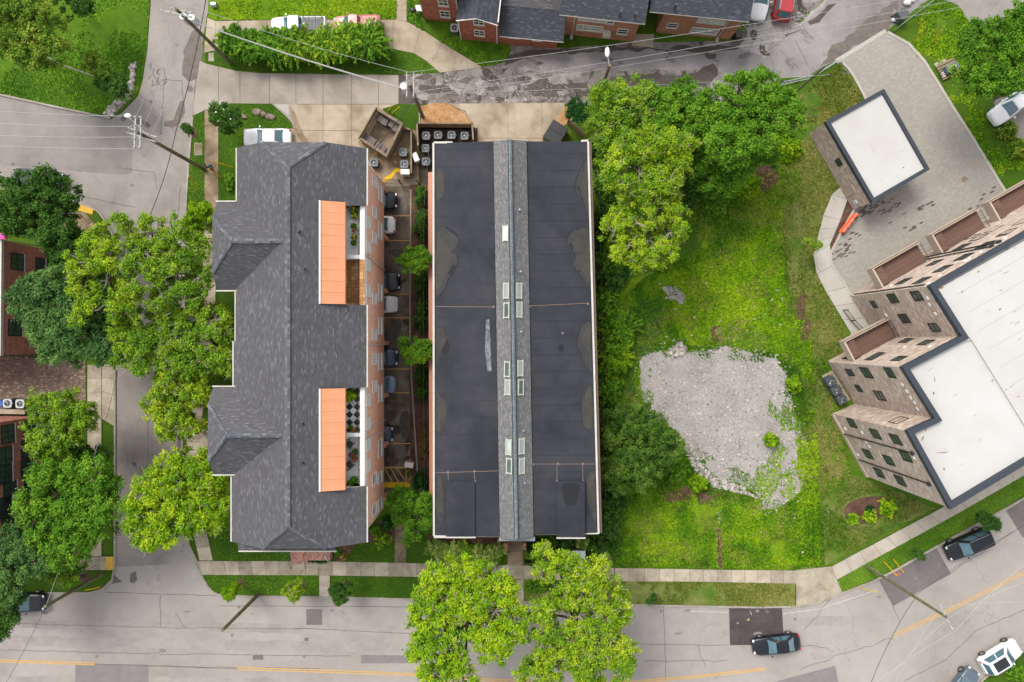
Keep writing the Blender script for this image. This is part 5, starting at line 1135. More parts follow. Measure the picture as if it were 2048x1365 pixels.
def coping(poly, parent, z, wd=.36, over=.06, drop=.5):
    o_, i_ = inset(poly, -over), inset(poly, wd); mb = MB(); n = len(poly)
    for k in range(n):
        a, b, c, d = o_[k], o_[(k + 1) % n], i_[(k + 1) % n], i_[k]; f = lambda p, zz: (p.x, p.y, zz)
        mb.poly([f(a, z), f(b, z), f(c, z), f(d, z)]); mb.poly([f(a, z - drop), f(b, z - drop), f(b, z), f(a, z)]); mb.poly([f(c, z - drop), f(d, z - drop), f(d, z), f(c, z)])
    up(mb).build('coping', 'coping', parent); return i_
ii = coping(RP, BB, ZB)
MB().poly([(p.x, p.y, ZB - .4) for p in ii]).build('roof', 'whiteroof', BB)
k = MB(); rr_ = [P(x, y, ZB - .3) for x, y in ((1945, 684), (1932, 668), (1872, 580), (2048, 482), (2500, 220), (2500, 640), (2090, 876), (2070, 886))]
k.prism(rr_, ZB - .4, ZB - .25); k.build('upper_roof', 'whiteroof2', BB)
k = MB()
for i in range(1, 9):   # welded seams of the membrane
    a_, b_ = P(1862 + i * 22, 572 + i * 36, ZB - .243), P(2400 + i * 22, 262 + i * 36, ZB - .243)
    if i < 8: k.poly([(a_.x + 1.2, a_.y + .7, ZB - .243), (b_.x, b_.y, ZB - .243), (b_.x, b_.y + .06, ZB - .243), (a_.x + 1.2, a_.y + .76, ZB - .243)])
k.build('roof_seam', 'whiteseam', BB)
rg = random.Random(21); k = MB(); k2 = MB()
def spot(mb, x, y, a, b, ang, z):
    p = P(x, y, z); pts = [Vector((p.x + a * math.cos(t) * math.cos(ang) - b * math.sin(t) * math.sin(ang), p.y + a * math.cos(t) * math.sin(ang) + b * math.sin(t) * math.cos(ang), z)) for t in [q * .63 for q in range(10)]]
    mb.poly(jag(pts, .12, .15, x))
for (x, y, a, b) in ((1880, 577, .3, .08), (1956, 543, .12, .06), (2015, 498, .16, .1), (2000, 620, .14, .06), (2037, 794, .1, .05), (1985, 760, .1, .04), (2031, 497, .09, .05)):
    if a: spot(k, x, y, a, b, R(30 + rg.uniform(-20, 20)), ZB - .245)
for (x, y, a, b) in ((1867, 787, .07, .14), (1870, 760, .04, .2), (1845, 879, .07, .22), (1850, 862, .06, .12), (1888, 939, .05, .14), (1885, 905, .5, .03)): spot(k2, x, y, a, b, R(rg.uniform(-20, 20)), ZB - .39)
for i in range(30): spot(k2 if False else k2, rg.uniform(1890, 2040), 0, .01, .01, 0, ZB - .39) if False else None
up(k).build('roof_stain', 'rust', BB); up(k2).build('roof_stain', 'rust', BB)
k = MB()
for i in range(26):
    x, y = rg.uniform(1890, 2040), rg.uniform(500, 860)
    if y > 690 + (x - 1940) * 1.6 or y < 600 - (x - 1862) * .57 + 12: continue
    spot(k, x, y, rg.uniform(.08, .3), rg.uniform(.03, .06), R(30), ZB - .243)
for (x, y) in ((1910, 790), (1950, 830), (1890, 900), (1925, 930), (1860, 740), (1960, 880), (1840, 715)): spot(k, x, y, rg.uniform(.1, .3), .03, R(rg.uniform(0, 60)), ZB - .388)
up(k).build('roof_stain', 'rustlight', BB, each=True)
# wall planes
def wn(a, b):
    d = (b - a).normalized(); return Vector((d.y, -d.x, 0))
def side(i, j):
    a, b = RP[i], RP[j]; n = wn(a, b); c = sum((p for p in RP), Vector()) / len(RP)
    if n.dot((a + b) / 2 - Vector((42, 2, 0))) < 0: n = -n
    return a, n
W1 = side(0, 1); W2n = side(1, 2); W2 = side(2, 3); W3n = side(3, 4); W3 = side(4, 5); W1n = side(9, 0)
def bwin(pl, x, y, w_=.95, h_=1.3): c = wallray(x, y, *pl); window(BB, c, pl[1], w_ * .88, h_ * .88, 'black', 'glass_green', 1, sill=False)
for x, y, w_, h_ in ((1748, 609, .8, .8), (1786, 597, 1, 1.4), (1834, 592, 1, 1.4), (1809, 637, 1, 1.4), (1869, 655, .9, 1.3)): bwin(W1, x, y, w_, h_)
for x, y, w_, h_ in ((1700, 745, .8, 1.3), (1733, 745.5, 1.2, 1.6), (1780, 745.5, 1.1, 1.2), (1718, 777, .8, 1), (1760, 791.5, 1.1, 1.6)): bwin(W2, x, y, w_, h_)
for x, y in ((1704, 846), (1751, 868), (1792, 879), (1736, 908), (1778, 921), (1812, 913), (1759, 946), (1801, 961.5)): bwin(W3, x, y, 1.05, 1.5)
bwin(W3n, 1797, 841, 1.3, 1.5)
for x, y, w_ in ((1750, 713.6, 1.6), (1798, 718, .9), (1812, 682, .9), (1852, 686, 1), (1698, 715, .9)): bwin(W2n, x, y, w_, 1.4)
for px, py, w_ in ((1870, 385, 1.2), (1945, 405, 1.3), (1680, 490, 1.2), (1780, 435, 1.3), (1815, 480, 1.4), (1690, 550, 1.3), (1565, 620, 1.3), (1515, 585, 1.1), (1440, 690, 1.2), (1330, 695, 1.2), (2040, 340, 1.2), (1745, 430, .9)):
    bwin(W1n, 1360 + px / 2.977, 330 + py / 2.977, w_, 1.4)
vv = MB()
def bvent(pl, px, py, base=(1360, 330)):
    c = wallray(base[0] + px / 2.977, base[1] + py / 2.977, *pl); n = pl[1]; u = Vector((0, 0, 1)).cross(n); vv.box(c + n * .02, (.3, .12, .18), M4=Matrix((u, n, Vector((0, 0, 1)))).transposed())
for x, y in ((1475, 792), (1487, 830), (1522, 885), (1228, 893)): bvent(W1, x, y)
for x, y in ((1325, 265), (1352, 305), (1375, 343), (1398, 372), (1415, 410)): bvent(W2, x, y, (1360, 680))
for x, y in ((1085, 550), (1110, 605), (1128, 634), (985, 528), (1060, 683), (1395, 702)): bvent(W3, x, y, (1360, 680))
for x, y in ((1380, 725), (1480, 707), (1545, 662), (1700, 575), (1720, 562), (1790, 520), (1935, 440), (1880, 465), (1255, 722)): bvent(W1n, x, y)
for x, y in ((1335, 45), (1485, 42)): bvent(W2n, x, y, (1360, 680))
vv.build('wall_vent', 'white', BB, each=True)
dp = MB()
def pipe(pl, a, b, base): 
    p, q = wallray(base[0] + a[0] / 2.977, base[1] + a[1] / 2.977, *pl), wallray(base[0] + b[0] / 2.977, base[1] + b[1] / 2.977, *pl); m = (p + q) / 2; n = pl[1] * .08
    dp.tube(Vector((m.x, m.y, .3)) + n, Vector((m.x, m.y, 11.9)) + n, .06, n=6); dp.box(Vector((m.x, m.y, 12)) + n, (.28, .28, .3), math.atan2(pl[1].y, pl[1].x))
pipe(W3, (965, 555), (1385, 672), (1360, 680)); pipe(W3, (1060, 705), (1490, 862), (1360, 680)); pipe(W1n, (1475, 550), (1880, 470), (1360, 330)); pipe(W1n, (1480, 555), (1800, 512), (1360, 330))
p = RP[0] + (RP[9] - RP[0]).normalized() * .25 + W1n[1] * .08; dp.tube((p.x, p.y, .2), (p.x, p.y, 12), .06, n=6)
p = RP[9] * .62 + RP[0] * .38; 
dp.build('downpipe', 'blackmetal', BB, each=True)
# balconies: brown decks, beige parapets on two sides, black rail on the third
def balcony(pin0, pin1, pl):
    a, b = wallray(*pin0, *pl), wallray(*pin1, *pl); n = pl[1]; a.z = b.z = 0; d = (b - a).normalized(); dep = 1.95
    f = lambda p, z: Vector((p.x, p.y, z))
    c, e = a + n * dep, b + n * dep
    zf, zt = 3.85, 4.45; t = .16
    bo = MB().prism([a + n * .02, b + n * .02, e, c], zf - .25, zf).build('balcony', 'deck', BB, uvrot=math.atan2(d.y, d.x))
    pm = MB(); pm.prism([c, e, e + n * t, c + n * t], zf - .4, zt); pm.prism([a - d * t + n * .02, a + n * .02, c + n * t, c - d * t + n * t], zf - .4, zt); pm.build('parapet', 'beige', bo)
    pm = MB(); pm.prism([c + n * (t + .004) - d * (t + .004), e + n * (t + .004), e + n * (t - .05), c + n * (t - .05) - d * (t + .004)], zt, zt + .03); pm.build('rail_cap', 'deck', bo)
    r_ = MB(); r_.tube(f(b, zt), f(e, zt), .03); 
    for k in range(7): q = b.lerp(e, k / 6); r_.tube(f(q, zf), f(q, zt), .015, n=4, cap=False)
    r_.build('railing', 'blackmetal', bo)
    dk = MB(); dk.box(f(a.lerp(c, .5) + d * .45, zf + .22), (.8, dep * .85, .42), math.atan2(d.y, d.x)); dk.build('planter_box', 'deck', bo)
balcony((1768, 575), (1857, 523), W1n); balcony((1882, 508), (1973, 456), W1n); balcony((1996, 443), (2090, 390), W1n)
balcony((1712, 722), (1800, 676), W2n)
for pl, x0, x1 in ((W1n, (1702, 590), (1745, 560)),):
    a, b = wallray(*x0, *pl), wallray(*x1, *pl)
# plinth ledges
k = MB(); 
for pl, i, j in ((W1n, 9, 0), (W2n, 1, 2), (W3, 4, 5)):
    a, b = RP[i], RP[j]; n = pl[1]; k.prism([Vector((a.x, a.y, 0)) + n * .01, Vector((b.x, b.y, 0)) + n * .01, Vector((b.x, b.y, 0)) + n * .14, Vector((a.x, a.y, 0)) + n * .14], 0, .5)
k.build('plinth', 'beige', BB, each=True)
slab('ac_pad', [(1643, 752), (1664, 741), (1700, 800), (1680, 812)], 'conc_pad', .1)
sg = MB(); c = wallray(1700, 878, *W3)
# small garage
GA = empty('garage', (0, 0, 0), 'small brown brick garage with a white flat roof and dark coping', 'garage')
gp = [P(x, y, 3.8) for x, y in ((1767.6, 179), (1652.5, 243.5), (1746, 404.6), (1858.6, 339))]
MB().prism(gp, 0, 3.4).build('wall', 'brownbrick', GA)
ii = coping(gp, GA, 3.8, .3, .05, .45); MB().poly([(p.x, p.y, 3.62) for p in ii]).build('roof', 'whiteroof', GA)
gpl = (gp[1], wn(gp[1], gp[2])); 
if gpl[1].x > 0: gpl = (gp[1], -gpl[1])
for x, y in ((1678, 325),): window(GA, wallray(x, y, *gpl), gpl[1], .7, .8, 'black', 'glass_green', 1, sill=False)
c = wallray(1697, 381, *gpl); n = gpl[1]; u = Vector((0, 0, 1)).cross(n)
MB().box(c + n * .03, (1.0, .08, 2.1), M4=Matrix((u, n, Vector((0, 0, 1)))).transposed()).build('door', 'beige', GA)
c = wallray(1711, 404, *gpl); MB().box(c + n * .05, (.4, .14, .6), M4=Matrix((u, n, Vector((0, 0, 1)))).transposed()).build('meter_box', 'lightgrey', GA)
k = MB()
for x, y, a in ((1661, 241, .12), (1668, 240, .08), (1802, 254, .07), (1806, 336, .1), (1852, 339, .1), (1717, 331, .04), (1763, 361, .05), (1845, 343, .08)): spot(k, x, y, a, a * .6, .3, 3.628)
up(k).build('roof_stain', 'rust', GA)

# ---------------------------------------------------------------- brick buildings, left edge
def brickblock(name, label, pts, h, mat, wins, parap='trim'):
    root = empty(name, (0, 0, 0), label, 'building'); pl = [P(*p) for p in pts]
    MB().prism(pl, 0, h).build('wall', mat, root)
    i_ = inset([Vector((p.x, p.y, h)) for p in pl], .35); o_ = inset([Vector((p.x, p.y, h)) for p in pl], -.08); mb = MB(); n = len(pl)
    for k in range(n):
        a, b, c, d = o_[k], o_[(k + 1) % n], i_[(k + 1) % n], i_[k]; f = lambda p, zz: (p.x, p.y, zz)
        mb.poly([f(a, h + .15), f(b, h + .15), f(c, h + .15), f(d, h + .15)]); mb.poly([f(a, h - .2), f(b, h - .2), f(b, h + .15), f(a, h + .15)])
    up(mb).build('parapet', parap, root); MB().poly([(p.x, p.y, h + .02) for p in i_]).build('roof', 'whiteroof', root)
    return root
L1 = brickblock('townhouse', 'red brick building at the left edge with a white parapet, beside the plaza', [(-300, 440), (92, 499), (90, 708), (-300, 704)], 5.9, 'redbrick', [])
e0, e1 = P(92, 499), P(90, 708); n = wn(e0, e1); n = n if n.x > 0 else -n
for x, y, w_, h_ in ((34, 524, 1.5, 1.6), (80, 531, 1.4, 1.3), (30, 656, 1.5, 1.7)):
    window(L1, wallray(x, y, e0, n), n, w_, h_, 'black', 'glass_green', 3)
k = MB(); 
for y in (497, 482): pass
a, b = P(-300, 436), P(92, 494); k = MB()
for i in range(60): t = i / 59; p = a.lerp(b, t); k.tube((p.x, p.y, 0), (p.x, p.y, 1.2), .015, n=4, cap=False)
for z in (.2, 1.2): k.tube((a.x, a.y, z), (b.x, b.y, z), .025, n=4)
k.build('railing', 'blackmetal', L1)
L2 = brickblock('townhouse', 'tall red brick building at the lower left with dark grid windows', [(-300, 826), (82, 832), (88, 1046), (-300, 1050)], 12, 'redbrick', [])
e0, e1 = P(82, 832), P(88, 1046); n = wn(e0, e1); n = n if n.x > 0 else -n
for zx_, zy in ((60, 735), (228, 697), (42, 907), (212, 852), (40, 1045), (208, 1003)):
    x, y = zx_ / 3.9, 680 + zy / 3.9; c = wallray(x, y, e0, n); window(L2, c, n, 1.7, 1.6, 'black', 'glass_green' if zy < 1000 else 'glass', 3)
for x, y in ((20, 985), (60, 980), (15, 1030), (10, 1015)): window(L2, wallray(x, y, e0, n), n, 1.9, 1.6, 'black', 'glass', 3)
k = MB(); nn_ = Vector((0, 1, 0))
for x in (-2, 6, 14, 22): c = P(x, 829); window(L2, (c.x, c.y + .03, 3.2), (0, 1, 0), .8, 1.5, 'white', 'curtain', 0, sill=False)
MB().prism([P(-300, 812), P(62, 818), P(62, 827), P(-300, 822)], 0, .9).build('step', 'conc_pad', L2)

# ---------------------------------------------------------------- houses along the top
def house(label, base, h, mat, roofz_, eave_px, ridge_dy, rmat='shingle_n', over=.0, name='brick_house'):
    """base: photo pixels of the wall foot (left, right) plus depth upward in pixels"""
    root = empty(name, (0, 0, 0), label, 'house'); (x0, y0), (x1, y1), dp_ = base
    a, b = P(x0, y0), P(x1, y1); d = (b - a).normalized(); nb = Vector((-d.y, d.x, 0)); D = dp_
    MB().prism([a, b, b + nb * D, a + nb * D], 0, h).build('wall', mat, root)
    return root, a, b, d, nb
H1, a, b, d, nb = house('two storey red brick house partly cut by the top edge', ((849, 40), (920, 47), 12), 6.5, 'nbrick', 0, 0, 0)
n = -nb
for x, y in ((886, 5), (890, 28)): window(H1, wallray(x, y, a, n), n, .9, 1.2, 'white', 'glass', 2)
k = MB(); zt = 6.5; o = -nb * .3
k.poly([a - d * .3 + o + Vector((0, 0, zt)), b + d * .3 + o + Vector((0, 0, zt)), b + d * .3 + nb * 6 + Vector((0, 0, zt + 3)), a - d * .3 + nb * 6 + Vector((0, 0, zt + 3))])
k.poly([a - d * .3 + nb * 12.3 + Vector((0, 0, zt)), b + d * .3 + nb * 12.3 + Vector((0, 0, zt)), b + d * .3 + nb * 6 + Vector((0, 0, zt + 3)), a - d * .3 + nb * 6 + Vector((0, 0, zt + 3))]); up(k).build('roof', 'shingle_n', H1, solid=.12)
k = MB(); k.tube(Vector((b.x, b.y, .1)) - nb * .08, Vector((b.x, b.y, 6.4)) - nb * .08, .05); k.build('downpipe', 'white', H1, each=True)
H2 = empty('brick_house', (0, 0, 0), 'red brick house with a low front gable and grey shingle roof', 'house')
a, b = P(924, 79), P(994, 87); d = (b - a).normalized(); nb = Vector((-d.y, d.x, 0)); D = 9; ap = (a + b) / 2; V = lambda p, z: Vector((p.x, p.y, z))
w_ = MB(); w_.prism([a, b, b + nb * D, a + nb * D], 0, 4.5); w_.poly([V(a, 4.5), V(b, 4.5), V(ap, 5.3)]); w_.build('wall', 'nbrick', H2)
k = MB(); o = -nb * .25
k.poly([V(a - d * .2 + o, 4.45), V(ap + o, 5.4), V(ap + nb * D, 5.4), V(a - d * .2 + nb * D, 4.45)]); k.poly([V(b + d * .2 + o, 4.45), V(ap + o, 5.4), V(ap + nb * D, 5.4), V(b + d * .2 + nb * D, 4.45)]); up(k).build('roof', 'shingle_n', H2, solid=.12)
k = MB(); k.tube(V(a - d * .2 + o, 4.4), V(ap + o, 5.33), .06); k.tube(V(b + d * .2 + o, 4.4), V(ap + o, 5.33), .06); k.tube(V(a - d * .05 - nb * .1, 0), V(a - d * .05 - nb * .1, 4.4), .05); k.tube(V(b + d * .05 - nb * .1, 0), V(b + d * .05 - nb * .1, 4.4), .05); k.tube(V(b + d * .2, 4.5), V(b + d * .2 + nb * D, 4.5), .06); k.build('gutter', 'white', H2, each=True)
for x, y in ((957.5, 44), (959, 66)): window(H2, wallray(x, y, a, -nb), -nb, .95, 1.1, 'white', 'glass', 2)
H3 = empty('brick_house', (0, 0, 0), 'low red brick wing with two white basement windows and a two-part shingle roof', 'house')
a, b = P(994.5, 87), P(1113, 98); d = (b - a).normalized(); nb = Vector((-d.y, d.x, 0)); D = 10
MB().prism([a, b, b + nb * D, a + nb * D], 0, 2.3).build('wall', 'nbrick', H3)
k = MB(); o = -nb * .3
k.poly([V(a + d * .3 + o, 2.35), V(b + d * .55 + o, 2.35), V(b + d * .55 + nb * 2.3, 3.2), V(a + d * .3 + nb * 2.3, 3.2)]); up(k).build('roof', 'shingle_n', H3, solid=.12)
k = MB(); k.poly([V(a + d * .3 + nb * 2.25, 3.22), V(b + d * .25 + nb * 2.25, 3.22), V(b + d * .25 + nb * D, 4.4), V(a + d * .3 + nb * D, 4.4)]); up(k).build('roof', 'shingle', H3, solid=.12)
MB().prism([a + d * .4 + nb * 2.35, b - d * .1 + nb * 2.35, b - d * .1 + nb * D, a + d * .4 + nb * D], 2.3, 3.1).build('wall', 'nbrick', H3)
k = MB(); k.tube(V(a + d * .3 + o, 2.28), V(b + d * .55 + o, 2.28), .05); k.build('gutter', 'white', H3, each=True)
for x, y in ((1028, 74.5), (1074, 80)): window(H3, wallray(x, y, a, -nb), -nb, .95, .5, 'white', 'white', 0, sill=False)
def bungalow(label, A, B, h, wins, ac=None, dpx=None, eave=5.0, over=.5, ends=(.4, .4)):
    root = empty('brick_house', (0, 0, 0), label, 'house'); a, b = P(*A), P(*B); d = (b - a).normalized(); nb = Vector((-d.y, d.x, 0)); D = 11
    MB().prism([a, b, b + nb * D, a + nb * D], 0, h).build('wall', 'nbrick2', root)
    k = MB(); o = -nb * over
    k.poly([V(a - d * ends[0] + o, eave), V(b + d * ends[1] + o, eave), V(b + d * ends[1] + nb * D / 2, eave + 2.2), V(a - d * ends[0] + nb * D / 2, eave + 2.2)])
    k.poly([V(a - d * ends[0] + nb * (D + over), eave), V(b + d * ends[1] + nb * (D + over), eave), V(b + d * ends[1] + nb * D / 2, eave + 2.2), V(a - d * ends[0] + nb * D / 2, eave + 2.2)]); up(k).build('roof', 'shingle_n', root, solid=.12)
    k = MB(); k.poly([V(a, h), V(a + nb * D, h), V(a + nb * D / 2, eave + 2)]); k.poly([V(b, h), V(b + nb * D, h), V(b + nb * D / 2, eave + 2)]); k.build('gable', 'nbrick2', root, solid=.1, each=True)
    k = MB(); k.tube(V(a - d * ends[0] + o, eave - .08), V(b + d * ends[1] + o, eave - .08), .06); k.build('gutter', 'trim', root, each=True)
    for x, y, w_, h_, br in wins: window(root, wallray(x, y, a, -nb), -nb, w_, h_, 'white', 'glass_light' if br == 4 else 'glass', br)
    if dpx: p, q = wallray(*dpx[0], a, -nb), wallray(*dpx[1], a, -nb); k = MB(); k.tube(V(q, .2) - nb * .08, V(q, h) - nb * .08, .05); k.box(V(q, .25) - nb * .3, (.25, .45, .12), math.atan2(d.y, d.x)); k.build('downpipe', 'trim', root, each=True)
    if ac: c = wallray(*ac, a, -nb); k = MB(); k.box(c - nb * .3, (.75, .6, .45), math.atan2(d.y, d.x)); k.build('window_air_conditioner', 'trim', root)
    return root
H4 = bungalow('orange-red brick house with a window air conditioner above the alley', (1128, 69), (1265, 84), 4.75, ((1179.5, 56, 2.5, 1.0, 4), (1245, 63, 1, 1, 1), (1185, 39, 2.6, .6, 4), (1221, 43, .7, .8, 1)), (1214, 63), ((1151, 40), (1144, 66)), ends=(.75, .35))
H5 = bungalow('orange-red brick house at the top with a wide window, left of the parked cars', (1311.5, 65), (1459, 80), 4.75, ((1345, 51, 1, .9, 1), (1409, 62, 2.6, 1.0, 4), (1423, 43, 2.6, .6, 4)), None, ((1455, 47), (1434, 76)), ends=(1.6, .3))
k = MB()
for x, y in ((1351, 13), (1241, 27), (1271, 31)): q = P(x, y, 5.7); k.tube((q.x, q.y, 5.2), (q.x, q.y, 6.1), .09, n=8)
k.build('vent_pipe', 'acdark', H5, each=True)
# ================================================================ VEHICLES
STY = {  # length, half width, stations: (x fraction, half-width scale, lower top z), cabin: base x0..x1, roof x0..x1, roof z
 'sedan': dict(L=4.7, W=.92, st=[(-.5, .78, .74), (-.47, .9, .88), (-.36, .98, .93), (-.2, 1, .92), (0, 1, .92), (.2, 1, .93), (.3, .98, .9), (.42, .92, .8), (.48, .8, .68), (.5, .7, .55)], cab=(-.36, .2, -.2, .04, 1.44)),
 'suv': dict(L=4.7, W=.95, st=[(-.5, .86, .9), (-.485, .95, 1.02), (-.4, 1, 1.05), (-.2, 1, 1.04), (0, 1, 1.04), (.2, 1, 1.04), (.3, .98, 1.02), (.43, .94, .94), (.485, .84, .82), (.5, .76, .62)], cab=(-.475, .23, -.41, .07, 1.7)),
 'hatch': dict(L=4.1, W=.88, st=[(-.5, .82, .8), (-.48, .92, .95), (-.38, .98, .96), (-.2, 1, .95), (0, 1, .95), (.2, 1, .95), (.3, .98, .92), (.42, .92, .82), (.48, .8, .7), (.5, .7, .55)], cab=(-.47, .24, -.36, .05, 1.48)),
 'pickup': dict(L=5.4, W=.98, st=[(-.5, .95, .98), (-.485, 1, 1.02), (-.4, 1, 1.02), (-.2, 1, 1.02), (0, 1, 1.05), (.2, 1, 1.05), (.3, .98, 1.05), (.43, .95, .98), (.485, .86, .86), (.5, .78, .65)], cab=(-.08, .26, -.05, .14, 1.75)),
}
def car(px, py, ang, style, col, label, name='parked_car', group=None, cat='car', roof=None, rack=False, L=None):
    S = STY[style]; L = L or S['L']; W = S['W']; p = P(px, py, .75)
    root = empty(name, (p.x, p.y, .02), label, cat, group, R(ang))
    mb = MB(); rings = []
    for fx, ws, zt in S['st']:
        w = W * ws; zb = .24 if abs(fx) < .47 else .34
        rings.append([(fx * L, y, z) for y, z in ((-w * .9, zb), (-w, zb + .14), (-w, zt * .62), (-w * .965, zt - .1), (-w * .86, zt - .015), (-w * .45, zt + .035), (0, zt + .05), (w * .45, zt + .035), (w * .86, zt - .015), (w * .965, zt - .1), (w, zt * .62), (w, zb + .14), (w * .9, zb))])
    n = len(rings[0])
    for i in range(len(rings) - 1):
        for j in range(n): mb.poly([rings[i][j], rings[i][(j + 1) % n], rings[i + 1][(j + 1) % n], rings[i + 1][j]])
    mb.poly(rings[0]); mb.poly(list(reversed(rings[-1])))
    body = mb.build('body', col, root, smooth=True)
    w_ = body.modifiers.new('weld', 'WELD'); sb = body.modifiers.new('sub', 'SUBSURF'); sb.levels = 2; sb.render_levels = 2
    x0, x1, x2, x3, zr = S['cab']; x0, x1, x2, x3 = [q * L for q in (x0, x1, x2, x3)]; zb = S['st'][4][2] - .03; wb, wt = W * .9, W * .7
    # pillars and roof shell with rounded roof
    cb = MB(); 
    lo = [(x1, -wb * .93), (x1 - .25, -wb), (x0 + .2, -wb), (x0, -wb * .88), (x0, wb * .88), (x0 + .2, wb), (x1 - .25, wb), (x1, wb * .93)]
    hi = [(x3, -wt * .9), (x3 - .2, -wt), (x2 + .15, -wt), (x2, -wt * .88), (x2, wt * .88), (x2 + .15, wt), (x3 - .2, wt), (x3, wt * .9)]
    lo = [(a, b, zb) for a, b in lo]; hi = [(a, b, zr - .05) for a, b in hi]
    hi2 = [(a * .97 + (x2 + x3) / 2 * .03, b * .86, zr) for a, b, c in hi]
    for i in range(8): cb.poly([lo[i], lo[(i + 1) % 8], hi[(i + 1) % 8], hi[i]]); cb.poly([hi[i], hi[(i + 1) % 8], hi2[(i + 1) % 8], hi2[i]])
    cb.poly(hi2); cab = cb.build('cabin', col, root)
    def lerp3(a, b, t): return Vector(a).lerp(Vector(b), t)
    def pane(nm, q, off):
        q = [Vector(v) for v in q]; c = sum(q, Vector()) / 4; nr_ = (q[1] - q[0]).cross(q[2] - q[0]).normalized()
        if nr_.dot(c - Vector((0, 0, zb))) < 0: nr_ = -nr_
        q = [c + (v - c) * .9 + nr_ * off for v in q]; MB().poly(q).build(nm, 'carglass', cab, solid=.006)
    pane('windshield', [lo[0], lo[7], hi[7], hi[0]], .02); pane('rear_window', [lo[3], lo[4], hi[4], hi[3]], .02)
    for s in (0, 1):
        A_ = (lo[1], lo[2], hi[2], hi[1]) if s == 0 else (lo[6], lo[5], hi[5], hi[6])
        m0, m1 = lerp3(A_[0], A_[1], .48), lerp3(A_[3], A_[2], .48)
        pane('side_window', [A_[0], m0, m1, A_[3]], .012); pane('side_window', [m0, A_[1], A_[2], m1], .012)
    if roof: 
        MB().prism([(x3 - .25, -wt * .75), (x3 - .25, wt * .75), (x2 + .35, wt * .75), (x2 + .35, -wt * .75)], zr, zr + .012).build('sunroof', roof, root)
    for sy in (-1, 1):
        if style == 'suv' or rack:
            r = MB(); r.tube((x2 + .2, sy * wt * .93, zr + .04), (x3 - .1, sy * wt * .93, zr + .04), .02); r.build('roof_rail', 'steel' if not rack else 'black', root)
        m = MB(); m.ball((x1 - .32, sy * (W + .08), zb + .1), (.09, .12, .08), 5, 8); m.build('mirror', col, root, smooth=True)
        h = MB(); h.ball((L * .465, sy * W * .62, S['st'][8][2] - .03), (.14, .17, .08), 5, 8); h.build('headlight', 'headlight', root, smooth=True)
        t = MB(); t.ball((-L * .482, sy * W * .72, S['st'][1][2] - .12), (.09, .16, .1), 5, 8); t.build('tail_light', 'taillight', root, smooth=True)
    if rack:
        r = MB()
        for k_ in range(7): x = x2 + .3 + (x3 - x2 - .5) * k_ / 6; r.tube((x, -wt * .9, zr + .06), (x, wt * .9, zr + .06), .02)
        for k_ in (-.5, 0, .5): r.tube((x2 + .2, wt * k_, zr + .06), (x3 - .1, wt * k_, zr + .06), .015)
        r.build('roof_rack', 'acgrey' if col == 'c_black' else 'black', root)
    if style == 'pickup':
        b = MB(); b.prism([(-L * .475, -W * .8), (-L * .1, -W * .8), (-L * .1, W * .8), (-L * .475, W * .8)], 1.055, 1.075)
        b.build('bed_cover', 'darkgrey' if col == 'c_white' else 'c_pink', root)
        r = MB()
        for y in (-.7, .7): r.tube((-L * .46, y, 1.5), (-L * .12, y, 1.5), .03)
        for x in (-.46, -.35, -.23, -.12): r.tube((L * x, -.7, 1.5), (L * x, .7, 1.5), .03)
        for x in (-.46, -.12):
            for y in (-.7, .7): r.tube((L * x, y, 1.05), (L * x, y, 1.5), .03)
        r.build('ladder_rack', 'black' if col == 'c_white' else 'taillight', root)
    for sx in (.31, -.3):
        for sy in (-1, 1):
            wl = MB(); y = sy * (W - .1); wl.tube((L * sx, y - .11, .32), (L * sx, y + .13 * sy + .0, .32), .34, n=18) if False else wl.tube((L * sx, y - .11, .32), (L * sx, y + .11, .32), .34, n=18)
            wo = wl.build('wheel', 'tyre', root); ri = MB(); ri.tube((L * sx, y + sy * .08, .32), (L * sx, y + sy * .125, .32), .22, .2, n=14); ri.build('rim', 'rim', wo)
    return root
car(1553, 1290, 187, 'sedan', 'c_black', 'black sedan driving along the main street', name='car')
car(1938, 1089, 204, 'suv', 'c_black', 'black crossover parked at the kerb below a young tree', group='cars parked along the main street')
car(2001, 1314, 31.5, 'suv', 'c_white', 'white crossover with a black sunroof parked at the lower right kerb', group='cars parked along the main street', roof='roofblack', L=4.2)
car(1925, 1374, 52, 'hatch', 'c_slate', 'blue-grey compact car cut by the bottom edge behind the white crossover', group='cars parked along the main street')
car(534, 275, 180, 'sedan', 'c_white', 'white sedan parked on the drive above the shingle roof')
car(42, 1205, 0, 'suv', 'c_black', 'black crossover with a roof rack half under the trees at the lower left', rack=True)
car(80, 359, -6, 'suv', 'c_navy', 'dark car hidden under the dense tree beside the side street', rack=True)
car(1522, -8, 262, 'sedan', 'c_white', 'white sedan parked on gravel at the top edge')
S_ = car(1571, -6, 80, 'suv', 'c_red', 'dark red sport utility car parked on gravel at the top edge')
car(2024, 212, 216, 'suv', 'c_white', 'white car half under the green tree at the right edge')
car(597, 54, 181, 'pickup', 'c_white', 'white pickup with a ladder rack behind the bushes', cat='pickup')
car(714, 52, 181, 'pickup', 'c_pink', 'faded red pickup mostly hidden by the bushes', cat='pickup', L=4.6)
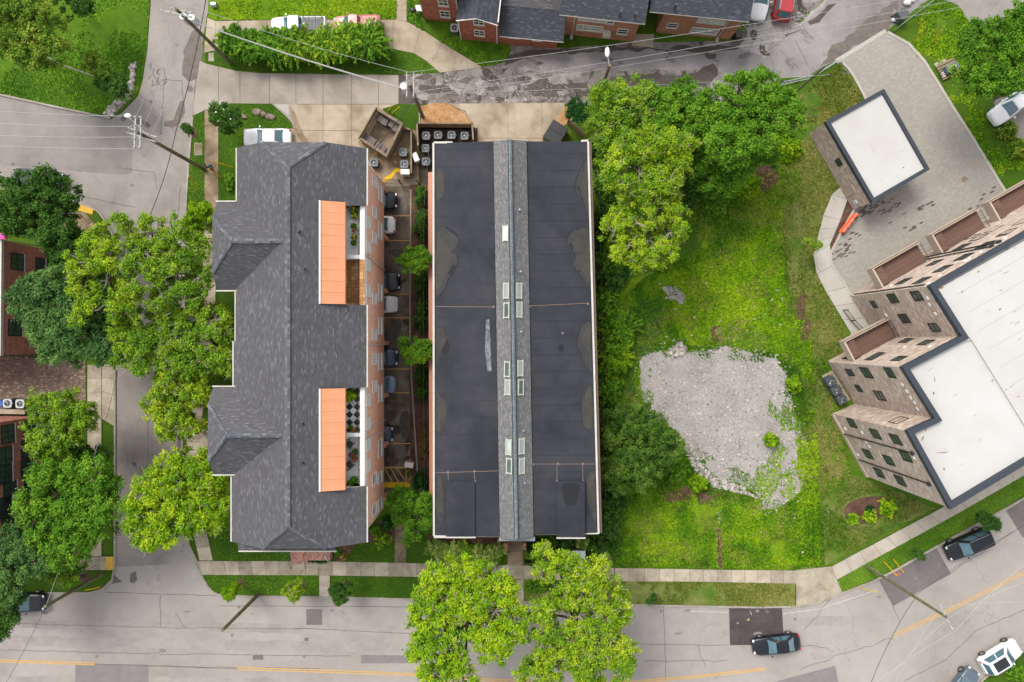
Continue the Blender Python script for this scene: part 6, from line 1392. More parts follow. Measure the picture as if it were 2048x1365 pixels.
for y, st, c, rk, lab, xr in ((401, 'hatch', 'c_black', False, 'black car nosing out under the block, nearest the service yard', 794), (450, 'sedan', 'c_white', False, 'white sedan tail showing from the covered parking', 790), (563.5, 'suv', 'c_black', True, 'black car with a black roof rack sticking out of the covered parking', 800),
        (609, 'hatch', 'c_silver', False, 'silver white compact car showing from the covered parking', 795), (716, 'hatch', 'c_navy', False, 'dark navy car showing beside the lower round courtyard tree', 795), (769.5, 'sedan', 'c_blue', False, 'light blue sedan showing from the covered parking', 792), (869, 'hatch', 'c_navy', False, 'dark car nearest the striped yellow bay', 786)):
    Ls = STY[st]['L']; xe_ = (xr - 1024) * 67.4 / F; car(1024 + (xe_ - Ls / 2) * F / (CH - .75), y, 0 if st != 'sedan' else 180, st, c, lab, group='cars in the covered parking', rack=rk)

# ================================================================ POLES AND WIRES
POL = {}
def pole(key, base, h, label, arms=(), mat='pole', r=.17, extras=None, lean=(0, 0)):
    p = P(*base); root = empty('utility_pole', p, label, 'utility pole')
    MB().tube((0, 0, -.1), (lean[0], lean[1], h), r * 1.15, r * .8, 10).build('shaft', mat, root, smooth=False)
    for (z, L_, ang, off) in arms:
        a = R(ang); d = Vector((math.cos(a), math.sin(a), 0)); o = Vector((-d.y, d.x, 0)) * off; c = Vector((lean[0], lean[1], z)) + o
        cr_ = MB().box(c, (L_, .1, .1), a).build('crossarm', 'armgrey', root)
        ins_ = MB()
        for t in (-.46, -.2, .2, .46): q = c + d * L_ * t; ins_.tube(q + Vector((0, 0, .05)), q + Vector((0, 0, .25)), .05, .035, 6)
        ins_.build('insulator', 'lightgrey', cr_, each=True)
    POL[key] = (p, h); return root
u1 = pole('P1', (462, 127), 11.2, 'leaning-looking utility pole with transformers beside the side street at the top', [(10.9, 2.6, -12, -.3), (10.2, 1.8, -12, .3)])
t_ = MB(); t_.tube((-.35, .3, 8.2), (-.35, .3, 9.3), .3, n=12); t_.tube((.4, .2, 8.2), (.4, .2, 9.3), .3, n=12); t_.build('transformer', 'lightgrey', u1, each=True)
u2 = pole('P2', (410, 340), 12.5, 'tall greenish utility pole with crossed white arms over the side street', [(12.2, 2.7, 88, -.2), (12.2, 2.7, 88, .25), (11.5, 2.6, -18, .2), (11.5, 2.6, -18, -.2)])
k = MB(); k.tube((0, 0, 9.6), (-1.9, 1.9, 10.2), .035); k.build('lamp_arm', 'steel', u2); k = MB(); k.ball((-2.0, 2.05, 10.2), (.3, .2, .1)); k.build('lamp_head', 'white', u2)
u3 = pole('P3', (846, 235), 8.8, 'brown utility pole with a round transformer at the corner of the grass patch', [(8.6, 2.2, 90, -.3), (8.6, 2.2, 90, .3)], mat='polebrown')
t_ = MB(); t_.tube((-.6, 0, 7.3), (-.6, 0, 8.4), .32, n=12); t_.build('transformer', 'lightgrey', u3, each=True)
u4 = pole('P4', (1196, 197), 8.2, 'brown utility pole with a white street light above the trees by the alley', [], mat='polebrown')
k = MB(); k.tube((0, 0, 8), (-.2, .9, 8.2), .05); k.build('lamp_arm', 'steel', u4); k = MB(); k.ball((-.22, 1.15, 8.2), (.22, .48, .16)); k.build('lamp_head', 'white', u4)
u5 = pole('P5', (518, 1188), 8.6, 'bare wooden pole leaning over the main street beside the lower left lawn')
u6 = pole('P6', (205, 1148), 8.4, 'green wooden pole at the lower left street corner', [])
u7 = pole('P7', (1733, 1133), 12.6, 'dark wooden utility pole with white crossarm beside the curving pavement', [(12.4, 2.3, 118, 0)], mat='pole', r=.14)
k = MB(); k.tube((.18, 0, .2), (.18, 0, 3.5), .07); k.build('conduit', 'white', u7)
u8 = pole('P8', (1585, 190), 7.2, 'thin dark pole between the tree group and the lane', mat='pole', r=.12)
def top(k_, dz=-.1, off=(0, 0)): p, h = POL[k_]; return Vector((p.x + off[0], p.y + off[1], h + dz))
def wire(a, b, label, sag=.8, r=.016, mat='wire', cat='wire', grp='overhead wires'):
    a, b = Vector(a), Vector(b); n = 18; pts = [a.lerp(b, i / n) - Vector((0, 0, sag * 4 * (i / n) * (1 - i / n))) for i in range(n + 1)]
    o = MB().path(pts, r, 4).build('overhead_wire', mat); tag(o, label, cat, grp); return o
X = lambda px, py, z: P(px, py, z)
wire(top('P1', .1, (.9, .3)), top('P3', .1, (0, 1)), 'thin wire from the top left pole to the upper arm of the corner pole')
wire(top('P1', -2.2, (.3, 0)), top('P3', -1.1, (-.5, 0)), 'thick cable bundle crossing the bushes towards the corner pole', .7, .05)
wire(top('P1', -1.6, (.2, -.1)), top('P3', -.8, (-.3, -.2)), 'wire just above the thick cable bundle over the bushes', .9, .02)
wire(top('P3', .1, (0, 1)), X(1960, -28, 8.5), 'wire rising from the corner pole over the house roofs, uppermost of three', .8)
wire(top('P3', -.3, (.3, -.6)), X(1990, -14, 8), 'wire from the corner pole over the alley, middle of three', .8)
wire(top('P3', -1.0, (.2, -.8)), X(2040, -8, 8), 'wire from the corner pole over the alley, lowest of three', .9)
wire(top('P3', -2.5, (0, 0)), X(1660, 150, 6.5), 'low wire running along the alley past the street light pole', .5)
for i, (yy, z) in enumerate(((220, 12.3), (246, 12.3), (272, 12.3), (292, 11.6))):
    wire(top('P2', .0 - .4 * (i == 3), (-.2, 1.25 - i * .85)), X(-120, yy - 6, z), 'white wire over the left parking road, %s of four from the top' % ('first', 'second', 'third', 'fourth')[i], .5)
for i, xo in enumerate((-1.0, 0, 1.0)):
    wire(top('P2', -.6, (xo, .1)), top('P1', -.1, (xo * .9 - .2, 0)), 'wire over the side street between the two tall poles, %s of three' % ('left', 'middle', 'right')[i], .9, .012)
wire(X(418, -40, 9), X(352, 262, 8.5), 'black cable along the right side of the upper side street', .4, .04, 'wiredark')
wire(X(352, 262, 8.5), X(296, 440, 8.3), 'black cable bundle going down into the street trees', .4, .035, 'wiredark')
wire(X(296, 440, 8.3), X(210, 850, 8), 'thin black cable hidden among the street trees', .3, .02, 'wiredark')
wire(top('P3', -3.2), X(735, 315, 6.5), 'black service cable from the corner pole over the bin enclosure', .35, .04, 'wiredark')
wire(top('P6', -.1), X(200, 870, 8), 'thin pale wire up the lower left pavement', .4, .018)
wire(top('P6', -.1), X(-20, 1420, 8), 'thin dark wire crossing the lower left road', .4, .018, 'wiredark')
for i, o in enumerate(((.6, -1), (0, 0), (-.5, .9))):
    wire(top('P7', .2, o), X(2110, 1085 + i * 60, 12), 'wire from the curving pavement pole to the right edge, %s of three' % ('lower', 'middle', 'upper')[2 - i], .5, .009)
    wire(top('P7', .2, o), X(1690 + 40 * i, 1420, 12), 'wire from the curving pavement pole to the bottom edge, %s of three' % ('left', 'middle', 'right')[i], .5, .008)
wire(top('P7', -4.5), X(2090, 1030, 8.5), 'dark cable from mid height of the curving pavement pole to the parked crossover', .5, .02, 'wiredark')
wire(top('P7', -4.3), X(1730, 1400, 8.5), 'dark cable from mid height of the curving pavement pole down across the road', .5, .03, 'wiredark')
# guy wires with yellow guards
def guard(a, b, label, mat='yellow_bright'):
    o = MB().tube(a, b, .045, n=6).build('guy_wire_guard', mat); tag(o, label, 'guy guard', 'yellow guy wire guards')
guard(P(467, 335, .1), P(424, 322, 2.3), 'yellow guy guard beside the walking person, upper one'); guard(P(445, 357, .1), P(417, 338, 2.3), 'yellow guy guard beside the walking person, lower one'); guard(P(396, 383, .1), P(378, 352, 2.3), 'yellow guy guard on the narrow verge left of the path')
guard(P(1844, 40, 2.5), P(1832, 83, .1), 'longer yellow guard on the grass bank at the upper right'); guard(P(1884, 60, 2.2), P(1868, 85, .1), 'shorter yellow guard on the grass bank at the upper right')
guard(P(1768, 1124, .1), P(1794, 1152, 2.4), 'left yellow guard beside the curving pavement'); guard(P(1787, 1119, .1), P(1807, 1145, 2.4), 'right yellow guard beside the curving pavement'); guard(P(1720, 1177, .1), P(1755, 1185, 2.4), 'yellow guard lying over the kerb by the dark pole')
guard(P(170, 1181, .1), P(200, 1175, 2.0), 'yellow guard beside the lower left kerb'); guard(P(776, 222, .2), P(784, 212, 2), 'left yellow guard on the grass behind the bins'); guard(P(784, 227, .2), P(799, 214, 2), 'right yellow guard on the grass behind the bins')

# ================================================================ YARD THINGS
# bin enclosure
c = [P(x, y, 1.9) for x, y in ((752.6, 214), (806, 247), (773, 314), (716.7, 277))]; be = empty('bin_enclosure', (0, 0, 0), 'square weathered wooden enclosure around brown bins', 'enclosure')
i_ = inset(c, .22); ctr = sum(c, Vector()) / 4
for k_ in range(4):
    if k_ == 3: 
        a, b, e, f = c[3], c[0], i_[0], i_[3]; m_ = MB()
        for z_ in (.25, .6, .95, 1.3, 1.62): m_.box(((a.x + b.x) / 2, (a.y + b.y) / 2, z_), ((b - a).length * .98, .05, .26), math.atan2((b - a).y, (b - a).x))
        m_.box(((a.x + b.x) / 2, (a.y + b.y) / 2, 1.5), ((b - a).length, .08, .12), math.atan2((b - a).y, (b - a).x)); m_.box(((a.x + b.x) / 2, (a.y + b.y) / 2, 1.86), ((b - a).length, .1, .1), math.atan2((b - a).y, (b - a).x)); m_.build('gate', 'woodgrey', be); continue
    a, b, e, f = c[k_], c[(k_ + 1) % 4], i_[(k_ + 1) % 4], i_[k_]
    MB().prism([a, b, e, f], 0, 1.8).build('fence_panel', 'woodgrey', be); MB().prism([a.lerp(ctr, -.012), b.lerp(ctr, -.012), e.lerp(ctr, .01), f.lerp(ctr, .01)], 1.803, 1.87, bottom=True).build('cap_board', 'wood', be)
def bin_(px, py, ang, label, mat='binbrown', s=.58, h=1.1, grp='bins in the wooden enclosure'):
    p = P(px, py, h); root = empty('wheelie_bin', (p.x, p.y, 0.04), label, 'bin', grp, R(ang))
    b = MB(); b.prism([(-s / 2, -s / 2), (s / 2, -s / 2), (s / 2, s / 2), (-s / 2, s / 2)], .08, h - .08); b.build('body', mat, root, bevel=.03)
    l = MB(); l.prism([(-s / 2 - .03, -s / 2 - .03), (s / 2 + .03, -s / 2 - .03), (s / 2 + .03, s / 2 + .05), (-s / 2 - .03, s / 2 + .05)], h - .075, h, bottom=True); l.build('lid', mat, root, bevel=.02)
    w_ = MB(); w_.tube((-s / 2, s / 2, .12), (s / 2, s / 2, .12), .1, n=10); w_.build('wheels', 'black', root)
for (x, y), lab in zip(((758, 236), (769, 244), (784, 249), (791, 257)), ('first', 'second', 'third', 'fourth')): bin_(x, y, -32 + (x % 7), '%s brown bin from the top in the upper row of the enclosure' % lab)
for (x, y), lab in zip(((734, 276), (745, 283), (757, 292), (765, 299)), ('first', 'second', 'third', 'fourth')): bin_(x, y, -32 + (x % 5), '%s brown bin from the left in the lower row of the enclosure' % lab)
# air conditioners
def ac(px, py, label, s=.78, h=.75, mat='acgrey', grp='air conditioning units beside the roofs', ang=0, z0=.04):
    p = P(px, py, h); root = empty('air_conditioner', (p.x, p.y, z0), label, 'air conditioner', grp, R(ang)); q = s / 2
    oct_ = [(-q, -q * .7), (-q * .7, -q), (q * .7, -q), (q, -q * .7), (q, q * .7), (q * .7, q), (-q * .7, q), (-q, q * .7)]
    MB().prism(oct_, 0, h - .1).build('body', 'acdark', root)
    t = MB(); k = 20
    for i in range(k):
        a0, a1 = i * 2 * math.pi / k, (i + 1) * 2 * math.pi / k; ri, ro = q * .72, q
        f = lambda a: (lambda c_, s_: (max(-q, min(q, 1.22 * q * c_)), max(-q, min(q, 1.22 * q * s_)), h))(math.cos(a), math.sin(a))
        t.poly([(ri * math.cos(a0), ri * math.sin(a0), h), f(a0), f(a1), (ri * math.cos(a1), ri * math.sin(a1), h)])
    t.poly([(o[0], o[1], h) for o in []] or [(q, q * .1, h - .1), (q, -q * .1, h - .1), (q, -q * .1, h), (q, q * .1, h)]); t.build('top_cover', mat, root, solid=.1)
    MB().prism([(ri * math.cos(i * .314) * .99, ri * math.sin(i * .314) * .99) for i in range(20)], h - .2, h - .17).build('fan_well', 'black', root)
    f = MB(); ph = px
    for b in range(3):
        a = ph + b * 2.094; f.poly([(.06 * math.cos(a), .06 * math.sin(a), h - .1), (ri * .9 * math.cos(a - .35), ri * .9 * math.sin(a - .35), h - .12), (ri * .95 * math.cos(a + .25), ri * .95 * math.sin(a + .25), h - .06)])
    f.ball((0, 0, h - .08), (.09, .09, .05), 4, 8); f.build('fan', 'steel', root, solid=.01)
    g_ = MB()
    for b in range(8): a = b * .785; g_.tube((.05 * math.cos(a), .05 * math.sin(a), h - .01), (ri * math.cos(a), ri * math.sin(a), h - .01), .007, n=3, cap=False)
    g_.build('grille', 'darkgrey', root)
for (x, y), w_ in zip(((852, 272), (876, 270.5), (903, 270.5), (929, 272)), ('leftmost', 'second from left', 'third from left', 'rightmost')): ac(x, y, '%s air conditioner in the fenced row above the black roof' % w_)
ac(851, 297, 'upper air conditioner of two left of the black roof corner'); ac(852, 323.6, 'lower air conditioner of two left of the black roof corner')
ac(806, 305, 'air conditioner just right of the bin enclosure corner'); ac(808.5, 329, 'air conditioner next to the yellow painted path'); ac(748, 325.6, 'air conditioner against the brick wall of the apartment block')
ac(909, 56, 'single air conditioner on the grass by the brick houses', .8, .8, 'trim')
ac(1662.5, 763, 'uppermost dark unit on the pad of the brown brick building', .95, .9, 'acdark', ang=30); ac(1673.5, 781, 'middle dark unit on the pad of the brown brick building', .95, .9, 'acdark', ang=30); ac(1684, 799, 'lowest dark unit on the pad of the brown brick building', .9, .85, 'acdark', ang=25)
ac(15, 807, 'left white unit beside the lower left brick building', .85, 1.1, 'lightgrey'); ac(40, 808, 'right white unit beside the lower left brick building', .85, 1.1, 'lightgrey')
p = P(1, 807, .9); o = MB().tube((p.x, p.y, 0), (p.x, p.y, 1.1), .35, n=14).build('barrel', 'blue'); tag(o, 'blue barrel at the left edge beside the white units', 'barrel')
p = P(3, 472, 6.2); o = MB().box((p.x, p.y, 6.2), (.9, .6, .3)).box((p.x, p.y, 6.38), (.7, .4, .06)).build('planter', 'pink'); tag(o, 'pink box on the corner of the left edge brick building', 'box')
# fence around the AC row
def fence(name, pts, h, mat, label, cat='fence', post=1.8, solid=True, pr=.05):
    root = empty(name, (0, 0, 0), label, cat); pn = MB(); po = MB(); P_ = [P(x, y, 0) for x, y in pts]
    for i in range(len(P_) - 1):
        a, b = P_[i], P_[i + 1]; d = b - a; L_ = d.length; an = math.atan2(d.y, d.x); m = (a + b) / 2
        if solid == 1: 
            k_ = int(L_ / .15)
            for j in range(k_): q = a.lerp(b, (j + .5) / k_); pn.box((q.x, q.y, h / 2), (.135, .03, h), an)
            pn.box((m.x, m.y, h + .03), (L_, .14, .05), an)
        else:
            for z in (.15, h - .05): pn.box((m.x, m.y, z), (L_, .04, .04), an)
            k_ = int(L_ / .13)
            for j in range(k_): q = a.lerp(b, (j + .5) / k_); pn.box((q.x, q.y, h / 2), (.018, .018, h), an)
        n_ = max(1, int(L_ / post))
        for j in range(n_ + 1): q = a.lerp(b, j / n_); po.box((q.x, q.y, h / 2 + .06), (pr * 2, pr * 2, h + .12), an)
    pn.build('fence_panel', mat, root); po.build('post', mat, root, each=True); return root
fence('wood_fence', ((840, 300), (838, 256), (946, 257), (948, 288)), 1.5, 'woodgrey', 'weathered plank fence around the row of air conditioners')
fence('wood_fence', ((800, 259), (826, 268), (826, 352)), 1.2, 'woodgrey', 'low plank fence between the service yard and the narrow grass strip')
fence('iron_fence', ((766, 367), (838, 369)), 1.8, 'blackmetal', 'black iron gate across the top of the parking court', solid=2)
fence('iron_fence', ((862, 300), (852, 420), (851, 700), (853, 1000)), 1.6, 'blackmetal', 'black iron fence along the hedge of the parking court', solid=2, post=2.4, pr=.03)
fence('wire_fence', ((1194, 320), (1198, 540), (1203, 800), (1208, 1060)), 1.6, 'darkgrey', 'grey wire fence hidden in the growth right of the black roof', solid=2, post=2.4, pr=.03)
fence('wood_fence', ((1135, 248), (1165, 277)), 1.6, 'woodgrey', 'short piece of plank fence beside the dark dumpster')
fence('wire_fence', ((1560, 172), (1620, 158), (1672, 126)), 1.1, 'lightgrey', 'low pale railing between the lane and the grass', solid=2, post=2.4, pr=.03)
fence('wire_fence', ((1785, 64), (1870, 0), (1900, -30)), 1.5, 'steel', 'metal railing between the lane and the grass bank', solid=2, post=2.4, pr=.03)
fence('iron_fence', ((1685, 621), (1700, 642), (1722, 664)), 1.1, 'blackmetal', 'black handrail on the concrete walk by the brown brick building', solid=2, pr=.03)
a, b = P(1672, 122), P(1560, 165); 
# yellow painted path in the service yard
o = sheet('painted_path', [(803, 338), (791, 336), (781, 349), (772, 354), (765, 359), (767, 364), (782, 359), (793, 344), (803, 345)], 'yellow_bright', .05)
o2 = MB().prism([P(766, 966), P(820, 966), P(820, 975), P(766, 975)], 0, .16).build('wheel_stop', 'yellow_bright'); tag(o2, 'yellow painted kerb block at the foot of the striped bay', 'wheel stop')
for (x, y), w_ in zip(((793, 292), (756, 312), (793, 313), (794, 330)), ('beside the upper right bin corner', 'below the bin enclosure', 'left of the air conditioner by the enclosure', 'beside the yellow path')):
    p = P(x, y); o = MB().tube((p.x, p.y, 0), (p.x, p.y, .95), .07, n=10).ball((p.x, p.y, .95), .07, 4, 8).build('bollard', 'yellow_bright'); tag(o, 'small yellow bollard ' + w_, 'bollard', 'yellow bollards in the service yard')
for (x, y, z, rz), lab in zip(((834, 320, 1.0, 25), (814, 350, 1.2, 90), (821, 927, 1.0, 80)), ('white metal box by the narrow fence', 'white box beside the service yard gate', 'white meter box at the end of the hedge')):
    p = P(x, y); o = MB().box((p.x, p.y, z / 2), (.45, .8, z), R(rz)).box((p.x, p.y, z + .02), (.5, .86, .05), R(rz)).build('utility_box', 'white'); tag(o, lab, 'utility box')
for (x, y, a_), w_ in zip(((813, 946, 40), (815, 926, 70), (817, 962, 20)), ('middle', 'upper', 'lower')):
    p = P(x, y); o = MB().tube((p.x, p.y, .1), (p.x + .4, p.y + .5, .7), .05).tube((p.x, p.y, 0), (p.x, p.y, .9), .05).build('bollard', 'yellow_bright'); tag(o, w_ + ' yellow barrier post beside the striped bay', 'post', 'yellow posts by the striped bay')
# dumpster
p = P(1111.5, 265, 1.3); du = empty('dumpster', (p.x, p.y, .04), 'dark green dumpster with black ribbed lids behind the spine roof', 'dumpster', None, R(-32 + 0))
MB().prism([(-.85, -1.0), (.85, -1.0), (.85, 1.0), (-.85, 1.0)], 0, 1.15).build('body', 'green', du, bevel=.04)
for s in (-.5, .5):
    l = MB(); l.box((0, s, 1.2), (1.75, .95, .06))
    for k_ in range(7): l.box((-.72 + k_ * .24, s, 1.25), (.07, .85, .05))
    l.build('lid', 'black', du)
# white transformer box and black sign by the street
p = P(1157.5, 1114, 1.5); tb = empty('transformer_box', (p.x, p.y, 0), 'grey-white transformer cabinet beside the street trees', 'cabinet'); MB().box((0, 0, .7), (1.2, 1.05, 1.4)).build('body', 'darkgrey', tb, bevel=.03); MB().box((0, 0, 1.44), (1.3, 1.15, .08)).build('lid', 'lightgrey', tb)
p = P(1056, 1115); sgn = empty('sign_board', (p.x, p.y, .1), 'black sign board standing on the pavement before the long building', 'sign'); MB().box((0, 0, 1.3), (.75, .08, 1.1)).build('panel', 'black', sgn); s_ = MB(); s_.tube((-.3, 0, 0), (-.3, 0, 1), .03).tube((.3, 0, 0), (.3, 0, 1), .03); s_.build('leg', 'blackmetal', sgn, each=True)
p = P(1518, 1207); sg2 = empty('street_sign', (p.x, p.y, .08), 'small green-grey street sign at the kerb above the dark asphalt patch', 'sign'); MB().tube((0, 0, 0), (0, 0, 2.1), .03).build('post', 'steel', sg2, each=True); MB().box((0, -.02, 2.0), (.34, .05, .45), R(25)).build('panel', 'acgrey', sg2)
p = P(193, 1131); sg3 = empty('street_sign', (p.x, p.y, .1), 'pair of green street name blades at the lower left corner', 'sign'); MB().tube((0, 0, 0), (0, 0, 2.8), .035).build('post', 'steel', sg3, each=True); MB().box((0, 0, 2.75), (.9, .03, .2), .1).build('panel', 'green', sg3); MB().box((0, 0, 2.5), (.03, .9, .2), .1).build('panel', 'green', sg3)
p = P(170, 437); sg4 = empty('street_sign', (p.x, p.y, .1), 'pale sign on a post beside the upper yellow ramp', 'sign'); MB().tube((0, 0, 0), (0, 0, 2.4), .03).build('post', 'steel', sg4, each=True); MB().box((0, 0, 2.3), (.5, .06, .5), .3).build('panel', 'lightgrey', sg4)
# meter boxes set in the lawns, manholes, drains
def cover(px, py, w_, h_, mat, label, z, ang=0, rnd=False, name='manhole_cover', cat='manhole cover'):
    p = P(px, py, 0); root = empty(name, (p.x, p.y, z), label, cat, None, R(ang))
    if rnd:
        MB().prism([(w_ * math.cos(i * .314), w_ * math.sin(i * .314)) for i in range(20)], 0, .012).build('frame', 'acgrey', root); MB().prism([(w_ * .85 * math.cos(i * .314), w_ * .85 * math.sin(i * .314)) for i in range(20)], .0, .018).build('lid', mat, root)
    else:
        MB().prism([(-w_, -h_), (w_, -h_), (w_, h_), (-w_, h_)], 0, .012).build('frame', 'kerb', root); MB().prism([(-w_ * .85, -h_ * .85), (w_ * .85, -h_ * .85), (w_ * .85, h_ * .85), (-w_ * .85, h_ * .85)], 0, .02).build('lid', mat, root)
cover(380, 178, .32, 0, 'patch', 'round cover in the wet asphalt near the concrete alley', .02, rnd=True); cover(247, 238, .3, 0, 'stain', 'round cover at the corner of the left lawn', .02, rnd=True)
cover(1928, 359, .3, 0, 'rust', 'orange rusty round cover in the paver court', .06, rnd=True); cover(1612, 234, .28, 0, 'rust', 'brown round cover in the grass by the tree group', .03, rnd=True)
cover(1691, 144, .33, .3, 'darkgrey', 'dark square drain grate beside the paver court', .03, 15, name='drain_grate', cat='drain')
cover(397, 299, .4, .62, 'conc_brown', 'rectangular stone lid in the verge left of the path', .075); cover(423, 115, .28, .42, 'conc_old', 'pale concrete meter lid near the top left pole', .055)
cover(613, 1279, .22, .18, 'patch', 'small dark plate in the road below the square patch', .013, 8); cover(26, 400 - 71, .2, .15, 'patch', 'small square plate in the left parking road', .013); cover(264, 371, .16, .16, 'patch_mid', 'small square plate in the side street centre', .013); cover(1885 - 1000 + 240, 350, .05, .05, 'patch', 'tiny plate on the roof edge', .01) if False else None
cover(516, 1315, .6, .28, 'patch', 'worn oblong plate in the main street', .013)
cover(302, 204, .16, .13, 'patch', 'small lifted plate in the upper side street', .013, 15)
dg = empty('drain_grate', (*P(1572, 162, 0)[:2], .02), 'pair of black storm drain slots below the lane', 'drain')
for x in (1570, 1592): q = P(x, 163) - dg.location; MB().box((q.x, q.y, .03), (.8, .18, .06), .08).build('slot', 'black', dg, each=True)
for y, w_ in ((867, 'upper'), (903, 'lower')):
    p = P(358, y); r_ = empty('grate_post', (p.x, p.y, .02), w_ + ' black iron planter rail at the street edge by the entrance path', 'railing'); k = MB(); k.box((0, 0, .5), (.75, .05, .9)); k.box((0, .15, .5), (.75, .05, .9)); k.build('panel', 'blackmetal', r_); k = MB(); k.box((0, .07, .97), (.85, .3, .06)); k.build('cap', 'acgrey', r_)
p = P(407, 862, 0); o = MB().box((p.x, p.y, 1.2), (.35, .2, 2.4)).box((p.x, p.y, 2.5), (.6, .25, .15)).build('entrance_post', 'white'); tag(o, 'white entrance post at the foot of the left bay roof', 'post')
# orange barriers
for i in range(4):
    x, y = 1705 - i * 7.2, 434 + i * 9.5; p = P(x, y); r_ = empty('traffic_barrier', (p.x, p.y, .07), '%s orange barrier section at the kerb of the paver court' % ('topmost', 'second', 'third', 'lowest')[i], 'barrier', 'orange barriers at the paver court', R(53 + 6 * (i % 2)))
    b = MB(); b.prism([(-.3, -.22), (.3, -.22), (.3, .22), (-.3, .22)], 0, .12); b.prism([(-.28, -.08), (.28, -.08), (.28, .08), (-.28, .08)], .12, .75); b.build('body', 'orange', r_, bevel=.03)
    MB().box((0, 0, .6), (.5, .18, .12)).build('stripe', 'white', r_)
# utility cabinet on pallet
p = P(1905, 133, .8); r_ = empty('utility_cabinet', (p.x, p.y, .03), 'blue-grey equipment box on a wooden pallet by the grass bank', 'cabinet', None, R(27)); k = MB()
for i in range(6): k.box((0, -.7 + i * .28, .2), (2.1, .2, .06))
k.build('pallet', 'woodgrey', r_); MB().box((0, -.05, .5), (1.25, .75, .55)).build('body', 'acgrey', r_, bevel=.03); MB().box((0, -.05, .79), (.7, .3, .02)).build('panel', 'lightgrey', r_)
k = MB()
for i in range(3): k.tube((-.95, -.5 + i * .2, .25), (-.7, -.5 + i * .2, .3), .06)
k.build('conduit', 'white', r_)
slab('ac_pad', [(1867, 129), (1888, 116), (1900, 130), (1880, 143)], 'conc_new', .05)
# bins and bags by the lane
bin_(1807, 27, 35, 'dark bin beside the lane railing', 'darkgrey', .9, 1.1, None); bin_(1478, 68, 20, 'black bin at the corner of the orange brick house', 'black', .62, 1.05, None)
for (x, y, r, m_), lab in zip(((1812, 8, .38, 'white'), (1822, 2, .3, 'white'), (1790, 36, .3, 'wood'), (1785, 42, .25, 'lightgrey'), (1472, 78, .25, 'conc_brown')), ('white rubbish bag above the dark bin', 'small white rubbish bag nearest the railing top', 'brown cardboard box below the dark bin', 'grey rubbish bag below the brown box', 'brown bag beside the black bin')):
    p = P(x, y); mb = MB().ball((p.x, p.y, r * .7), (r, r * .8, r * .7), 6, 9); mb.v = [tuple(Vector(v) + Vector((noise.noise(Vector(v) * 5), noise.noise(Vector(v) * 5 + Vector((9, 0, 0))), 0)) * .12) for v in mb.v]; tag(mb.build('rubbish_bag', m_), lab, 'bag')
# barbecue and clutter behind the first house
p = P(829, 30); r_ = empty('barbecue', (p.x, p.y, .05), 'black barbecue on the grass by the two storey brick house', 'barbecue'); MB().ball((0, 0, .9), (.32, .25, .22)).build('lid', 'black', r_, smooth=True); k = MB(); [k.tube((sx * .2, sy * .15, 0), (sx * .2, sy * .15, .8), .02) for sx in (-1, 1) for sy in (-1, 1)]; k.build('leg', 'blackmetal', r_, each=True)
p = P(841, 24); r_ = empty('garden_table', (p.x, p.y, .05), 'pale garden table beside the barbecue', 'table'); MB().box((0, 0, .7), (.8, .6, .05)).build('tabletop', 'lightgrey', r_); k = MB(); [k.tube((sx * .35, sy * .25, 0), (sx * .35, sy * .25, .7), .02) for sx in (-1, 1) for sy in (-1, 1)]; k.build('leg', 'white', r_, each=True)
p = P(422, 3, 1); r_ = empty('meter_cluster', (p.x, p.y, 0), 'two grey metal drums at the top edge beside the side street', 'drum'); MB().tube((-.25, 0, .3), (.25, 0, .3), .28, n=14).build('body', 'steel', r_)
# stepping rocks in the front lawn, rock pieces
for (x, y, s), w_ in zip(((516.5, 226, .5), (529, 230, .36), (541, 235, .5), (488, 234, .35)), ('left', 'middle', 'right', 'small lone')):
    p = P(x, y); mb = MB().ball((0, 0, .1), (s, s * .7, .22), 6, 9); mb.v = [tuple(Vector(v) + noise.noise_vector(Vector(v) * 2 + Vector((x, 0, 0))) * .16) for v in mb.v]; o = mb.build('boulder', 'rock'); o.location = (p.x, p.y, .06); tag(o, w_ + ' boulder on the front lawn above the white sedan', 'rock', 'boulders on the front lawn')
# terrace furniture and pots
def pot(px, py, z, style, r, label, flowers=None):
    p = P(px, py, z); s = shrub(px, py, 1, .3, style, label, name='potted_plant', cat='potted plant', leaf=.09, dens=1)
    bpy.data.objects.remove(s.children[0]); 
    for c_ in list(s.children): bpy.data.objects.remove(c_)
    s.location = (p.x, p.y, z); MB().tube((0, 0, 0), (0, 0, .35), r * .5, r * .65, 12).build('pot', 'terra', s)
    n = int(260 * r / .3); d = unit(nr.normal(size=(n, 3)) + np.array([0, 0, .4])); pos = d * r * (nr.random(n) ** .4)[:, None] + np.array([0, 0, .5])
    leaf_mesh('foliage', pos, unit(d + nr.normal(size=(n, 3)) * .5), .1 * nr.uniform(.6, 1.4, n), nr.random(n), LF[style], s)
    if flowers:
        fm = MB(); [fm.ball(pos[i] * 1.05 + np.array([0, 0, .02]), .055, 3, 5) for i in nr.choice(n, 26, replace=False)]; fm.build('blossom', flowers, s)
F0 = 10.93
for (x, y, st, r, fl), lab in zip(((711, 424, 'O', .38, 'flowery'), (712, 434, 'YG', .3, 'flowery'), (710, 455, 'G', .28, None), (710, 461, 'YG', .2, 'flower'), (711, 476, 'O', .28, 'flowery'), (710, 488, 'G', .25, None)),
    ('topmost yellow flowering pot on the upper white terrace', 'second yellow flowering pot on the upper white terrace', 'green pot in the middle of the upper white terrace', 'small flowering pot in the middle of the upper white terrace', 'flowering pot low on the upper white terrace', 'lowest green pot on the upper white terrace')): pot(x, y, F0, st, r, lab, fl)
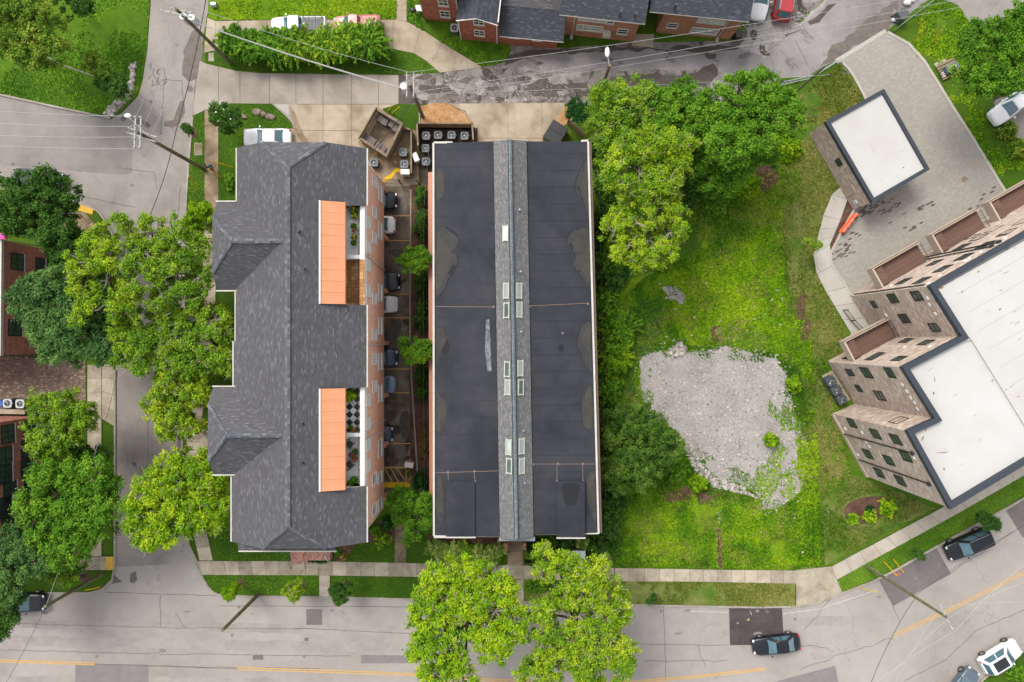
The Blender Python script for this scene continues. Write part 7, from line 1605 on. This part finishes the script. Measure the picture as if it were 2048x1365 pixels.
for (x, y, st, r, fl), lab in zip(((701, 784, 'Y', .42, None), (708, 791, 'Y2', .42, None), (700, 796, 'Y2', .38, None), (704, 854, 'G', .22, None), (712, 860, 'O', .28, 'flower'), (713, 902, 'B', .28, None), (706, 908, 'R', .26, 'flower'), (712, 916, 'R', .26, 'flower'), (711, 958, 'G', .35, None), (704, 966, 'G', .38, None)),
    ('lime green potted bush in the top corner of the checkered terrace', 'lime green potted bush by the rail of the checkered terrace', 'lowest lime green bush on the checkered terrace', 'small green pot low on the checkered terrace', 'pot of red flowers low on the checkered terrace', 'round grey-green pot between the deck chairs', 'left pot of red flowers between the deck chairs', 'lower pot of red flowers between the deck chairs', 'upper green pot in the bottom corner of the white terrace', 'lower green pot in the bottom corner of the white terrace')): pot(x, y, F0, st, r, lab, fl)
def chair(px, py, ang, label):
    p = P(px, py, F0 + .4); r_ = empty('deck_chair', (p.x, p.y, F0), label, 'chair', 'deck chairs on the terrace', R(ang)); s = MB(); b = MB()
    for i in range(6): s.box((-.22 + i * .09, 0, .38), (.07, .55, .025)); 
    for i in range(6): b.box((-.34 - i * .02, -.25 + i * .1, .7), (.03, .07, .6))
    s.build('seat', 'black', r_); b.build('backrest', 'black', r_); l = MB(); [l.box((sx * .27, sy * .27, .19), (.05, .05, .38)) for sx in (-1, 1) for sy in (-1, 1)]; l.build('leg', 'black', r_, each=True)
    a_ = MB(); [a_.box((-.02, sy * .31, .58), (.6, .06, .03)) for sy in (-1, 1)]; a_.build('armrest', 'woodgrey', r_, each=True)
chair(699, 889, -35, 'upper dark deck chair on the white terrace'); chair(699, 930, 40, 'lower dark deck chair on the white terrace')
# person on the path
def person(px, py, label):
    p = P(px, py, .1); root = empty('person', (p.x, p.y, .1), label, 'person', None, R(-100))
    V_ = [(0, 0, .95), (0, 0, 1.15), (0, 0, 1.38), (0, 0, 1.5), (0, .09, .93), (.18, .1, .5), (.02, .1, .07), (.16, .1, .03), (0, -.09, .93), (-.05, -.1, .5), (-.32, -.1, .12), (-.2, -.1, .03), (.0, .2, 1.38), (.05, .25, 1.12), (.22, .23, .95), (0, -.2, 1.38), (-.08, -.25, 1.12), (.04, -.27, .9), (.01, 0, 1.6), (.01, 0, 1.72)]
    E_ = [(0, 1), (1, 2), (2, 3), (0, 4), (4, 5), (5, 6), (6, 7), (0, 8), (8, 9), (9, 10), (10, 11), (2, 12), (12, 13), (13, 14), (2, 15), (15, 16), (16, 17), (3, 18), (18, 19)]
    Rr = [.15, .13, .16, .06, .1, .07, .045, .035, .1, .07, .045, .035, .065, .045, .032, .065, .045, .032, .085, .08]
    def skin(name, idx, mat, par, grow=0):
        mp = {q: i for i, q in enumerate(idx)}; me = bpy.data.meshes.new(name); me.from_pydata([V_[i] for i in idx], [(mp[a], mp[b]) for a, b in E_ if a in mp and b in mp], [])
        o = bpy.data.objects.new(name, me); C.objects.link(o); o.parent = par; me.materials.append(M[mat]); sk = o.modifiers.new('skin', 'SKIN'); su = o.modifiers.new('sub', 'SUBSURF'); su.levels = 1; su.render_levels = 2
        for i, q in enumerate(idx): r = Rr[q] + grow; me.skin_vertices[0].data[i].radius = (r, r)
        me.skin_vertices[0].data[0].use_root = True; return o
    b = skin('body', list(range(20)), 'skin', root)
    skin('shirt', [1, 0, 2, 12, 13, 15, 16], 'cyan', b, .02); skin('trousers', [0, 4, 5, 6, 8, 9, 10], 'navy', b, .02)
    MB().ball((-.01, 0, 1.7), (.115, .1, .12), 7, 12).build('hair', 'hair', b, smooth=True)
    for y_, x_ in ((.1, .07), (-.1, -.26)): MB().ball((x_ + .03, y_, .05 if y_ > 0 else .08), (.13, .05, .05), 5, 8).build('shoe', 'black', b, smooth=True)
    f = MB(); f.ball((.1, 0, 1.66), (.03, .018, .02), 4, 6); f.build('nose', 'skin', b)
    for s in (-1, 1):
        hnd = MB(); hx, hy, hz_ = (V_[14] if s > 0 else V_[17]); hnd.ball((hx, hy, hz_ - .04), (.035, .02, .05), 5, 8)
        for k_ in range(4): hnd.tube((hx - .02 + k_ * .014, hy, hz_ - .07), (hx - .018 + k_ * .014, hy + s * .012, hz_ - .13 + abs(k_ - 1.5) * .008), .008, .006, 5)
        hnd.tube((hx + .03, hy, hz_ - .03), (hx + .05, hy, hz_ - .075), .009, .007, 5); hnd.build('hand', 'skin', b)
person(424, 338, 'person in a cyan shirt and dark trousers walking on the path')
# ================================================================ TREES AND SHRUBS
tree(0, (60, 100), 9, [(22, 22, 34), (70, 40, 42), (30, 85, 44), (88, 90, 32), (20, 50, 38), (60, 115, 30)], 'O', 'ragged olive green tree filling the upper left corner', leaf=.24, clump=.7)
tree(0, (160, 15), 6, [(135, 6, 24), (162, 10, 18)], 'D', 'small dark tree at the top edge right of the corner tree')
tree(0, (190, 140), 4.5, [(185, 125, 20), (205, 145, 20)], 'O', 'upper small bushy tree on the left lawn', leaf=.2, clump=.5)
tree(0, (235, 178), 4.5, [(222, 160, 20), (238, 178, 18), (205, 168, 14)], 'D', 'lower small bushy tree on the left lawn above the rubble', leaf=.2, clump=.5)
o = MB().path([P(95, 115, 2.2), P(130, 133, 1.6), P(180, 150, 1.2), P(215, 162, .9)], .07).build('fallen_branch', 'twig'); tag(o, 'long grey branch between the corner tree and the small bushes', 'branch')
tree(0, (95, 440), 9, [(40, 385, 42), (105, 385, 40), (30, 420, 42), (85, 425, 46), (120, 470, 35), (90, 355, 20), (18, 450, 24)], 'D', 'dense dark tree over the parked dark car at the left', leaf=.24)
tree(0, (140, 540), 8, [(128, 498, 32), (150, 520, 34), (128, 545, 30), (148, 482, 28)], 'D', 'dark green tree between the dense tree and the tall sparse one')
tree(0, (175, 620), 11, [(70, 580, 34), (115, 575, 40), (55, 615, 34), (100, 640, 42), (160, 620, 50), (175, 670, 45), (120, 695, 40), (85, 665, 32), (190, 585, 40), (205, 700, 30)], 'B', 'wide bluish green tree with visible radiating branches beside the red brick wall', leaf=.22, elong=2.4, clump=.75, nleaf=62, dens=1.05)
tree(0, (235, 560), 12, [(165, 490, 24), (205, 478, 30), (175, 530, 36), (210, 560, 38), (165, 575, 28), (205, 610, 30), (245, 620, 32), (170, 610, 18), (215, 510, 28), (250, 585, 24), (225, 650, 20), (155, 635, 15)], 'Y', 'yellow green tree spreading over the left pavement with bare twigs', leaf=.2, clump=.55, gaps=.42, flat=.5)
tree(0, (340, 560), 12, [(245, 445, 20), (300, 465, 34), (350, 460, 34), (385, 500, 36), (330, 505, 34), (290, 545, 34), (350, 550, 36), (395, 555, 32), (320, 590, 30), (375, 600, 32), (270, 500, 24), (255, 535, 16)], 'YG', 'large sparse green tree overhanging the side street', leaf=.2, clump=.55, gaps=.42, flat=.5)
tree(0, (395, 430), 6, [(400, 425, 24), (412, 450, 20), (385, 445, 18)], 'W', 'small fresh green feathery tree at the end of the path', leaf=.17, clump=.45, elong=2)
tree(0, (385, 680), 11, [(330, 620, 34), (390, 640, 38), (430, 640, 34), (320, 670, 30), (360, 690, 40), (420, 690, 38), (245, 680, 26), (280, 690, 32), (240, 715, 22), (290, 730, 26), (440, 720, 26), (340, 730, 34), (390, 735, 32), (260, 655, 22)], 'YG', 'broad fresh green tree against the left side of the shingle roof', leaf=.22, gaps=.2, flat=.55)
tree(0, (370, 800), 10, [(330, 770, 32), (370, 765, 32), (320, 810, 34), (360, 815, 36), (395, 790, 26), (335, 850, 26), (375, 850, 24), (400, 750, 24)], 'Y', 'yellow green tree above the entrance path', leaf=.22, gaps=.15)
tree(0, (120, 860), 9, [(85, 815, 30), (125, 815, 34), (155, 825, 26), (90, 855, 34), (135, 860, 34), (165, 845, 22), (100, 890, 28), (75, 895, 20)], 'YG', 'bright green rounded tree beside the lower left brick building', leaf=.2, clump=.55)
tree(0, (150, 1010), 11, [(90, 960, 34), (140, 945, 36), (190, 945, 30), (215, 975, 24), (60, 1010, 34), (110, 1010, 46), (165, 1005, 46), (205, 1010, 32), (80, 1055, 40), (130, 1060, 44), (180, 1055, 38), (110, 1095, 30), (150, 1100, 26)], 'G', 'large mid green tree between the lower left building and the side street', leaf=.22, clump=.68)
tree(0, (90, 970), 7, [(75, 945, 22), (100, 960, 24), (165, 905, 22), (190, 915, 20)], 'D', 'dark tree behind the large mid green tree')
tree(0, (345, 1010), 11, [(350, 940, 38), (400, 935, 34), (430, 960, 26), (300, 980, 36), (350, 990, 46), (405, 990, 42), (265, 1020, 24), (310, 1035, 40), (365, 1040, 40), (415, 1030, 34), (285, 1065, 26), (330, 1065, 28), (435, 1010, 26), (300, 1090, 14), (260, 1050, 14)], 'Y2', 'large lime green tree in front of the apartment block corner', leaf=.2, clump=.62, elong=2.0)
tree(0, (165, 1155), 6, [(120, 1130, 22), (148, 1135, 20), (105, 1155, 18), (135, 1155, 20), (150, 1112, 16)], 'YG', 'small yellowish tree at the lower left corner pavement', leaf=.19, clump=.5)
tree(0, (20, 1110), 10, [(20, 1085, 34), (60, 1090, 32), (30, 1130, 38), (75, 1125, 28), (-15, 1150, 40), (10, 1180, 30)], 'B', 'bluish green tree at the left edge above the black crossover', leaf=.2, elong=2)
tree(0, (-20, 1220), 9, [(-10, 1215, 36), (10, 1240, 22), (0, 1265, 16), (25, 1195, 18)], 'D', 'dark tree cut by the left edge over the main street', leaf=.22)
# courtyard trees
tree(0, (830, 515), 6, [(818, 505, 18), (842, 508, 18), (828, 528, 20), (845, 525, 14), (812, 520, 14)], 'G', 'upper round tree in the hedge of the parking court', leaf=.17, clump=.45)
tree(0, (834, 700), 6, [(820, 690, 18), (846, 692, 17), (830, 712, 18), (848, 710, 14), (815, 706, 12)], 'G', 'lower round tree in the hedge of the parking court', leaf=.17, clump=.45)
tree(0, (828, 1030), 6.5, [(795, 1000, 22), (825, 1000, 26), (850, 1010, 20), (800, 1025, 20), (835, 1035, 28), (825, 1060, 22), (852, 1045, 14)], 'G', 'green tree between the two buildings near the street', leaf=.18, clump=.5)
# tree group in the north of the vacant lot
tree(0, (1168, 228), 4, [(1150, 212, 16), (1158, 232, 16), (1142, 225, 10), (1165, 215, 12)], 'K', 'very dark round shrub tree at the end of the concrete drive', leaf=.14, clump=.4, cat='tree')
tree(0, (1240, 240), 9, [(1205, 195, 30), (1250, 190, 34), (1225, 225, 36), (1270, 215, 36), (1205, 250, 30), (1245, 255, 36), (1290, 190, 26), (1280, 245, 32), (1215, 285, 26)], 'YG', 'bright tree with bare twigs beside the street light pole', leaf=.2, gaps=.25, clump=.6)
tree(0, (1370, 240), 9.5, [(1320, 200, 30), (1355, 190, 32), (1390, 200, 30), (1330, 235, 34), (1375, 235, 38), (1415, 230, 32), (1350, 270, 32), (1400, 270, 34), (1310, 255, 24)], 'G', 'green tree in the middle of the tree group by the alley', leaf=.22, gaps=.15)
tree(0, (1500, 230), 11, [(1480, 180, 36), (1525, 175, 34), (1550, 205, 34), (1455, 210, 34), (1500, 220, 44), (1545, 240, 36), (1460, 250, 38), (1505, 265, 40), (1575, 225, 28), (1585, 250, 22), (1440, 285, 34), (1480, 300, 36), (1530, 290, 26)], 'G', 'tallest fresh green tree at the right of the tree group', leaf=.22, clump=.68)
tree(0, (1440, 340), 7.5, [(1420, 320, 32), (1460, 330, 32), (1500, 320, 26), (1410, 355, 28), (1450, 360, 28), (1540, 320, 20), (1480, 350, 20)], 'G', 'darker lower tree at the bottom of the tree group', leaf=.22)
tree(0, (1300, 340), 11, [(1230, 320, 30), (1265, 300, 34), (1305, 290, 34), (1345, 285, 30), (1240, 355, 34), (1280, 345, 38), (1320, 335, 36), (1360, 320, 28), (1265, 385, 28), (1300, 380, 30), (1340, 365, 24), (1375, 290, 20)], 'Y', 'yellow green tree with clumpy crown right of the black roof', leaf=.19, clump=.55, gaps=.25, flat=.5)
tree(0, (1305, 460), 10.5, [(1240, 425, 24), (1275, 445, 28), (1330, 410, 30), (1360, 430, 26), (1300, 430, 26), (1230, 465, 26), (1260, 490, 28), (1300, 480, 34), (1340, 465, 34), (1365, 465, 20), (1285, 520, 28), (1320, 515, 26), (1245, 510, 22), (1215, 445, 10)], 'Y', 'lower yellow green tree with grey twigs showing through its crown', leaf=.19, clump=.52, gaps=.45, flat=.5)
tree(0, (1270, 905), 6, [(1235, 840, 28), (1270, 840, 32), (1305, 850, 30), (1225, 875, 26), (1265, 880, 38), (1310, 885, 34), (1335, 875, 20), (1235, 920, 34), (1275, 925, 36), (1315, 920, 32), (1345, 905, 18), (1245, 960, 28), (1285, 960, 28), (1220, 950, 20)], 'Q', 'big dense round dark green tree beside the gravel', leaf=.2, clump=.5, twigs=0, nleaf=75, flat=.8)
# street trees at the bottom
tree(0, (940, 1230), 12, [(870, 1160, 34), (915, 1150, 36), (960, 1165, 34), (1005, 1180, 32), (850, 1200, 30), (895, 1200, 40), (945, 1205, 40), (990, 1225, 40), (1030, 1240, 30), (840, 1250, 30), (885, 1255, 38), (1010, 1270, 36), (860, 1300, 36), (905, 1320, 34), (835, 1300, 24), (950, 1275, 26), (985, 1310, 26), (870, 1350, 36), (925, 1365, 30)], 'Y2', 'left of the two large yellow green street trees on the main street', leaf=.21, clump=.6, gaps=.25, flat=.5)
tree(0, (1150, 1230), 12, [(1085, 1110, 20), (1110, 1125, 28), (1150, 1140, 32), (1185, 1140, 34), (1085, 1150, 24), (1170, 1175, 38), (1215, 1190, 34), (1245, 1215, 28), (1130, 1200, 34), (1090, 1230, 32), (1160, 1235, 38), (1215, 1240, 36), (1085, 1285, 32), (1135, 1285, 36), (1190, 1290, 36), (1240, 1300, 32), (1100, 1330, 34), (1160, 1335, 34), (1225, 1340, 30), (1060, 1340, 26), (1255, 1330, 20), (1080, 1365, 30), (1180, 1370, 30)], 'Y', 'right of the two large yellow green street trees, reaching over the pavement', leaf=.21, clump=.58, gaps=.38, flat=.48)
tree(0, (1975, 120), 10, [(1950, 80, 30), (1990, 65, 30), (2035, 60, 34), (1945, 115, 30), (1985, 110, 40), (2030, 110, 38), (1955, 150, 30), (1995, 155, 34), (2035, 160, 30), (2070, 110, 50), (2060, 30, 36), (1975, 180, 18)], 'G', 'wide green tree at the upper right edge over the white car', leaf=.22)
tree(0, (1628, 487), 3.4, [(1622, 482, 11), (1634, 490, 10)], 'YG', 'tiny young tree beside the curved concrete walk', leaf=.15, clump=.35)
tree(0, (1960, 1040), 4.6, [(1965, 1035, 14), (1980, 1045, 17), (1990, 1050, 12)], 'D', 'young dark tree on the verge above the parked black crossover', leaf=.15, clump=.4)
tree(0, (1828, 1102), 3, [(1832, 1106, 10), (1842, 1112, 8)], 'D', 'smallest dark sapling on the verge near the dark pole', leaf=.13, clump=.32)
tree(0, (482, 1168), 3.8, [(460, 1185, 13), (468, 1176, 12), (456, 1192, 9)], 'W', 'leftmost young street tree, fresh green and leaning to the road', leaf=.14, clump=.35)
tree(0, (600, 1168), 3.8, [(578, 1178, 14), (592, 1178, 15), (585, 1192, 12)], 'Y', 'middle young street tree, yellow green and round', leaf=.14, clump=.35)
tree(0, (692, 1166), 3.8, [(675, 1180, 14), (690, 1180, 14), (680, 1198, 14), (670, 1195, 8)], 'D', 'rightmost young street tree, dark green, beside the short path', leaf=.14, clump=.35)
tree(0, (1316, 1190), 2.6, [(1300, 1203, 7), (1308, 1196, 6)], 'D', 'tiny dark sapling at the kerb right of the large street trees', leaf=.12, clump=.28)
tree(0, (440, 240), 4.2, [(440, 225, 18), (462, 232, 18), (448, 248, 18), (430, 240, 12), (470, 245, 10)], 'D', 'dark magnolia with white flowers beside the path', leaf=.22, clump=.42, flowers=('flowerw', 14, .09), name='magnolia_tree')
tree(0, (384, 266), 3, [(372, 256, 9), (378, 260, 8)], 'D', 'tiny young tree with a mulch ring on the narrow verge', leaf=.13, clump=.3)
# bushes behind the concrete alley
for (x, y, r), w_ in zip(((478, 98, 26), (515, 106, 30), (560, 107, 33), (608, 107, 33), (655, 106, 33), (700, 99, 34), (745, 98, 33)), ('leftmost', 'second from left', 'third from left', 'fourth from left', 'third from right', 'second from right', 'rightmost')):
    shrub(x, y, r, 1.9, 'G' if x < 600 or x > 720 else 'YG', w_ + ' arching bush in the row behind the concrete alley', 'fountain_bush', 'arching bushes along the alley', leaf=.15, strand=95, elong=2.6)
# hedge of the parking court
for i, (y0, y1) in enumerate(((375, 420), (422, 485), (545, 600), (602, 665), (728, 770), (772, 800))):
    shrub(845, (y0 + y1) / 2, 16, 1.8, 'D', ('hedge section at the top of the parking court', 'hedge section above the upper round courtyard tree', 'hedge section below the upper round courtyard tree', 'hedge section above the lower round courtyard tree', 'hedge section below the lower round courtyard tree', 'shortest lowest hedge section beside the brown lean-to roof')[i], 'hedge', 'hedge sections in the parking court', leaf=.13, stretch=(.95, (y1 - y0) / 32 * 1.15), cat='hedge', dens=1.1)
shrub(843, 960, 17, 1.5, 'K', 'dark bush below the white meter box', stretch=(.9, 1.2)); shrub(848, 890, 12, .6, 'R', 'low reddish groundcover at the end of the hedge', 'groundcover', stretch=(.7, 3), dens=.6)
shrub(765, 1077, 17, .9, 'YG', 'round light green shrub in the mulch bed by the apartment block'); shrub(778, 1045, 15, 1, 'K', 'dark shrub in the mulch bed by the apartment block'); shrub(750, 1058, 10, .7, 'G', 'small green shrub left in the mulch bed by the apartment block'); shrub(687, 1112, 7, .4, 'R', 'small flowering clump right of the brick steps', flowers=('flowery', 12, .06)); shrub(676, 1105, 8, .5, 'G', 'small green clump beside the white downpipe'); shrub(640, 1121, 14, .5, 'K', 'low hedge at the foot of the brick porch', stretch=(1.3, .35))
# planting in front of the long building
nm = ('first', 'second', 'third', 'fourth', 'fifth', 'sixth', 'seventh')
for i, (x, y, r) in enumerate(((875, 1092, 17), (903, 1100, 20), (932, 1098, 18), (958, 1103, 19), (985, 1106, 17), (920, 1112, 12), (1000, 1090, 12))): shrub(x, y, r, 1.0, 'L' if i % 3 != 2 else 'O', nm[i] + ' pale azalea from the left before the long building', 'azalea_shrub', 'pale azaleas before the long building', leaf=.2, elong=2.4, strand=70)
for i, (x, y, r, st) in enumerate(((1070, 1092, 18, 'K'), (1100, 1090, 20, 'D'), (1130, 1085, 16, 'D'), (1165, 1086, 15, 'L'), (1195, 1090, 20, 'D'), (1075, 1118, 16, 'G'), (1188, 1118, 16, 'O'))): shrub(x, y, r, 1.1, st, ('dark shrub right of the porch path', 'dark green shrub under the eave behind the cabinet', 'dark shrub left of the pale one by the cabinet', 'pale shrub just above the grey-white cabinet', 'dark shrub at the corner of the long building', 'green shrub left of the grey-white cabinet', 'olive shrub right of the grey-white cabinet')[i])
shrub(1075, 1172, 22, .7, 'G', 'green groundcover under the right large street tree', 'groundcover', stretch=(1.2, .6)); shrub(860, 1095, 12, .8, 'G', 'green shrub at the left front corner of the long building')
# growth along the right side of the long building
ys = [325, 375, 420, 470, 515, 560, 605, 650, 690, 735, 780, 1010, 1045]
for i, y in enumerate(ys):
    shrub(1210 + (i % 3) * 5, y, 24, 2.0, ('D', 'G', 'D')[i % 3] if y < 600 or y > 900 else ('G', 'M')[i % 2], '%s wild bush from the top along the right side of the black roof' % ('first', 'second', 'third', 'fourth', 'fifth', 'sixth', 'seventh', 'eighth', 'ninth', 'tenth', 'eleventh', 'twelfth', 'thirteenth')[i], 'wild_bush', 'wild bushes along the long building', leaf=.17, stretch=(1.15, 1.4))
shrub(1238, 655, 30, 1.3, 'G', 'arching weed thicket between the long building and the vacant lot, upper', 'wild_bush', leaf=.15, strand=60, elong=2.6); shrub(1232, 715, 28, 1.3, 'W', 'arching weed thicket between the long building and the vacant lot, lower', 'wild_bush', leaf=.15, strand=60, elong=2.6)
for i, (x, y, r, st) in enumerate(((1380, 385, 34, 'D'), (1430, 400, 30, 'G'), (1490, 372, 28, 'W'), (1575, 300, 26, 'W'), (1350, 940, 22, 'G'), (1395, 965, 18, 'W'), (1585, 770, 16, 'W'), (1540, 880, 14, 'W'), (1180, 300, 18, 'D'), (1400, 345, 30, 'K'))):
    shrub(x, y, r, 1.2, st, ('dark bush below the yellow green trees', 'green bush in the upper vacant lot', 'bright bush below the tallest tree', 'bright bush right of the tallest tree', 'low bush below the round dark tree', 'small bright bush below the gravel corner', 'bright weed clump on the right edge of the gravel', 'weed clump growing inside the gravel', 'dark bush behind the corner of the black roof', 'very dark bush under the tree group')[i], 'wild_bush', leaf=.17)
# right side planting
for (x, y, r), w_ in zip(((1773, 1015, 17), (1737, 1032, 13), (1704, 1038, 11)), ('largest', 'middle', 'smallest')): shrub(x, y, r, .9, 'Y2', w_ + ' yellow hydrangea in the oval mulch bed', 'hydrangea', 'hydrangeas in the oval mulch bed', leaf=.17)
shrub(1738, 1018, 8, .5, 'K', 'dark low plant between the hydrangeas'); shrub(2010, 262, 18, 1.2, 'O', 'upper olive bush at the right edge below the white car'); shrub(2030, 300, 20, 1.2, 'O', 'lower olive bush at the right edge beside the court'); shrub(2026, 1345, 16, 1, 'G', 'green bush at the lower right corner'); shrub(2042, 1362, 14, 1, 'G', 'green bush cut by the lower right corner')
shrub(1650, 940, 4, .3, 'R', 'tiny reddish plant on the grass left of the brown brick building'); shrub(700, 0, 1, .1, 'G', 'x') if False else None
shrub(462, 365, 14, .8, 'G', 'green shrub against the gutter above the left bay roof', stretch=(.8, 1.3))
